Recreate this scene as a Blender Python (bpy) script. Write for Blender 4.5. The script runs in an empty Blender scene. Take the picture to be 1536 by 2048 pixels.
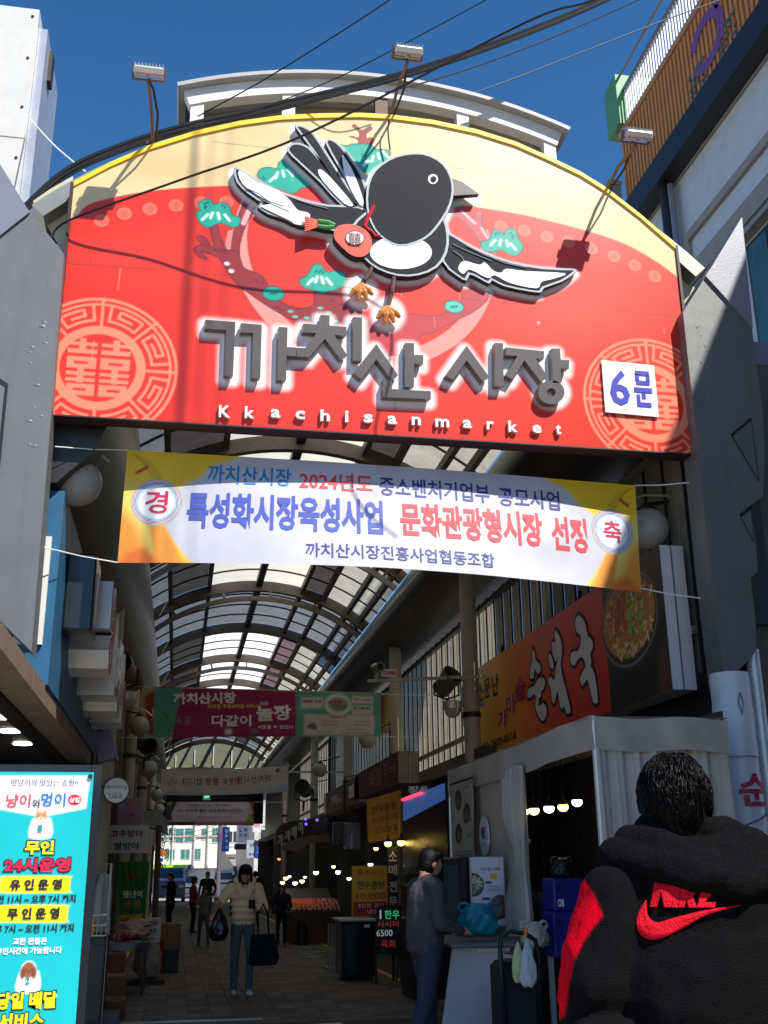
import bpy, bmesh, math, random
import numpy as np
from mathutils import Matrix, Vector, Euler
random.seed(7); RNG = np.random.default_rng(7)
scene = bpy.context.scene
# ---------------------------------------------------------------- camera
F, CXP, CYP = 2150., 768., 1024.
PITCH, YAW, ROLL, EYE = math.radians(18.54), math.radians(10.6), math.radians(0.6), 1.5
_f = Vector((math.sin(YAW)*math.cos(PITCH), math.cos(YAW)*math.cos(PITCH), math.sin(PITCH)))
_r0 = _f.cross(Vector((0, 0, 1))).normalized(); _u0 = _r0.cross(_f)
_r = math.cos(ROLL)*_r0 - math.sin(ROLL)*_u0; _u = math.cos(ROLL)*_u0 + math.sin(ROLL)*_r0
cd = bpy.data.cameras.new('camera'); cam = bpy.data.objects.new('camera', cd)
scene.collection.objects.link(cam); scene.camera = cam
cd.sensor_fit = 'VERTICAL'; cd.sensor_height = 36; cd.lens = 36*F/2048
cd.clip_start = 0.05; cd.clip_end = 2000
cam.matrix_world = Matrix(((_r.x, _u.x, -_f.x, 0), (_r.y, _u.y, -_f.y, 0), (_r.z, _u.z, -_f.z, EYE), (0, 0, 0, 1)))
# ---------------------------------------------------------------- light
SUN = Vector((-.62, 1, -1.3)).normalized()          # direction the light travels
world = bpy.data.worlds.new('World'); scene.world = world; world.use_nodes = True
wn = world.node_tree.nodes; wl = world.node_tree.links
sky = wn.new('ShaderNodeTexSky'); sky.sky_type = 'NISHITA'; sky.sun_disc = False
sky.sun_elevation = math.asin(-SUN.z)
sky.sun_rotation = math.atan2(-SUN.x, -SUN.y)
sky.altitude = 300; sky.air_density = 1.0; sky.dust_density = .3; sky.ozone_density = 4.0
hs = wn.new('ShaderNodeHueSaturation'); hs.inputs['Saturation'].default_value = 1.25; hs.inputs['Value'].default_value = 1.26
wl.new(sky.outputs[0], hs.inputs['Color']); wl.new(hs.outputs[0], wn['Background'].inputs[0]); wn['Background'].inputs[1].default_value = 0.084
sd = bpy.data.lights.new('sun', 'SUN'); sd.energy = 4.2; sd.angle = math.radians(.53); sd.color = (1, .955, .88)
so = bpy.data.objects.new('sun', sd); scene.collection.objects.link(so)
so.rotation_euler = SUN.to_track_quat('-Z', 'Y').to_euler(); so.location = (0, -20, 30)
scene.view_settings.view_transform = 'Standard'; scene.view_settings.look = 'None'
scene.view_settings.gamma = 1; scene.view_settings.use_curve_mapping = False
scene.view_settings.exposure = 0.6
# ---------------------------------------------------------------- helpers
def ray(px, py):
    px, py = float(px), float(py)
    return _f + (px-CXP)/F*_r - (py-CYP)/F*_u
def at(px, py, Y):                                   # photograph point carried to the upright plane y = Y
    d = ray(px, py); t = Y/d.y; return Vector((t*d.x, Y, EYE+t*d.z))
def atx(px, py, X):
    d = ray(px, py); t = X/d.x; return Vector((X, t*d.y, EYE+t*d.z))
def atz(px, py, Z):
    d = ray(px, py); t = (Z-EYE)/d.z; return Vector((t*d.x, t*d.y, Z))
def crop(x0, y0, s, pts): return [(x0+x*s, y0+y*s) for x, y in pts]
def L(c):                                            # sRGB 0..255 -> linear
    return tuple(((v/255.)/12.92 if v <= 10.3 else ((v/255.+.055)/1.055)**2.4) for v in c)
_mats = {}
def M(name, c=(128, 128, 128), rough=.6, metal=0., var=.12, scale=3., bump=0., bscale=40., emit=0., trans=0., spec=.5, dirt=0., ecol=None, alpha=1., streak=0.):
    if name in _mats: return _mats[name]
    m = bpy.data.materials.new(name); m.use_nodes = True; _mats[name] = m
    nt = m.node_tree; n = nt.nodes; l = nt.links; b = n['Principled BSDF']
    lin = L(c); b.inputs['Roughness'].default_value = rough; b.inputs['Metallic'].default_value = metal
    b.inputs['Specular IOR Level'].default_value = spec
    tc = n.new('ShaderNodeTexCoord')
    nz = n.new('ShaderNodeTexNoise'); nz.inputs['Scale'].default_value = scale; nz.inputs['Detail'].default_value = 5
    l.new(tc.outputs['Object'], nz.inputs['Vector'])
    cr = n.new('ShaderNodeValToRGB'); e = cr.color_ramp.elements
    e[0].position = .3; e[1].position = .7
    e[0].color = (*[v*(1-var) for v in lin], 1); e[1].color = (*[min(1, v*(1+var)) for v in lin], 1)
    l.new(nz.outputs['Fac'], cr.inputs['Fac']); col = cr.outputs['Color']
    if dirt or streak:
        n2 = n.new('ShaderNodeTexNoise'); n2.inputs['Scale'].default_value = 2.3 if not streak else 5.; n2.inputs['Detail'].default_value = 8; n2.inputs['Roughness'].default_value = .7
        if streak:
            mp = n.new('ShaderNodeMapping'); mp.inputs['Scale'].default_value = (1.6, 1.6, .12)
            l.new(tc.outputs['Object'], mp.inputs['Vector']); l.new(mp.outputs[0], n2.inputs['Vector'])
        else: l.new(tc.outputs['Object'], n2.inputs['Vector'])
        r2 = n.new('ShaderNodeValToRGB'); r2.color_ramp.elements[0].position = .5; r2.color_ramp.elements[1].position = .72
        l.new(n2.outputs['Fac'], r2.inputs['Fac'])
        mx = n.new('ShaderNodeMixRGB'); mm = n.new('ShaderNodeMath'); mm.operation = 'MULTIPLY'; mm.inputs[1].default_value = max(dirt, streak)
        l.new(r2.outputs[0], mm.inputs[0]); l.new(mm.outputs[0], mx.inputs[0]); l.new(col, mx.inputs[1])
        mx.inputs[2].default_value = (.07, .06, .05, 1); col = mx.outputs[0]
    l.new(col, b.inputs['Base Color'])
    if bump:
        nb = n.new('ShaderNodeTexNoise'); nb.inputs['Scale'].default_value = bscale; nb.inputs['Detail'].default_value = 4
        l.new(tc.outputs['Object'], nb.inputs['Vector'])
        bp = n.new('ShaderNodeBump'); bp.inputs['Strength'].default_value = bump; bp.inputs['Distance'].default_value = .02
        l.new(nb.outputs['Fac'], bp.inputs['Height']); l.new(bp.outputs[0], b.inputs['Normal'])
    if emit:
        b.inputs['Emission Color'].default_value = (*(L(ecol) if ecol else lin), 1); b.inputs['Emission Strength'].default_value = emit
    if alpha < 1: b.inputs['Alpha'].default_value = alpha
    if trans:
        tb = n.new('ShaderNodeBsdfTranslucent'); l.new(col, tb.inputs[0])
        ms = n.new('ShaderNodeMixShader'); ms.inputs[0].default_value = trans
        l.new(b.outputs[0], ms.inputs[1]); l.new(tb.outputs[0], ms.inputs[2]); l.new(ms.outputs[0], n['Material Output'].inputs[0])
    return m
def PR(name, rough=.45, trans=0., bump=0.):          # printed surface: colour comes from the sheet's own colour attribute
    if name in _mats: return _mats[name]
    m = M(name, (200, 200, 200), rough=rough, var=0, trans=trans, bump=bump, bscale=6)
    nt = m.node_tree; ca = nt.nodes.new('ShaderNodeVertexColor'); ca.layer_name = 'print'
    nz = nt.nodes.new('ShaderNodeTexNoise'); nz.inputs['Scale'].default_value = 2.5; nz.inputs['Detail'].default_value = 6
    tc = [x for x in nt.nodes if x.type == 'TEX_COORD'][0]; nt.links.new(tc.outputs['Object'], nz.inputs['Vector'])
    mr = nt.nodes.new('ShaderNodeMapRange'); mr.inputs[1].default_value = .3; mr.inputs[2].default_value = .7; mr.inputs[3].default_value = .88; mr.inputs[4].default_value = 1.04
    nt.links.new(nz.outputs['Fac'], mr.inputs[0])
    mx = nt.nodes.new('ShaderNodeMixRGB'); mx.blend_type = 'MULTIPLY'; mx.inputs[0].default_value = 1
    nt.links.new(ca.outputs[0], mx.inputs[1]); nt.links.new(mr.outputs[0], mx.inputs[2])
    nt.links.new(mx.outputs[0], nt.nodes['Principled BSDF'].inputs['Base Color'])
    for x in nt.nodes:
        if x.type == 'BSDF_TRANSLUCENT': nt.links.new(mx.outputs[0], x.inputs[0])
    return m
def link(o, parent=None):
    scene.collection.objects.link(o)
    if parent: o.parent = parent
    return o
def tag(o, label=None, cat=None, group=None, kind=None):
    if label: o['label'] = label
    if cat: o['category'] = cat
    if group: o['group'] = group
    if kind: o['kind'] = kind
    return o
def thing(name, label, cat, loc=(0, 0, 0), group=None, rz=0):
    o = bpy.data.objects.new(name, None); o.location = loc; o.rotation_euler.z = rz; o.empty_display_size = .2
    link(o); return tag(o, label, cat, group)
def dup(root, loc=None, label=None, rz=None, parent=None):
    r = root.copy(); link(r, parent)
    if loc is not None: r.location = loc
    if rz is not None: r.rotation_euler.z = rz
    if label: r['label'] = label
    for ch in list(root.children): dup(ch, parent=r)
    return r
class MB:                                            # collects shapes, links them as ONE mesh object
    def __init__(s, o=(0, 0, 0)): s.v = []; s.f = []; s.m = []; s.T = Matrix.Translation(-Vector(o)); s.k = 0; s.col = None
    def add(s, vs, fs, k=None):
        b = len(s.v); T = s.T
        s.v += [tuple(T @ Vector(v)) for v in vs]; s.f += [tuple(b+i for i in f) for f in fs]; s.m += [s.k if k is None else k]*len(fs); return s
    def box(s, x0, x1, y0, y1, z0, z1, k=None):
        return s.add([(x0, y0, z0), (x1, y0, z0), (x1, y1, z0), (x0, y1, z0), (x0, y0, z1), (x1, y0, z1), (x1, y1, z1), (x0, y1, z1)],
                     [(0, 3, 2, 1), (4, 5, 6, 7), (0, 1, 5, 4), (1, 2, 6, 5), (2, 3, 7, 6), (3, 0, 4, 7)], k)
    def rbox(s, x0, x1, y0, y1, z0, z1, b=.01, k=None):   # box with chamfered upright edges and top
        P = lambda i: [(x0+i, y0+b+i*0), (x0+b+i*0, y0+i), (x1-b, y0+i), (x1-i, y0+b), (x1-i, y1-b), (x1-b, y1-i), (x0+b, y1-i), (x0+i, y1-b)]
        Q = [(x0+b, y0+b*1.4), (x0+b*1.4, y0+b), (x1-b*1.4, y0+b), (x1-b, y0+b*1.4), (x1-b, y1-b*1.4), (x1-b*1.4, y1-b), (x0+b*1.4, y1-b), (x0+b, y1-b*1.4)]
        R = [Q, P(0), P(0), Q]; Z = [z0, z0+b, z1-b, z1]
        v = [(x, y, z) for ring, z in zip(R, Z) for x, y in ring]; f = [tuple(range(7, -1, -1)), tuple(range(24, 32))]
        for j in range(3):
            for i in range(8): f.append((j*8+i, j*8+(i+1) % 8, j*8+8+(i+1) % 8, j*8+8+i))
        return s.add(v, f, k)
    def bar(s, p, q, w, h=None, k=None, up=(0, 0, 1)):
        h = h or w; p = Vector(p); q = Vector(q); d = (q-p).normalized(); u = Vector(up)
        if abs(d.dot(u)) > .99: u = Vector((0, 1, 0))
        a = d.cross(u).normalized()*w/2; b = a.cross(d).normalized()*h/2
        return s.add([p-a-b, p+a-b, p+a+b, p-a+b, q-a-b, q+a-b, q+a+b, q-a+b], [(0, 1, 2, 3), (7, 6, 5, 4), (0, 4, 5, 1), (1, 5, 6, 2), (2, 6, 7, 3), (3, 7, 4, 0)], k)
    def tube(s, pts, r, n=8, k=None, caps=True):
        pts = [Vector(p) for p in pts]; R = r if isinstance(r, (list, tuple)) else [r]*len(pts); v = []; f = []; up = None
        for i, p in enumerate(pts):
            d = (pts[min(i+1, len(pts)-1)]-pts[max(i-1, 0)]).normalized()
            if up is None: up = Vector((0, 0, 1)) if abs(d.z) < .9 else Vector((1, 0, 0))
            a = d.cross(up).normalized(); up = a.cross(d).normalized()
            for j in range(n): t = 2*math.pi*j/n; v.append(p+a*math.cos(t)*R[i]+up*math.sin(t)*R[i])
        for i in range(len(pts)-1):
            for j in range(n): f.append((i*n+j, i*n+(j+1) % n, i*n+n+(j+1) % n, i*n+n+j))
        if caps: f += [tuple(range(n-1, -1, -1)), tuple(range(len(v)-n, len(v)))]
        return s.add(v, f, k)
    def lathe(s, prof, c=(0, 0, 0), n=16, k=None, axis='z'):  # prof: (radius, height)
        c = Vector(c); v = []; f = []
        for r, h in prof:
            for j in range(n):
                t = 2*math.pi*j/n; a, b = r*math.cos(t), r*math.sin(t)
                v.append(c+Vector((a, b, h) if axis == 'z' else ((h, a, b) if axis == 'x' else (a, h, -b))))
        for i in range(len(prof)-1):
            for j in range(n): f.append((i*n+j, i*n+(j+1) % n, i*n+n+(j+1) % n, i*n+n+j))
        f += [tuple(range(n-1, -1, -1)), tuple(range(len(v)-n, len(v)))]
        return s.add(v, f, k)
    def ball(s, c, r, n=14, m=8, k=None, sz=(1, 1, 1)):
        c = Vector(c); v = [c+Vector((0, 0, -r*sz[2]))]; f = []
        for i in range(1, m):
            ph = -math.pi/2+math.pi*i/m
            for j in range(n): t = 2*math.pi*j/n; v.append(c+Vector((r*sz[0]*math.cos(ph)*math.cos(t), r*sz[1]*math.cos(ph)*math.sin(t), r*sz[2]*math.sin(ph))))
        v.append(c+Vector((0, 0, r*sz[2])))
        for j in range(n):
            f.append((0, 1+(j+1) % n, 1+j)); f.append((len(v)-1, len(v)-1-n+j, len(v)-1-n+(j+1) % n))
        for i in range(m-2):
            for j in range(n): a = 1+i*n; f.append((a+j, a+(j+1) % n, a+n+(j+1) % n, a+n+j))
        return s.add(v, f, k)
    def prism(s, poly, d, k=None, ks=None):          # poly: 3-D points of the front face; d: vector to the back face
        from mathutils.geometry import tessellate_polygon
        d = Vector(d); P = [Vector(p) for p in poly]; n = len(P); tri = tessellate_polygon([P])
        nn = Vector((0, 0, 0))
        for i in range(n): nn += P[i].cross(P[(i+1) % n])
        if nn.dot(d) > 0: P = P[::-1]; tri = [tuple(n-1-i for i in t) for t in tri]
        nrm = Vector((0, 0, 0))
        for i in range(n): nrm += P[i].cross(P[(i+1) % n])
        T = []
        for a, b, c in tri: T.append((a, b, c) if (P[b]-P[a]).cross(P[c]-P[a]).dot(nrm) > 0 else (a, c, b))
        s.add(P, T, k); s.add([p+d for p in P], [t[::-1] for t in T], k)
        s.add(P+[p+d for p in P], [(i, i+n, (i+1) % n+n, (i+1) % n) for i in range(n)], k if ks is None else ks); return s
    def cloth(s, fn, nu, nv, k=None, th=0):          # fn(u,v)->point; th: thickness along +y
        for off, flip in (((0, False), (th, True)) if th else ((0, False),)):
            v = [Vector(fn(i/nu, j/nv))+Vector((0, off, 0)) for j in range(nv+1) for i in range(nu+1)]
            f = [(j*(nu+1)+i, j*(nu+1)+i+1, (j+1)*(nu+1)+i+1, (j+1)*(nu+1)+i) for j in range(nv) for i in range(nu)]
            s.add(v, [q[::-1] for q in f] if flip else f, k)
        return s
    def text(s, st, o, w, h, xd=(1, 0, 0), yd=(0, 0, 1), bold=0., depth=0., k=None, shear=0., center=True, just=None):
        V, Fc = text_geo(st, bold, depth > 0, shear); o = Vector(o); xd = Vector(xd).normalized(); yd = Vector(yd).normalized(); nd = xd.cross(yd)
        x0, x1 = V[:, 0].min(), V[:, 0].max(); y0, y1 = V[:, 1].min(), V[:, 1].max()
        if w is None: w = h*(x1-x0)/(y1-y0)
        sx, sy = w/(x1-x0), h/(y1-y0); cx, cy = ((x0+x1)/2, (y0+y1)/2) if center else (x0, y0)
        mirror = nd  # front faces +z of text -> nd
        vs = [o+xd*((a-cx)*sx)+yd*((b-cy)*sy)+nd*((c*2)*depth if depth else .0) for a, b, c in V]
        return s.add(vs, Fc, k)
    def build(s, name, mats, parent=None, smooth=False, loc=None):
        me = bpy.data.meshes.new(name); me.from_pydata(s.v, [], s.f)
        mats = mats if isinstance(mats, (list, tuple)) else [mats]
        for m in mats: me.materials.append(m)
        if len(mats) > 1: me.polygons.foreach_set('material_index', s.m)
        if smooth: me.polygons.foreach_set('use_smooth', [True]*len(s.f)); me.set_sharp_from_angle(angle=math.radians(40)) if smooth != 2 else None
        me.update(); o = bpy.data.objects.new(name, me)
        if loc is not None: o.location = loc
        return link(o, parent)
_side = bpy.data.scenes.new('workbench')
def eval_mesh(o):                                    # evaluates one object away from the main scene (quick)
    _side.collection.objects.link(o)
    with bpy.context.temp_override(scene=_side, view_layer=_side.view_layers[0]):
        dg = bpy.context.evaluated_depsgraph_get(); me = bpy.data.meshes.new_from_object(o.evaluated_get(dg))
    _side.collection.objects.unlink(o); return me
_tc = {}
def text_geo(st, bold=0., solid=False, shear=0.):
    key = (st, bold, solid, shear)
    if key in _tc: return _tc[key]
    c = bpy.data.curves.new('t', 'FONT'); c.body = st; c.size = 1; c.offset = bold; c.extrude = .5 if solid else 0; c.shear = shear; c.resolution_u = 2; c.space_line = .95
    c.align_x = 'CENTER'
    o = bpy.data.objects.new('t', c); me = eval_mesh(o)
    V = np.empty(len(me.vertices)*3); me.vertices.foreach_get('co', V); V = V.reshape(-1, 3)
    Fc = [tuple(p.vertices) for p in me.polygons]
    bpy.data.objects.remove(o); bpy.data.curves.remove(c); bpy.data.meshes.remove(me)
    _tc[key] = (V, Fc); return _tc[key]
class Sheet:                                          # a finely divided printed sheet painted vertex by vertex
    def __init__(s, w, h, step, base=(255, 255, 255)):
        s.w, s.h = w, h; s.nx, s.ny = max(2, int(w/step)), max(2, int(h/step)); s.px = w/s.nx
        s.X, s.Y = np.meshgrid(np.linspace(0, w, s.nx+1), np.linspace(0, h, s.ny+1)); s.C = np.ones((s.ny+1, s.nx+1, 3))*np.array(L(base))
    def _mix(s, sl, a, c, lin=False):
        c = np.array(c if lin else L(c)); s.C[sl] = s.C[sl]*(1-a[..., None])+c*a[..., None]
    def win(s, P, pad):
        P = np.array(P); i0 = max(0, int((P[:, 0].min()-pad)/s.w*s.nx)); i1 = min(s.nx+1, int((P[:, 0].max()+pad)/s.w*s.nx)+2)
        j0 = max(0, int((P[:, 1].min()-pad)/s.h*s.ny)); j1 = min(s.ny+1, int((P[:, 1].max()+pad)/s.h*s.ny)+2)
        return (slice(j0, max(j1, j0)), slice(i0, max(i1, i0)))
    def sdf(s, P, sl):
        X, Y = s.X[sl], s.Y[sl]; d = np.full(X.shape, 1e9); ins = np.zeros(X.shape, bool); n = len(P)
        for i in range(n):
            ax, ay = P[i]; bx, by = P[(i+1) % n]; ex, ey = bx-ax, by-ay; l2 = ex*ex+ey*ey+1e-12
            t = np.clip(((X-ax)*ex+(Y-ay)*ey)/l2, 0, 1); d = np.minimum(d, (X-ax-t*ex)**2+(Y-ay-t*ey)**2)
            if ey != 0:
                cnd = ((ay > Y) != (by > Y)); ins ^= cnd & (X < ex*(Y-ay)/ey+ax)
        d = np.sqrt(d); return np.where(ins, -d, d)
    def poly(s, P, c, feather=0, a=1., lin=False):
        sl = s.win(P, feather+2*s.px)
        if s.X[sl].size == 0: return s
        sd = s.sdf(P, sl); al = np.clip(.5-sd/max(s.px, feather), 0, 1)*a; s._mix(sl, al, c, lin); return s
    def glow(s, P, c, r0, r1, a=1.):
        sl = s.win(P, r1+s.px)
        if s.X[sl].size == 0: return s
        sd = s.sdf(P, sl); al = np.clip((r1-sd)/(r1-r0), 0, 1); al = al*al*(3-2*al)*a; s._mix(sl, al, c); return s
    def line(s, pts, w, c, a=1.):
        sl = s.win(pts, w+2*s.px); X, Y = s.X[sl], s.Y[sl]
        if X.size == 0: return s
        d = np.full(X.shape, 1e9)
        for (ax, ay), (bx, by) in zip(pts[:-1], pts[1:]):
            ex, ey = bx-ax, by-ay; l2 = ex*ex+ey*ey+1e-12; t = np.clip(((X-ax)*ex+(Y-ay)*ey)/l2, 0, 1); d = np.minimum(d, (X-ax-t*ex)**2+(Y-ay-t*ey)**2)
        s._mix(sl, np.clip(.5-(np.sqrt(d)-w/2)/s.px, 0, 1)*a, c); return s
    def disc(s, x, y, r, c, ry=None, r_in=None, a=1., feather=0):
        ry = ry or r; sl = s.win([(x-r, y-ry), (x+r, y+ry)], 2*s.px+feather); X, Y = s.X[sl], s.Y[sl]
        if X.size == 0: return s
        d = (np.sqrt(((X-x)/r)**2+((Y-y)/ry)**2)-1)*min(r, ry); f = max(s.px, feather); al = np.clip(.5-d/f, 0, 1)
        if r_in is not None: al *= np.clip(.5+(d+min(r, ry)-r_in)/f, 0, 1)
        s._mix(sl, al*a, c); return s
    def noise(s, x0, x1, y0, y1, cols, n, rr, seed=1, mask=None):
        g = random.Random(seed)
        for _ in range(n):
            x, y = g.uniform(x0, x1), g.uniform(y0, y1)
            if mask and not mask(x, y): continue
            a = g.uniform(0, 3.14); l = g.uniform(*rr); s.line([(x-l*math.cos(a), y-l*math.sin(a)), (x+l*math.cos(a), y+l*math.sin(a))], l*g.uniform(.3, .9), g.choice(cols))
        return s
    def build(s, name, fn, mat, parent=None, keep=None, smooth=False):   # fn(x,y arrays)->(X,Y,Z) arrays
        X, Y, Z = fn(s.X, s.Y); V = np.stack([X, Y, Z], -1).reshape(-1, 3); nx, ny = s.nx, s.ny
        i, j = np.meshgrid(np.arange(nx), np.arange(ny)); a = (j*(nx+1)+i).ravel(); Q = np.stack([a, a+1, a+nx+2, a+nx+1], -1)
        if keep is not None:
            kk = keep(s.X, s.Y).ravel(); Q = Q[kk[Q].all(1)]
        me = bpy.data.meshes.new(name); me.vertices.add(len(V)); me.vertices.foreach_set('co', V.astype(np.float32).ravel())
        me.loops.add(Q.size); me.loops.foreach_set('vertex_index', Q.astype(np.int32).ravel())
        me.polygons.add(len(Q)); me.polygons.foreach_set('loop_start', np.arange(0, Q.size, 4, dtype=np.int32))
        if smooth: me.polygons.foreach_set('use_smooth', [True]*len(Q))
        ca = me.color_attributes.new('print', 'FLOAT_COLOR', 'POINT')
        ca.data.foreach_set('color', np.concatenate([s.C.reshape(-1, 3), np.ones((len(V), 1))], 1).astype(np.float32).ravel())
        me.update(calc_edges=True); me.validate(); me.materials.append(mat)
        return link(bpy.data.objects.new(name, me), parent)
def smooth_path(pts, n=4, closed=True):               # Catmull-Rom
    P = [np.array(p, float) for p in pts]; N = len(P); out = []
    for i in range(N if closed else N-1):
        p0, p1, p2, p3 = (P[(i-1) % N], P[i], P[(i+1) % N], P[(i+2) % N]) if closed else (P[max(i-1, 0)], P[i], P[i+1], P[min(i+2, N-1)])
        for j in range(n):
            t = j/n; out.append(tuple(.5*((2*p1)+(-p0+p2)*t+(2*p0-5*p1+4*p2-p3)*t*t+(-p0+3*p1-3*p2+p3)*t**3)))
    if not closed: out.append(tuple(P[-1]))
    return out
# ================================================================ setting
asph = M('asphalt', (160, 152, 142), .9, var=.25, scale=1.2, bump=.3, bscale=60, dirt=.3)
g = MB(); g.add([(-400, -400, -.012), (400, -400, -.012), (400, 500, -.012), (-400, 500, -.012)], [(0, 1, 2, 3)])
tag(g.build('ground', asph), kind='structure')
fl = MB(); fl.box(-1.3, 5.2, 9.2, 64.5, -.01, 0); floor = tag(fl.build('alley_floor', M('mortar', (62, 58, 53), .95, bump=.3)), kind='structure')
pv = [M('paver_a', (96, 90, 82), .82, var=.3, scale=6, bump=.35, bscale=50, dirt=.4), M('paver_b', (84, 80, 74), .82, var=.3, scale=6, bump=.35, bscale=50, dirt=.4),
      M('paver_c', (106, 98, 88), .82, var=.3, scale=6, bump=.35, bscale=50, dirt=.4)]
def paver_mb(x, y, w, d, h):
    m = MB(); e = .004
    m.add([(x, y, 0), (x+w, y, 0), (x+w, y+d, 0), (x, y+d, 0), (x+e, y+e, h), (x+w-e, y+e, h), (x+w-e, y+d-e, h), (x+e, y+d-e, h)], [(0, 1, 5, 4), (1, 2, 6, 5), (2, 3, 7, 6), (3, 0, 4, 7), (4, 5, 6, 7)]); return m
proto = []
for i in range(3): proto.append(paver_mb(0, 0, .246, .246, .006).build('paving_stone', pv[i], floor))
used = set(); n = 0; rest = MB()
for j in range(205):
    for i in range(16):
        x = -.78+i*.25; y = 12.5+j*.25; k = random.randrange(3)
        if n < 290:
            if k not in used: o = proto[k]; used.add(k)
            else: o = link(proto[k].copy(), floor)
            o.location = (x, y, random.uniform(-.001, .001)); o.rotation_euler.x = random.uniform(-.003, .003); n += 1
        else:
            m = paver_mb(x, y, .246, .246, .006+random.uniform(-.001, .001)); rest.add(m.v, m.f, k)
tag(rest.build('paving_stone', pv, floor), kind='stuff')
ye = M('yellow_line_paint', (190, 140, 40), .7, var=.3, dirt=.5)
for x in (-.88, 3.28):
    m = MB(); m.box(x-.05, x+.05, 9.3, 62, 0, .012); m.build('yellow_line', ye, floor)
m = MB(); m.box(-.8, 1.0, 12.78, 12.86, .0, .018); m.build('pale_strip', M('strip_metal', (150, 150, 148), .4, .8), floor)  # thin raised pale strip across the paving
# ---------------------------------------------------------------- arcade roof
XC, RA, ZC = 1.77, 4.7, 4.1
def arc(a, r=RA, Y=0): a = math.radians(a); return (XC+r*math.sin(a), Y, ZC+r*math.cos(a))
steel = M('rib_paint', (120, 110, 100), .55, var=.2, dirt=.35, bump=.1); dsteel = M('dark_steel', (48, 44, 42), .5, .3, dirt=.2)
roof = thing('arcade_roof', 'long arched market roof of pale sheets on curved brown steel ribs above the alley', 'roof', (XC, 9.3, 0))
O = roof.location
ribs = [9.6]+[12.5+5*i for i in range(11)]
def beam(Y, r0, r1, w, a0=-39, a1=39, n=26):
    m = MB(O); v = []; f = []
    for i in range(n+1):
        a = a0+(a1-a0)*i/n
        for r, y in ((r0, Y-w/2), (r0, Y+w/2), (r1, Y+w/2), (r1, Y-w/2)): v.append(arc(a, r, y))
    for i in range(n):
        for j in range(4): f.append((i*4+j, i*4+(j+1) % 4, i*4+4+(j+1) % 4, i*4+4+j))
    f += [(3, 2, 1, 0), (n*4, n*4+1, n*4+2, n*4+3)]; m.add(v, f); return m
for i, Y in enumerate(ribs):
    beam(Y, RA-.28, RA-.02, .16).build('rib', steel, roof)
    if i in (3, 4, 6): beam(Y-.35, RA-.62, RA-.5, .07).build('tie_arch', M('tie_chrome', (150, 148, 150), .25, .7) if i == 3 else steel, roof)
    if i in (3, 4, 6):
        m = MB(O)
        for a in (-30, -12, 4, 20, 34): m.bar(arc(a, RA-.5, Y-.35), arc(a, RA-.25, Y), .05)
        m.build('hanger_rods', steel, roof)
cols = [-39, -29, -16, .2, 14.5, 22, 31, 39]
for a in cols[1:-1] + [-36, 36]:
    m = MB(O); w = .16 if a == .2 else .1
    x, _, z = arc(a, RA-.1); m.box(x-w/2, x+w/2, 9.4, 64, z-.07, z+.08); m.build('purlin', dsteel if a == .2 else steel, roof)
pm = {'b': M('sheet_bright', (228, 222, 200), .5, trans=.75, var=.06, dirt=.12), 'g': M('sheet_grey', (128, 130, 132), .6, trans=.6, var=.1, dirt=.3), 'w': M('sheet_clear', (250, 248, 240), .3, trans=.92, var=.03, dirt=.06),
      'd': M('sheet_dark', (100, 94, 90), .7, trans=.3, var=.2, dirt=.3), 'l': M('sheet_pale', (186, 182, 166), .6, trans=.6, var=.1, dirt=.3), 'p': M('sheet_pink', (150, 122, 124), .6, trans=.4, var=.15, dirt=.3)}
pat = {0: 'gdbbdll', 1: 'gdbbdll', 2: 'gdbbdll', 3: 'gdbbdll', 4: 'ggggggg', 5: 'gdwwpll', 6: 'ddwwpll', 7: 'ddwwdll', 8: 'ddggdll', 9: 'ddggdgl', 10: 'ddggdgl'}
for j in range(len(ribs)-1):
    y0, y1 = ribs[j]+.02, ribs[j+1]-.02
    for i in range(7):
        a0, a1 = cols[i]+.15, cols[i+1]-.15; m = MB(O); v = []; nn = 6
        for q in range(nn+1):
            a = a0+(a1-a0)*q/nn
            for y in (y0, y1): v.append(arc(a, RA, y))
        f = [(q*2, q*2+1, q*2+3, q*2+2) for q in range(nn)]
        m.add(v, f).build('roof_sheet', pm[pat[j][i]], roof)
    for q in range(1, 4): beam(y0+(y1-y0)*q/4, RA-.05, RA-.01, .022, n=20).build('glazing_bar', dsteel, roof)
# far end gable of the vault
gb = MB(O); v = [arc(-39+78*i/16, RA-.05, 63.7) for i in range(17)]; gb.prism([(v[0][0], 63.7, 6.2)]+v+[(v[-1][0], 63.7, 6.2)], (0, .05, 0)); gb.build('gable_sheet', M('gable', (112, 114, 94), .6, trans=.12), roof)
for i in range(5):
    m = MB(O); x = -.3+i*1.05; m.box(x-.03, x+.03, 63.6, 63.66, 6.2, 7.9+.7*(1-abs(i-2)/2)); m.build('gable_mullion', cream_ := M('mullion_pale', (190, 190, 176), .5), roof)
m = MB(O); m.box(-1.1, 4.7, 63.5, 63.56, 7.2, 7.26); m.build('gable_rail', cream_, roof)
m = MB(O); m.box(-1.2, 4.75, 63.9, 64.1, 4.2, 6.2); m.build('gable_wall', dsteel, roof)
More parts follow.
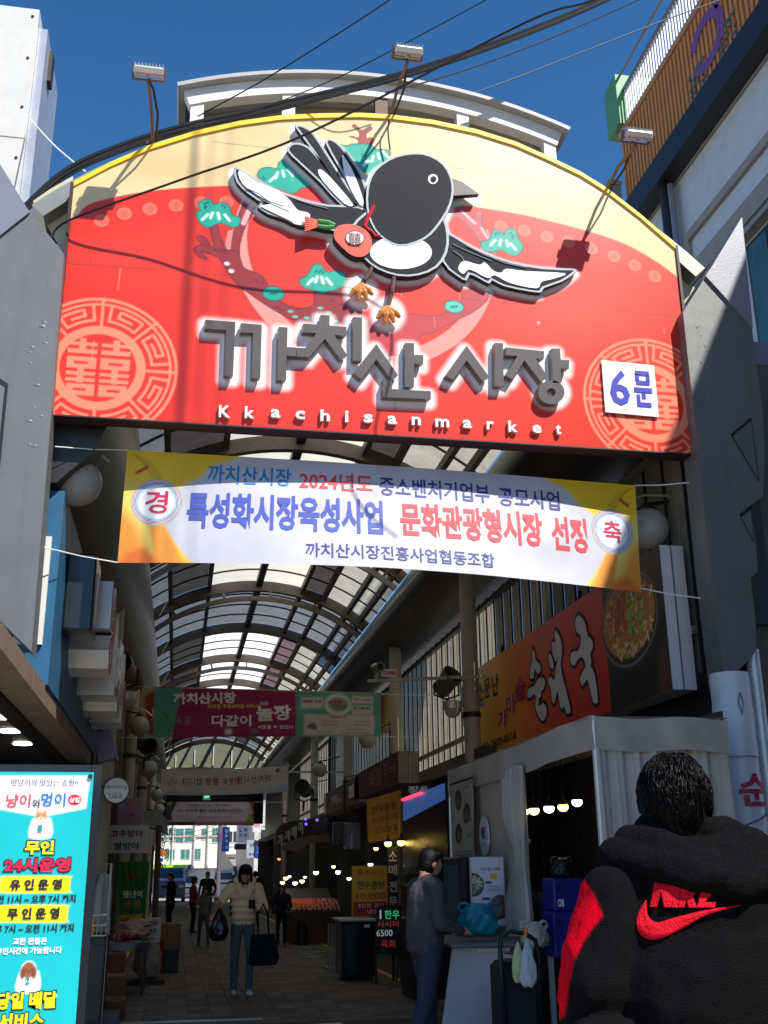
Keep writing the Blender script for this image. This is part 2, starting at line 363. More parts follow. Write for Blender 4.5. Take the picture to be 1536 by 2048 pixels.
# raised monitor over the front
wh = M('monitor_white', (222, 218, 214), .5, var=.05, dirt=.15); bg = M('monitor_beige', (196, 186, 150), .6, var=.08, dirt=.15)
MX, MR, MZ = 1.95, 6.3, 4.17
def marc(a, r=MR, Y=10.5): a = math.radians(a); return Vector((MX+r*math.sin(a), Y, MZ+r*math.cos(a)))
m = MB(O); v = []; n = 20; A0, A1 = -21.3, 21
for i in range(n+1):
    a = A0+(A1-A0)*i/n
    for r, y in ((MR-.2, 10.4), (MR-.2, 10.55), (MR, 10.55), (MR, 10.4)): v.append(marc(a, r, y))
m.add(v, [(i*4+j, i*4+(j+1) % 4, i*4+4+(j+1) % 4, i*4+4+j) for i in range(n) for j in range(4)]+[(3, 2, 1, 0), (n*4, n*4+1, n*4+2, n*4+3)]); m.build('monitor_fascia', wh, roof)
m = MB(O); v = []
for i in range(n+1):
    a = A0-.6+(A1-A0+1.2)*i/n
    for r, y in ((MR+.002, 10.3), (MR+.002, 13.4), (MR+.05, 13.4), (MR+.05, 10.3)): v.append(marc(a, r, y))
m.add(v, [(i*4+j, i*4+(j+1) % 4, i*4+4+(j+1) % 4, i*4+4+j) for i in range(n) for j in range(4)]+[(3, 2, 1, 0), (n*4, n*4+1, n*4+2, n*4+3)]); m.build('monitor_sheet', M('monitor_top', (170, 168, 165), .5, var=.08), roof)
m = MB(O); v = [marc(A0+(A1-A0)*i/n, MR-.02, 10.9) for i in range(n+1)]; m.prism([Vector((v[0].x, 10.9, 8.6))]+v+[Vector((v[-1].x, 10.9, 8.6))], (0, .04, 0)); m.build('monitor_back', bg, roof)
for a in (A0+.9, -10.2, 0.2, 9.6, A1-.9):
    p = marc(a, MR-.19); m = MB(O); m.box(p.x-.075, p.x+.075, 10.42, 10.54, 8.2, p.z); m.build('monitor_post', wh if abs(a) > 1 else M('brown_post', (110, 80, 60), .6), roof)
for sx in (A0+.3, A1-.3):
    p = marc(sx, MR-.1); m = MB(O); m.box(p.x-.04, p.x+.04, 10.56, 13.28, p.z-.75, p.z); m.build('monitor_side', dsteel, roof)
# gutters, clerestory, posts
gm = M('gutter_paint', (44, 42, 40), .38, var=.12, dirt=.15)
def duct(name, pr):
    m = MB((pr[0][0], 9.4, 0)); m.prism([(x, 9.25, z) for x, z in pr], (0, 54.6, 0))
    return m
gr_ = tag(duct('gutter', [(3.88, 6.5), (3.84, 6.35), (3.93, 6.15), (4.15, 6.02), (4.45, 5.94), (4.8, 5.9), (5.0, 5.9), (5.0, 6.6), (3.95, 6.6)]).build('roof_gutter', gm, smooth=True, loc=(3.88, 9.4, 0)), 'broad dark duct gutter running along the right wall under the arched roof', 'gutter', 'gutters along the arcade')
gl_ = tag(duct('gutter', [(-.66, 6.3), (-.64, 5.95), (-.72, 5.55), (-.9, 5.1), (-1.2, 4.78), (-1.4, 4.78), (-1.4, 6.4), (-.72, 6.4)]).build('roof_gutter', gm, smooth=True, loc=(-.66, 9.4, 0)), 'broad dark duct gutter running along the left shop fronts under the arched roof', 'gutter', 'gutters along the arcade')
for o in (gr_, gl_):
    pass
cl = thing('clerestory_wall', 'upper strip wall of pale sheets between right gutter and arched roof', 'wall', (4.8, 9.5, 6.6))
for j in range(11):
    m = MB(cl.location); m.box(4.78, 4.81, 9.5+5*j, 14.4+5*j, 6.62, 7.8); m.build('wall_sheet', pm['l'], cl)
cl2 = thing('clerestory_wall', 'upper strip wall of grey sheets between left gutter and arched roof', 'wall', (-1.25, 9.5, 6.4))
for j in range(11):
    m = MB(cl2.location); m.box(-1.27, -1.24, 9.5+5*j, 14.4+5*j, 6.42, 7.8); m.build('wall_sheet', pm['g'], cl2)
cream = M('post_cream', (178, 170, 150), .5, var=.1, dirt=.35, bump=.05)
def post(x, y, label, h=6.2, r=.125):
    t = thing('steel_post', label, 'post', (x, y, 0), 'round steel posts carrying the arcade roof')
    m = MB(); m.lathe([(r, 0), (r, h)], n=20); m.build('shaft', cream, t, smooth=True)
    m = MB(); m.lathe([(r+.06, 0), (r+.06, .04), (r+.02, .05)], n=20); m.lathe([(r+.015, h*.6), (r+.015, h*.6+.08)], n=20); m.build('collar', dsteel, t)
for y, l in ((16.0, 'round cream post on the right behind the orange restaurant sign'), (22.0, 'round cream post on the right beside the teal and magenta banner'), (28.6, 'round cream post on the right just past the grey shop sign'), (36, 'round cream post far down the right side of the alley'), (46, 'smallest round cream post at the far right end of the arcade')):
    post(4.32, y, l)
for y, l in ((15.4, 'round cream post behind the blue shop front on the left'), (22.5, 'round cream post on the left behind the rice mill sign'), (31, 'round cream post on the left behind the green banner'), (42, 'smallest round cream post at the far left of the arcade')):
    post(-1.02, y, l)
# right upper wall: pale panels over the shops
uw = thing('panel_wall', 'upper right wall of upright cream metal panels above the shops', 'wall', (4.9, 9.5, 3.2))
wl_ = M('panel_sunlit', (205, 196, 170), .55, trans=.5, var=.1, dirt=.3, bump=.08); wg = M('panel_shaded', (134, 130, 116), .55, trans=.12, var=.12, dirt=.3)  # one cream wall: sunlit and shaded tones put into colour and translucency
for i in range(78):
    y = 9.5+i*.46; m = MB(uw.location); m.add([(4.88, y+.02, 3.3), (4.88, y+.2, 3.3), (4.895, y+.23, 3.3), (4.88, y+.26, 3.3), (4.88, y+.44, 3.3), (4.88, y+.02, 5.8), (4.88, y+.2, 5.8), (4.895, y+.23, 5.8), (4.88, y+.26, 5.8), (4.88, y+.44, 5.8)], [(0, 1, 6, 5), (1, 2, 7, 6), (2, 3, 8, 7), (3, 4, 9, 8)]); m.build('wall_panel', wl_ if y > 16.2 else wg, uw)
for i in range(79):
    y = 9.5+i*.46; m = MB(uw.location); m.box(4.855, 4.88, y-.013, y+.013, 3.3, 5.82); m.build('joint_strip', dsteel, uw)
for z in (3.7, 5.7):
    m = MB(uw.location); m.box(4.8, 4.852, 9.5, 45.4, z-.04, z+.04); m.build('wall_rail', steel, uw)
m = MB(uw.location); m.box(4.88, 4.92, 45.4, 64, 3.2, 5.85); m.build('rear_sheet', wg, uw)
m = MB(uw.location); m.box(4.95, 6.6, 9.28, 9.34, 2.6, 6.5); m.build('return_panel', M('return_dark', (92, 88, 78), .7, dirt=.3), uw)
rs = thing('shop_row', 'dark shop row along the right side of the alley behind the stalls', 'building', (5.1, 10, 0))
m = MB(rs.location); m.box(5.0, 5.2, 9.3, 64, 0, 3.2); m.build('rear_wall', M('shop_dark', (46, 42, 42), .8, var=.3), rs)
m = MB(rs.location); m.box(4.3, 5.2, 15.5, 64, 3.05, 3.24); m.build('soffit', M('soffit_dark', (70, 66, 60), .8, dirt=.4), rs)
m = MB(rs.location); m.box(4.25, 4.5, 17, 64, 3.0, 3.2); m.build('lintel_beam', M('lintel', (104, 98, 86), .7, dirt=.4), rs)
for y in (15.4, 19.3, 23.2, 27.4, 32, 38, 46, 55):
    m = MB(rs.location); m.box(3.9, 5.0, y, y+.18, 0, 3.0); m.build('partition_wall', M('partition', (92, 88, 82), .8, dirt=.4), rs)
ls = thing('shop_row', 'dark shop row along the left side of the alley behind the stalls', 'building', (-2.0, 14.5, 0))
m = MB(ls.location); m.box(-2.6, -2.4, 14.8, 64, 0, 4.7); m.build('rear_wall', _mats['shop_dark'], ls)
m = MB(ls.location); m.box(-1.4, -1.2, 14.9, 64, 2.75, 4.75); m.build('upper_wall', M('upper_wall', (92, 86, 74), .8, dirt=.4, trans=.0), ls)
for y in (18.4, 21.2, 24.6, 29, 35, 42, 50, 58):
    m = MB(ls.location); m.box(-2.4, -1.12, y, y+.16, 0, 2.9); m.build('partition_wall', _mats['partition'], ls)
# ---------------------------------------------------------------- right building (tall, behind the gate)
bx = 11.3
rb = thing('corner_building', 'tall pale building with orange batten parapet and white roof railing at right', 'building', (bx, 20, 0))
O = rb.location
wallm = M('pale_render', (196, 200, 206), .75, var=.06, dirt=.12, bump=.06)
m = MB(O); m.box(bx, bx+9, 12.5, 23.4, 0, 17.45); m.build('wall', wallm, rb)
m = MB(O); m.box(bx-.5, bx-.06, 12, 23.5, 17.5, 18.2); m.build('gutter_band', M('gutter_black', (30, 26, 26), .5), rb)
m = MB(O); m.box(bx-.06, bx+9, 12.2, 23.6, 17.46, 18.3); m.build('roof_slab', M('slab_grey', (150, 140, 130), .7), rb)
m = MB(O); m.box(bx+.02, bx+9, 12.2, 23.4, 18.31, 21.0); m.build('parapet', M('orange_back', (140, 92, 52), .7), rb)
bat = M('orange_batten', (198, 130, 66), .6, var=.1, dirt=.12); bat2 = M('orange_trim', (178, 128, 84), .6)
m = MB(O); m.box(-.035, .035, 0, .12, 0, 2.3); b0 = None
for i in range(58):
    if b0 is None: mm = MB(); mm.box(-.06, 0, 0, .11, 0, 2.35); b0 = o = mm.build('batten', bat, rb)
    else: o = link(b0.copy(), rb)
    o.location = Vector((bx+.01, 12.3+i*.195, 18.5))-O
for z0, z1 in ((18.31, 18.49), (20.86, 21.05)):
    m = MB(O); m.box(bx-.1, bx-.062, 12.2, 23.6, z0, z1); m.build('parapet_trim', bat2, rb)
rail = M('rail_white', (226, 228, 232), .4, var=.03); r0 = None
for i in range(76):
    if r0 is None: mm = MB(); mm.box(0, .03, 0, .05, 0, 1.05); r0 = o = mm.build('baluster', rail, rb)
    else: o = link(r0.copy(), rb)
    o.location = Vector((bx-.04, 12.2+i*.148, 21.08))-O
m = MB(O); m.box(bx-.08, bx+.04, 12.1, 23.6, 22.13, 22.22); m.tube([(bx-.2, 12.1, 22.5), (bx-.2, 23.7, 22.5)], .04); m.build('handrail', M('rail_grey', (130, 134, 140), .35, .6), rb)
m = MB(O); m.box(bx-.25, bx+1.4, 23.1, 23.9, 21.06, 22.7); m.build('green_box', M('green_sheet', (86, 150, 96), .5, var=.1), rb)
m = MB(O); m.box(bx-.5, bx-.1, 23.6, 24.6, 19.4, 19.55); m.box(bx-.42, bx-.14, 23.62, 24.5, 18.4, 19.39); m.build('eave_end', M('eave_grey', (150, 156, 160), .4, .5), rb)
q_ = atx(1412, 82, bx-.07); sw = MB(O); cy, cz = q_.y, min(q_.z, 20.1)
for i in range(26):
    a0, a1 = math.radians(20+i*12.2), math.radians(20+(i+1)*12.2); q = []
    for a, rr in ((a0, 1), (a1, 1), (a1, .62), (a0, .62)): q.append((bx-.066, cy+math.cos(a)*.85*rr, cz+math.sin(a)*.72*rr))
    sw.prism(q, (.004, 0, 0))
sw.prism([(bx-.066, cy-.5, cz+.55), (bx-.066, cy-1.0, cz+.95), (bx-.066, cy-1.2, cz+.8), (bx-.066, cy-.6, cz+.35)], (.004, 0, 0)); sw.build('purple_swirl', M('purple_print', (120, 70, 140), .6), rb)
for cy in (atx(1398, 190, bx-.07).y-.4, atx(1458, 95, bx-.07).y-.4):
    m = MB(O)
    for i in range(5):
        for j in range(6):
            if (i*7+j*3) % 4: m.box(bx-.07, bx-.066, cy+i*.17, cy+i*.17+.12, 18.62+j*.17+(0 if cy > 17 else .25), 18.73+j*.17+(0 if cy > 17 else .25))
    m.build('dotted_emblem', M('emblem_grey', (84, 96, 92), .6), rb)
trim = M('trim_taupe', (150, 142, 132), .6, dirt=.2)
for y0, y1, z0, z1, d in ((12.5, 20.6, 15.62, 15.84, .1), (20.4, 20.62, 12.2, 15.62, .1), (12.5, 21.6, 14.4, 14.9, .16), (12.5, 21.6, 14.1, 14.22, .24)):
    m = MB(O); m.box(bx-d, bx-.002, y0, y1, z0, z1); m.build('ledge', trim, rb)
gls = M('window_teal', (60, 96, 98), .12, var=.2, scale=1.5); gdk = M('window_navy', (26, 30, 50), .1, var=.2)
for y0 in (12.8, 14.6, 16.4):
    for z0 in (5.0, 8.2, 11.2):
        w = MB(O); w.box(bx-.05, bx-.003, y0, y0+1.7, z0, z0+2.8); wf = w.build('window', M('window_frame_dk', (52, 50, 50), .5), rb)
        for k in range(2):
            w = MB(O); w.box(bx-.07, bx-.052, y0+.08+k*.8, y0+.8+k*.8, z0+.1, z0+2.7); w.build('pane', gls if k else gdk, wf)
m = MB(O); m.tube([(bx-.25, 21.0, 5), (bx-.25, 21.0, 17.5)], .12, 10); m.build('downpipe', M('pipe_black', (36, 34, 36), .4), rb)
m = MB(O); m.tube([(bx-.2, 20.75, 5), (bx-.2, 20.75, 17.4)], .08, 8); m.build('downpipe', M('pipe_grey', (120, 124, 130), .4), rb)
# the building across the street that shades the right side of the alley mouth
ob = thing('street_building', 'plain brick building across the street on the right', 'building', (9, 0, 0))
m = MB(ob.location); m.box(8.0, 14, -14, 7.6, 0, 12.3); m.build('wall', M('brick_brown', (150, 122, 104), .8, var=.2, bump=.2), ob)
m = MB(ob.location); m.box(7.9, 14.1, -14.1, 7.7, 12.3, 12.6); m.build('roof_slab', trim, ob)
m = MB(ob.location); m.box(6.0, 7.98, -2, 4.9, 0, 9.6); m.build('shade_block', _mats['brick_brown'], ob)  # unseen lower block, added to cast shade on the stall counter
# left white clad block
wb = thing('white_clad_building', 'tall white metal clad block rising at upper left behind the gate', 'building', (-4, 13, 0)); O = wb.location
whc = M('white_cladding', (206, 203, 197), .45, var=.05, dirt=.12, bump=.05)
for k, (z0, z1) in enumerate(((0, 8.55), (8.57, 10.7), (10.72, 12.83))):
    m = MB(O); m.box(-6.5, -2.42, 12.5, 14, z0, z1); m.build('cladding_panel', whc, wb)
m = MB(O); m.box(-2.415, -2.3, 12.6, 13.9, 6, 12.6); m.build('edge_trim', M('edge_alu', (190, 192, 196), .35, .5), wb)
m = MB(O)
for z in (12.7, 12.0, 11.2, 10.4, 9.6): m.lathe([(.02, 0), (.02, .01)], (-2.5, 12.488, z), 8, axis='y')
m.build('rivet', dsteel, wb)
m = MB(O)
for z in (12.0, 9.3): m.box(-2.3, -2.25, 12.9, 13.1, z, z+.5)
m.build('hinge', dsteel, wb)
# ================================================================ gate sign
GX0, GX1, GZ0, GZ1, GY = -1.256, 4.785, 5.325, 8.83, 9.0
def sp(px, py, Y=GY): p = at(px, py, Y); return (p.x-GX0, p.z-GZ0)
def S(pts): return [sp(*p) for p in pts]
gs = thing('gate_sign', 'huge red and cream arched market gate sign with grey block letters and a flying bird', 'gate sign', (XC, GY, GZ0)); O = gs.location
top_px = [(148, 367), (220, 329), (300, 294), (390, 266), (480, 246), (560, 235), (640, 231), (720, 230), (780, 233), (865, 244), (950, 262), (1030, 287), (1100, 318), (1160, 347), (1210, 378), (1280, 432), (1348, 492)]
top = [at(px, py, GY) for px, py in top_px]; top = [Vector((GX0, GY, top[0].z))]+top[1:-1]+[Vector((GX1, GY, top[-1].z))]
tx = np.array([p.x for p in top])-GX0; tz = np.array([p.z for p in top])-GZ0
body = [Vector((GX0, GY, GZ0)), Vector((GX1, GY, GZ0))]+top[::-1]
m = MB(O); m.prism([p+Vector((0, .012, 0)) for p in body], (0, .16, 0)); m.build('sign_box', M('sign_box_dark', (58, 40, 38), .6), gs)
sh = Sheet(GX1-GX0, GZ1-GZ0, .0098, (228, 204, 150))
# cream mottling
g_ = random.Random(3)
for _ in range(50):
    x, y = g_.uniform(0, 6), g_.uniform(1.8, 3.5); sh.disc(x, y, g_.uniform(.2, .5), g_.choice([(222, 188, 128), (236, 214, 168), (226, 194, 146)]), ry=g_.uniform(.1, .3), a=.35, feather=.25)
redc = (222, 48, 24)
edge = [(120, 452), (150, 435), (175, 410), (225, 395), (300, 382), (380, 375), (465, 371), (560, 368), (650, 368), (740, 375), (830, 390), (928, 410), (1048, 430), (1168, 460), (1248, 487), (1308, 520), (1343, 545), (1400, 590)]
rp = S([(60, 860)]+edge+[(1460, 960)]); rp = smooth_path(S(edge), 3, False); rp = rp+[(6.3, -.2), (-.2, -.2)]
sh.poly(rp, redc)
for (cx, cy, r, c, a) in ((3.5, 1.0, 1.6, (238, 60, 30), .5), (1.2, .4, 1.3, (224, 50, 28), .5), (4.9, 1.4, 1.0, (236, 84, 62), .5), (.6, 1.6, .9, (230, 72, 50), .4), (5.5, .7, .6, (238, 66, 34), .5)):
    inside = sh.sdf(rp, (slice(None), slice(None))) if cx == 3.5 else inside
    sl = (slice(None), slice(None)); d = np.sqrt(((sh.X-cx)/r)**2+((sh.Y-cy)/(r*.6))**2); al = np.clip(1-d, 0, 1)*a*(inside < 0); sh._mix(sl, al, c)
# little round dots along the edge
for i, (px, py) in enumerate([(203, 441), (249, 427), (300, 418), (352, 411), (402, 405), (453, 404)]+[(768+x/2, y/2) for x, y in ((468, 905), (562, 922), (652, 947), (738, 967), (830, 995), (920, 1025), (1003, 1062), (1083, 1105))]):
    x, y = sp(px, py); sh.disc(x, y, .068, (242, 112, 88)); 
    for k in range(4): sh.line([(x-.035, y-.03+k*.02), (x+.035, y-.03+k*.02)], .008, (232, 82, 60))
    sh.line([(x, y-.04), (x, y+.04)], .008, (232, 82, 60))
# moon ring
cx, cy = sp(733, 503)
ring = [(cx+1.3*math.cos(a), cy+1.26*math.sin(a)) for a in np.linspace(math.radians(-218), math.radians(18), 60)]
ringi = [(cx+1.16*math.cos(a), cy+.06+1.16*math.sin(a)) for a in np.linspace(math.radians(-212), math.radians(12), 60)]
sh.glow(ring+ringi[::-1], (190, 50, 40), 0, .06, .5); sh.poly(ring+ringi[::-1], (244, 150, 138))
# tree
c3 = lambda p: crop(370, 230, .2604, p); c4 = lambda p: crop(640, 230, .2604, p); c5 = lambda p: crop(370, 460, .2604, p); c6 = lambda p: crop(760, 460, .2604, p)
def branch(P, c=(150, 42, 44), oc=(96, 30, 36)):
    Q = smooth_path(S(P), 3); sh.glow(Q, oc, .008, .014); sh.poly(Q, c)
branch(c6([(20, 690), (150, 668), (230, 645), (400, 665), (500, 640), (620, 580), (640, 510), (700, 455), (850, 455), (850, 480), (800, 560), (690, 640), (560, 700), (400, 790), (340, 790), (280, 850), (240, 930), (100, 960), (-60, 960), (-200, 980), (-200, 760), (-60, 700)]), (196, 62, 66), (140, 60, 64))
branch(c4([(1020, 770), (1100, 730), (1180, 830), (1200, 745), (1240, 745), (1240, 830), (1290, 930), (1370, 1100), (1300, 1090), (1180, 900), (1080, 800), (1030, 790)]), (196, 84, 88), (120, 50, 56))
sh.line(S(c4([(1090, 740), (1190, 830)])), .03, (235, 190, 190)); sh.line(S(c4([(1240, 870), (1300, 960)])), .03, (235, 180, 175))
branch(c3([(345, 1090), (380, 880), (420, 760), (470, 650), (545, 690), (470, 830), (420, 980), (410, 1200), (340, 1200)]))
sh.line(S(c3([(505, 700), (450, 830)])), .05, (226, 170, 170))
sh.poly(S(c3([(300, 1030), (330, 890), (370, 880), (345, 1060)])), (236, 140, 136))
branch(c5([(200, 0), (170, -70), (235, -70), (270, 60), (335, 200), (300, 260), (230, 130)]))
branch(c5([(105, 45), (150, 60), (190, 120), (150, 120), (105, 80)]))
branch(c5([(345, 160), (400, 170), (440, 280), (480, 310), (540, 330), (600, 370), (640, 440), (700, 520), (780, 580), (880, 605), (960, 595), (1000, 560), (1005, 470), (1200, 440), (1240, 480), (1245, 560), (1350, 640), (1400, 740), (1100, 900), (900, 730), (700, 620), (560, 530), (400, 410), (330, 320), (270, 220), (180, 178), (110, 162), (165, 222), (108, 200), (75, 150), (120, 115), (200, 130), (270, 160)]))
branch(c4([(300, 240), (300, 190), (235, 165), (300, 178), (305, 130), (255, 90), (270, 80), (322, 125), (380, 92), (395, 108), (350, 140), (355, 185), (400, 178), (380, 240)]), (166, 60, 60), (110, 40, 44))
for x, y in ((355, 315), (322, 258)): X, Y = sp(*c5([(x, y)])[0]); sh.disc(X, Y, .025, (250, 235, 230), ry=.02)
for i in range(26):
    x, y = 0, 0
for P in ([(545, 385), (560, 405)], [(590, 400), (600, 410)], [(1120, 530), (1135, 550)], [(1195, 570), (1240, 600)], [(1215, 570), (1225, 600)], [(690, 590), (720, 600)], [(730, 612), (755, 622)], [(220, 155), (260, 170)]): sh.line(S(c5(P)), .012, (70, 20, 26))
teal, tdk = (22, 168, 142), (20, 74, 72)
def cluster(P, strokes, marks=(), c=teal):
    Q = smooth_path(S(P), 4); sh.glow(Q, tdk, .006, .014); sh.poly(Q, c)
    sh.poly([(x*.96+np.mean([q[0] for q in Q])*.04, y*.96+np.mean([q[1] for q in Q])*.04-.008) for x, y in Q], tuple(min(255, v+6) for v in c), a=.6)
    for i, (px, py) in enumerate(strokes):
        x, y = sp(px, py); t = (i-1.5)*.012; sh.line([(x+t*-1.2, y+.03), (x+t*1.2-.004*(1.5-i), y-.032)], .026, (236, 250, 245))
    for px, py in marks: x, y = sp(px, py); sh.line([(x-.008, y-.01), (x+.008, y+.01)], .012, (16, 50, 52))
cluster(c3([(560, 470), (590, 415), (650, 405), (705, 415), (730, 360), (790, 345), (850, 400), (960, 530), (890, 560), (830, 600), (740, 570), (640, 540)]), c3([(675, 490), (705, 462), (755, 450), (808, 442)]), c3([(600, 480), (610, 495)]))
cluster(c3([(105, 690), (140, 655), (190, 648), (220, 690), (270, 675), (330, 690), (360, 770), (420, 790), (415, 840), (370, 858), (270, 825), (200, 855), (150, 855), (95, 790), (92, 745), (125, 735)]), c3([(158, 782), (205, 770), (258, 775), (322, 788)]), c3([(150, 680), (175, 672), (155, 700), (285, 695), (305, 710), (160, 712)]))
cluster(c4([(150, 235), (215, 240), (250, 225), (380, 230), (430, 265), (530, 275), (520, 330), (420, 440), (330, 430), (250, 330)]), c4([(355, 370), (405, 335), (450, 315), (500, 300)]), c4([(325, 300), (345, 310), (330, 318)]))
cluster(c4([(990, 560), (1060, 562), (1110, 620), (1110, 680), (1060, 705), (990, 700)]), [], c4([(1060, 645), (1070, 655)]))
cluster(c4([(1240, 980), (1300, 955), (1335, 885), (1385, 890), (1410, 925), (1440, 880), (1500, 885), (1520, 950), (1560, 1010), (1510, 1075), (1450, 1065), (1390, 1030), (1330, 1050), (1255, 1030)]), c4([(1330, 980), (1385, 978), (1438, 985), (1482, 1010)]), c4([(1355, 905), (1375, 912), (1465, 905), (1480, 925), (1480, 945), (1350, 915)]))
cluster(c5([(880, 390), (945, 345), (985, 275), (1040, 268), (1090, 325), (1170, 312), (1235, 350), (1225, 420), (1150, 458), (1100, 465), (1055, 485), (1000, 462), (920, 440)]), c5([(965, 395), (1010, 380), (1055, 385), (1105, 395)]), c5([(1010, 315), (1030, 325), (1045, 310), (1060, 325)]))
for (px, py, rx, ry, fn) in ((680, 488, 80, 58, c5), (570, 590, 75, 52, c6)):
    x, y = sp(*fn([(px, py)])[0]); k = .2604/214*1.0; sh.disc(x, y, rx*k+.012, tdk, ry=ry*k+.012); sh.disc(x, y, rx*k, teal if fn is c5 else (86, 196, 176), ry=ry*k)
    for q in (-1, 0, 1): sh.line([(x+q*.025-.006, y+.004*q-.006), (x+q*.025+.006, y+.004*q+.008)], .013, (16, 50, 52))
for px, py in ((810, 625), (845, 665), (935, 675), (1040, 600), (1102, 635), (1155, 700)): x, y = sp(*c5([(px, py)])[0]); sh.disc(x, y, .026, (90, 200, 170), ry=.014)
x, y = sp(*c6([(855, 482)])[0]); sh.disc(x, y, .022, (110, 205, 185), ry=.03)
x, y = sp(1079, 649); sh.disc(x, y, .045, (200, 40, 34)); sh.disc(x-.004, y+.004, .038, (240, 70, 56)); sh.disc(x-.008, y+.02, .014, (250, 190, 180), feather=.01)
# knot emblems
em = (250, 138, 106)
def emblem(cx, cy, R=.70):
    k = R/.70
    for r0, r1 in ((.70, .672), (.645, .622)): sh.disc(cx, cy, r0*k, em, r_in=r1*k)
    sh.disc(cx, cy, .415*k, em, r_in=.333*k)
    for q in range(8):
        A = math.pi/2-q*math.pi/4; sgn = 1 if q % 2 == 0 else -1
        pol = lambda a, r: (cx+(.415+(.635-.415)*r)*k*math.cos(A-sgn_a(a)), cy+(.415+(.635-.415)*r)*k*math.sin(A-sgn_a(a)))
        def sgn_a(a): return a*math.pi/4 if sgn > 0 else (1-a)*math.pi/4
        sh.line([(cx+.4*k*math.cos(A), cy+.4*k*math.sin(A)), (cx+.69*k*math.cos(A), cy+.69*k*math.sin(A))], .026*k, em)
        path = [(.17, .98), (.17, .26), (.85, .26), (.85, .78), (.36, .78), (.36, .5), (.66, .5)]
        pts = []
        for (a0, r0), (a1, r1) in zip(path[:-1], path[1:]):
            for t in (0, .25, .5, .75): pts.append(pol(a0+(a1-a0)*t, r0+(r1-r0)*t))
        pts.append(pol(*path[-1])); sh.line(pts, .026*k, em)
    for sx in (-1, 1):
        def rect(x0, x1, y0, y1, c=em):
            W, H = .255*k, .56*k; X0 = cx+(.018+x0*W)*sx*k; X1 = cx+(.018+x1*W)*sx*k; Y0 = cy+H/2-y0*H; Y1 = cy+H/2-y1*H
            sh.poly([(X0, Y0), (X1, Y0), (X1, Y1), (X0, Y1)], c)
        rect(.4, .62, .0, .27); rect(0, .98, .07, .13); rect(0, 1, .19, .27); rect(0, 1, .33, .53); rect(.28, .76, .405, .455, redc)
        rect(.4, .62, .53, .78); rect(0, 1, .59, .65); rect(0, 1, .70, .76); rect(0, .95, .80, 1.0); rect(.28, .72, .875, .92, redc)
emblem(*sp(196, 735)); emblem(*sp(1303, 806))
# big letters -------------------------------------------------------------
LY = 8.915
k1 = lambda p: crop(380, 610, .26042, p); k2 = lambda p: crop(700, 640, .29948, p)
circ = lambda cx, cy, rx, ry, n=28: [(cx+rx*math.cos(2*math.pi*i/n), cy+ry*math.sin(2*math.pi*i/n)) for i in range(n)]
LET = [('syllable_kka', [k1([(120, 112), (350, 130), (330, 545), (268, 542), (278, 190), (118, 180)]), k1([(392, 138), (552, 152), (540, 562), (475, 560), (485, 212), (390, 208)]),
        k1([(682, 168), (750, 172), (746, 322), (820, 326), (816, 393), (742, 388), (738, 578), (672, 575)])]),
       ('syllable_chi', [k1([(1005, 75), (1072, 80), (1072, 157), (1203, 168), (1200, 235), (1108, 230), (1207, 385), (1155, 417), (1037, 258), (915, 400), (820, 394), (824, 327), (884, 330), (972, 215), (868, 208), (872, 142), (1003, 152)]),
        k1([(1254, 92), (1322, 95), (1320, 430), (1254, 428)])]),
       ('syllable_san', [k2([(176, 160), (322, 368), (278, 398), (176, 262), (75, 395), (22, 352)]), k2([(370, 152), (428, 155), (428, 232), (490, 235), (490, 292), (428, 290), (428, 445), (370, 445)]),
        k2([(222, 400), (280, 402), (280, 460), (540, 475), (540, 528), (222, 515)])]),
       ('syllable_si', [k2([(780, 172), (930, 380), (885, 410), (780, 268), (690, 398), (638, 372)]), k2([(968, 152), (1022, 155), (1028, 440), (970, 440)])]),
       ('syllable_jang', [k2([(1040, 182), (1298, 208), (1295, 260), (1240, 255), (1320, 380), (1275, 412), (1165, 268), (1085, 395), (1038, 370), (1120, 240), (1040, 235)]),
        k2([(1348, 190), (1402, 190), (1408, 265), (1465, 268), (1462, 325), (1408, 322), (1410, 420), (1356, 420)]), 'O'])]
lf = M('letter_grey', (86, 82, 82), .5, .0, var=.08, dirt=.12, spec=.25); lside = M('letter_side', (112, 108, 108), .35, .2, var=.1)
def w3(px, py, Y): p = at(px, py, Y); return Vector((p.x, Y, p.z))
for name, polys in LET:
    m = MB(O)
    for P in polys:
        if P == 'O':
            o_, i_ = k2(circ(1345, 482, 88, 80)), k2(circ(1345, 482, 30, 27)); n = len(o_)
            for i in range(n):
                j = (i+1) % n; m.prism([w3(*o_[i], LY), w3(*o_[j], LY), w3(*i_[j], LY), w3(*i_[i], LY)], (-.012, .07, 0), 0, 1)
            sh.glow(S(o_), (255, 250, 246), .012, .1); 
            continue
        W = [w3(x, y, LY) for x, y in P]
        if name == 'syllable_chi': W = [p+Vector((0, .0, 0)) for p in W]
        m.prism(W, (-.012, .07, 0), 0, 1)
        q = [(p.x-GX0, p.z-GZ0) for p in W]; sh.glow(q, (255, 250, 246), .012, .105)
    m.build(name, [lf, lside], gs)
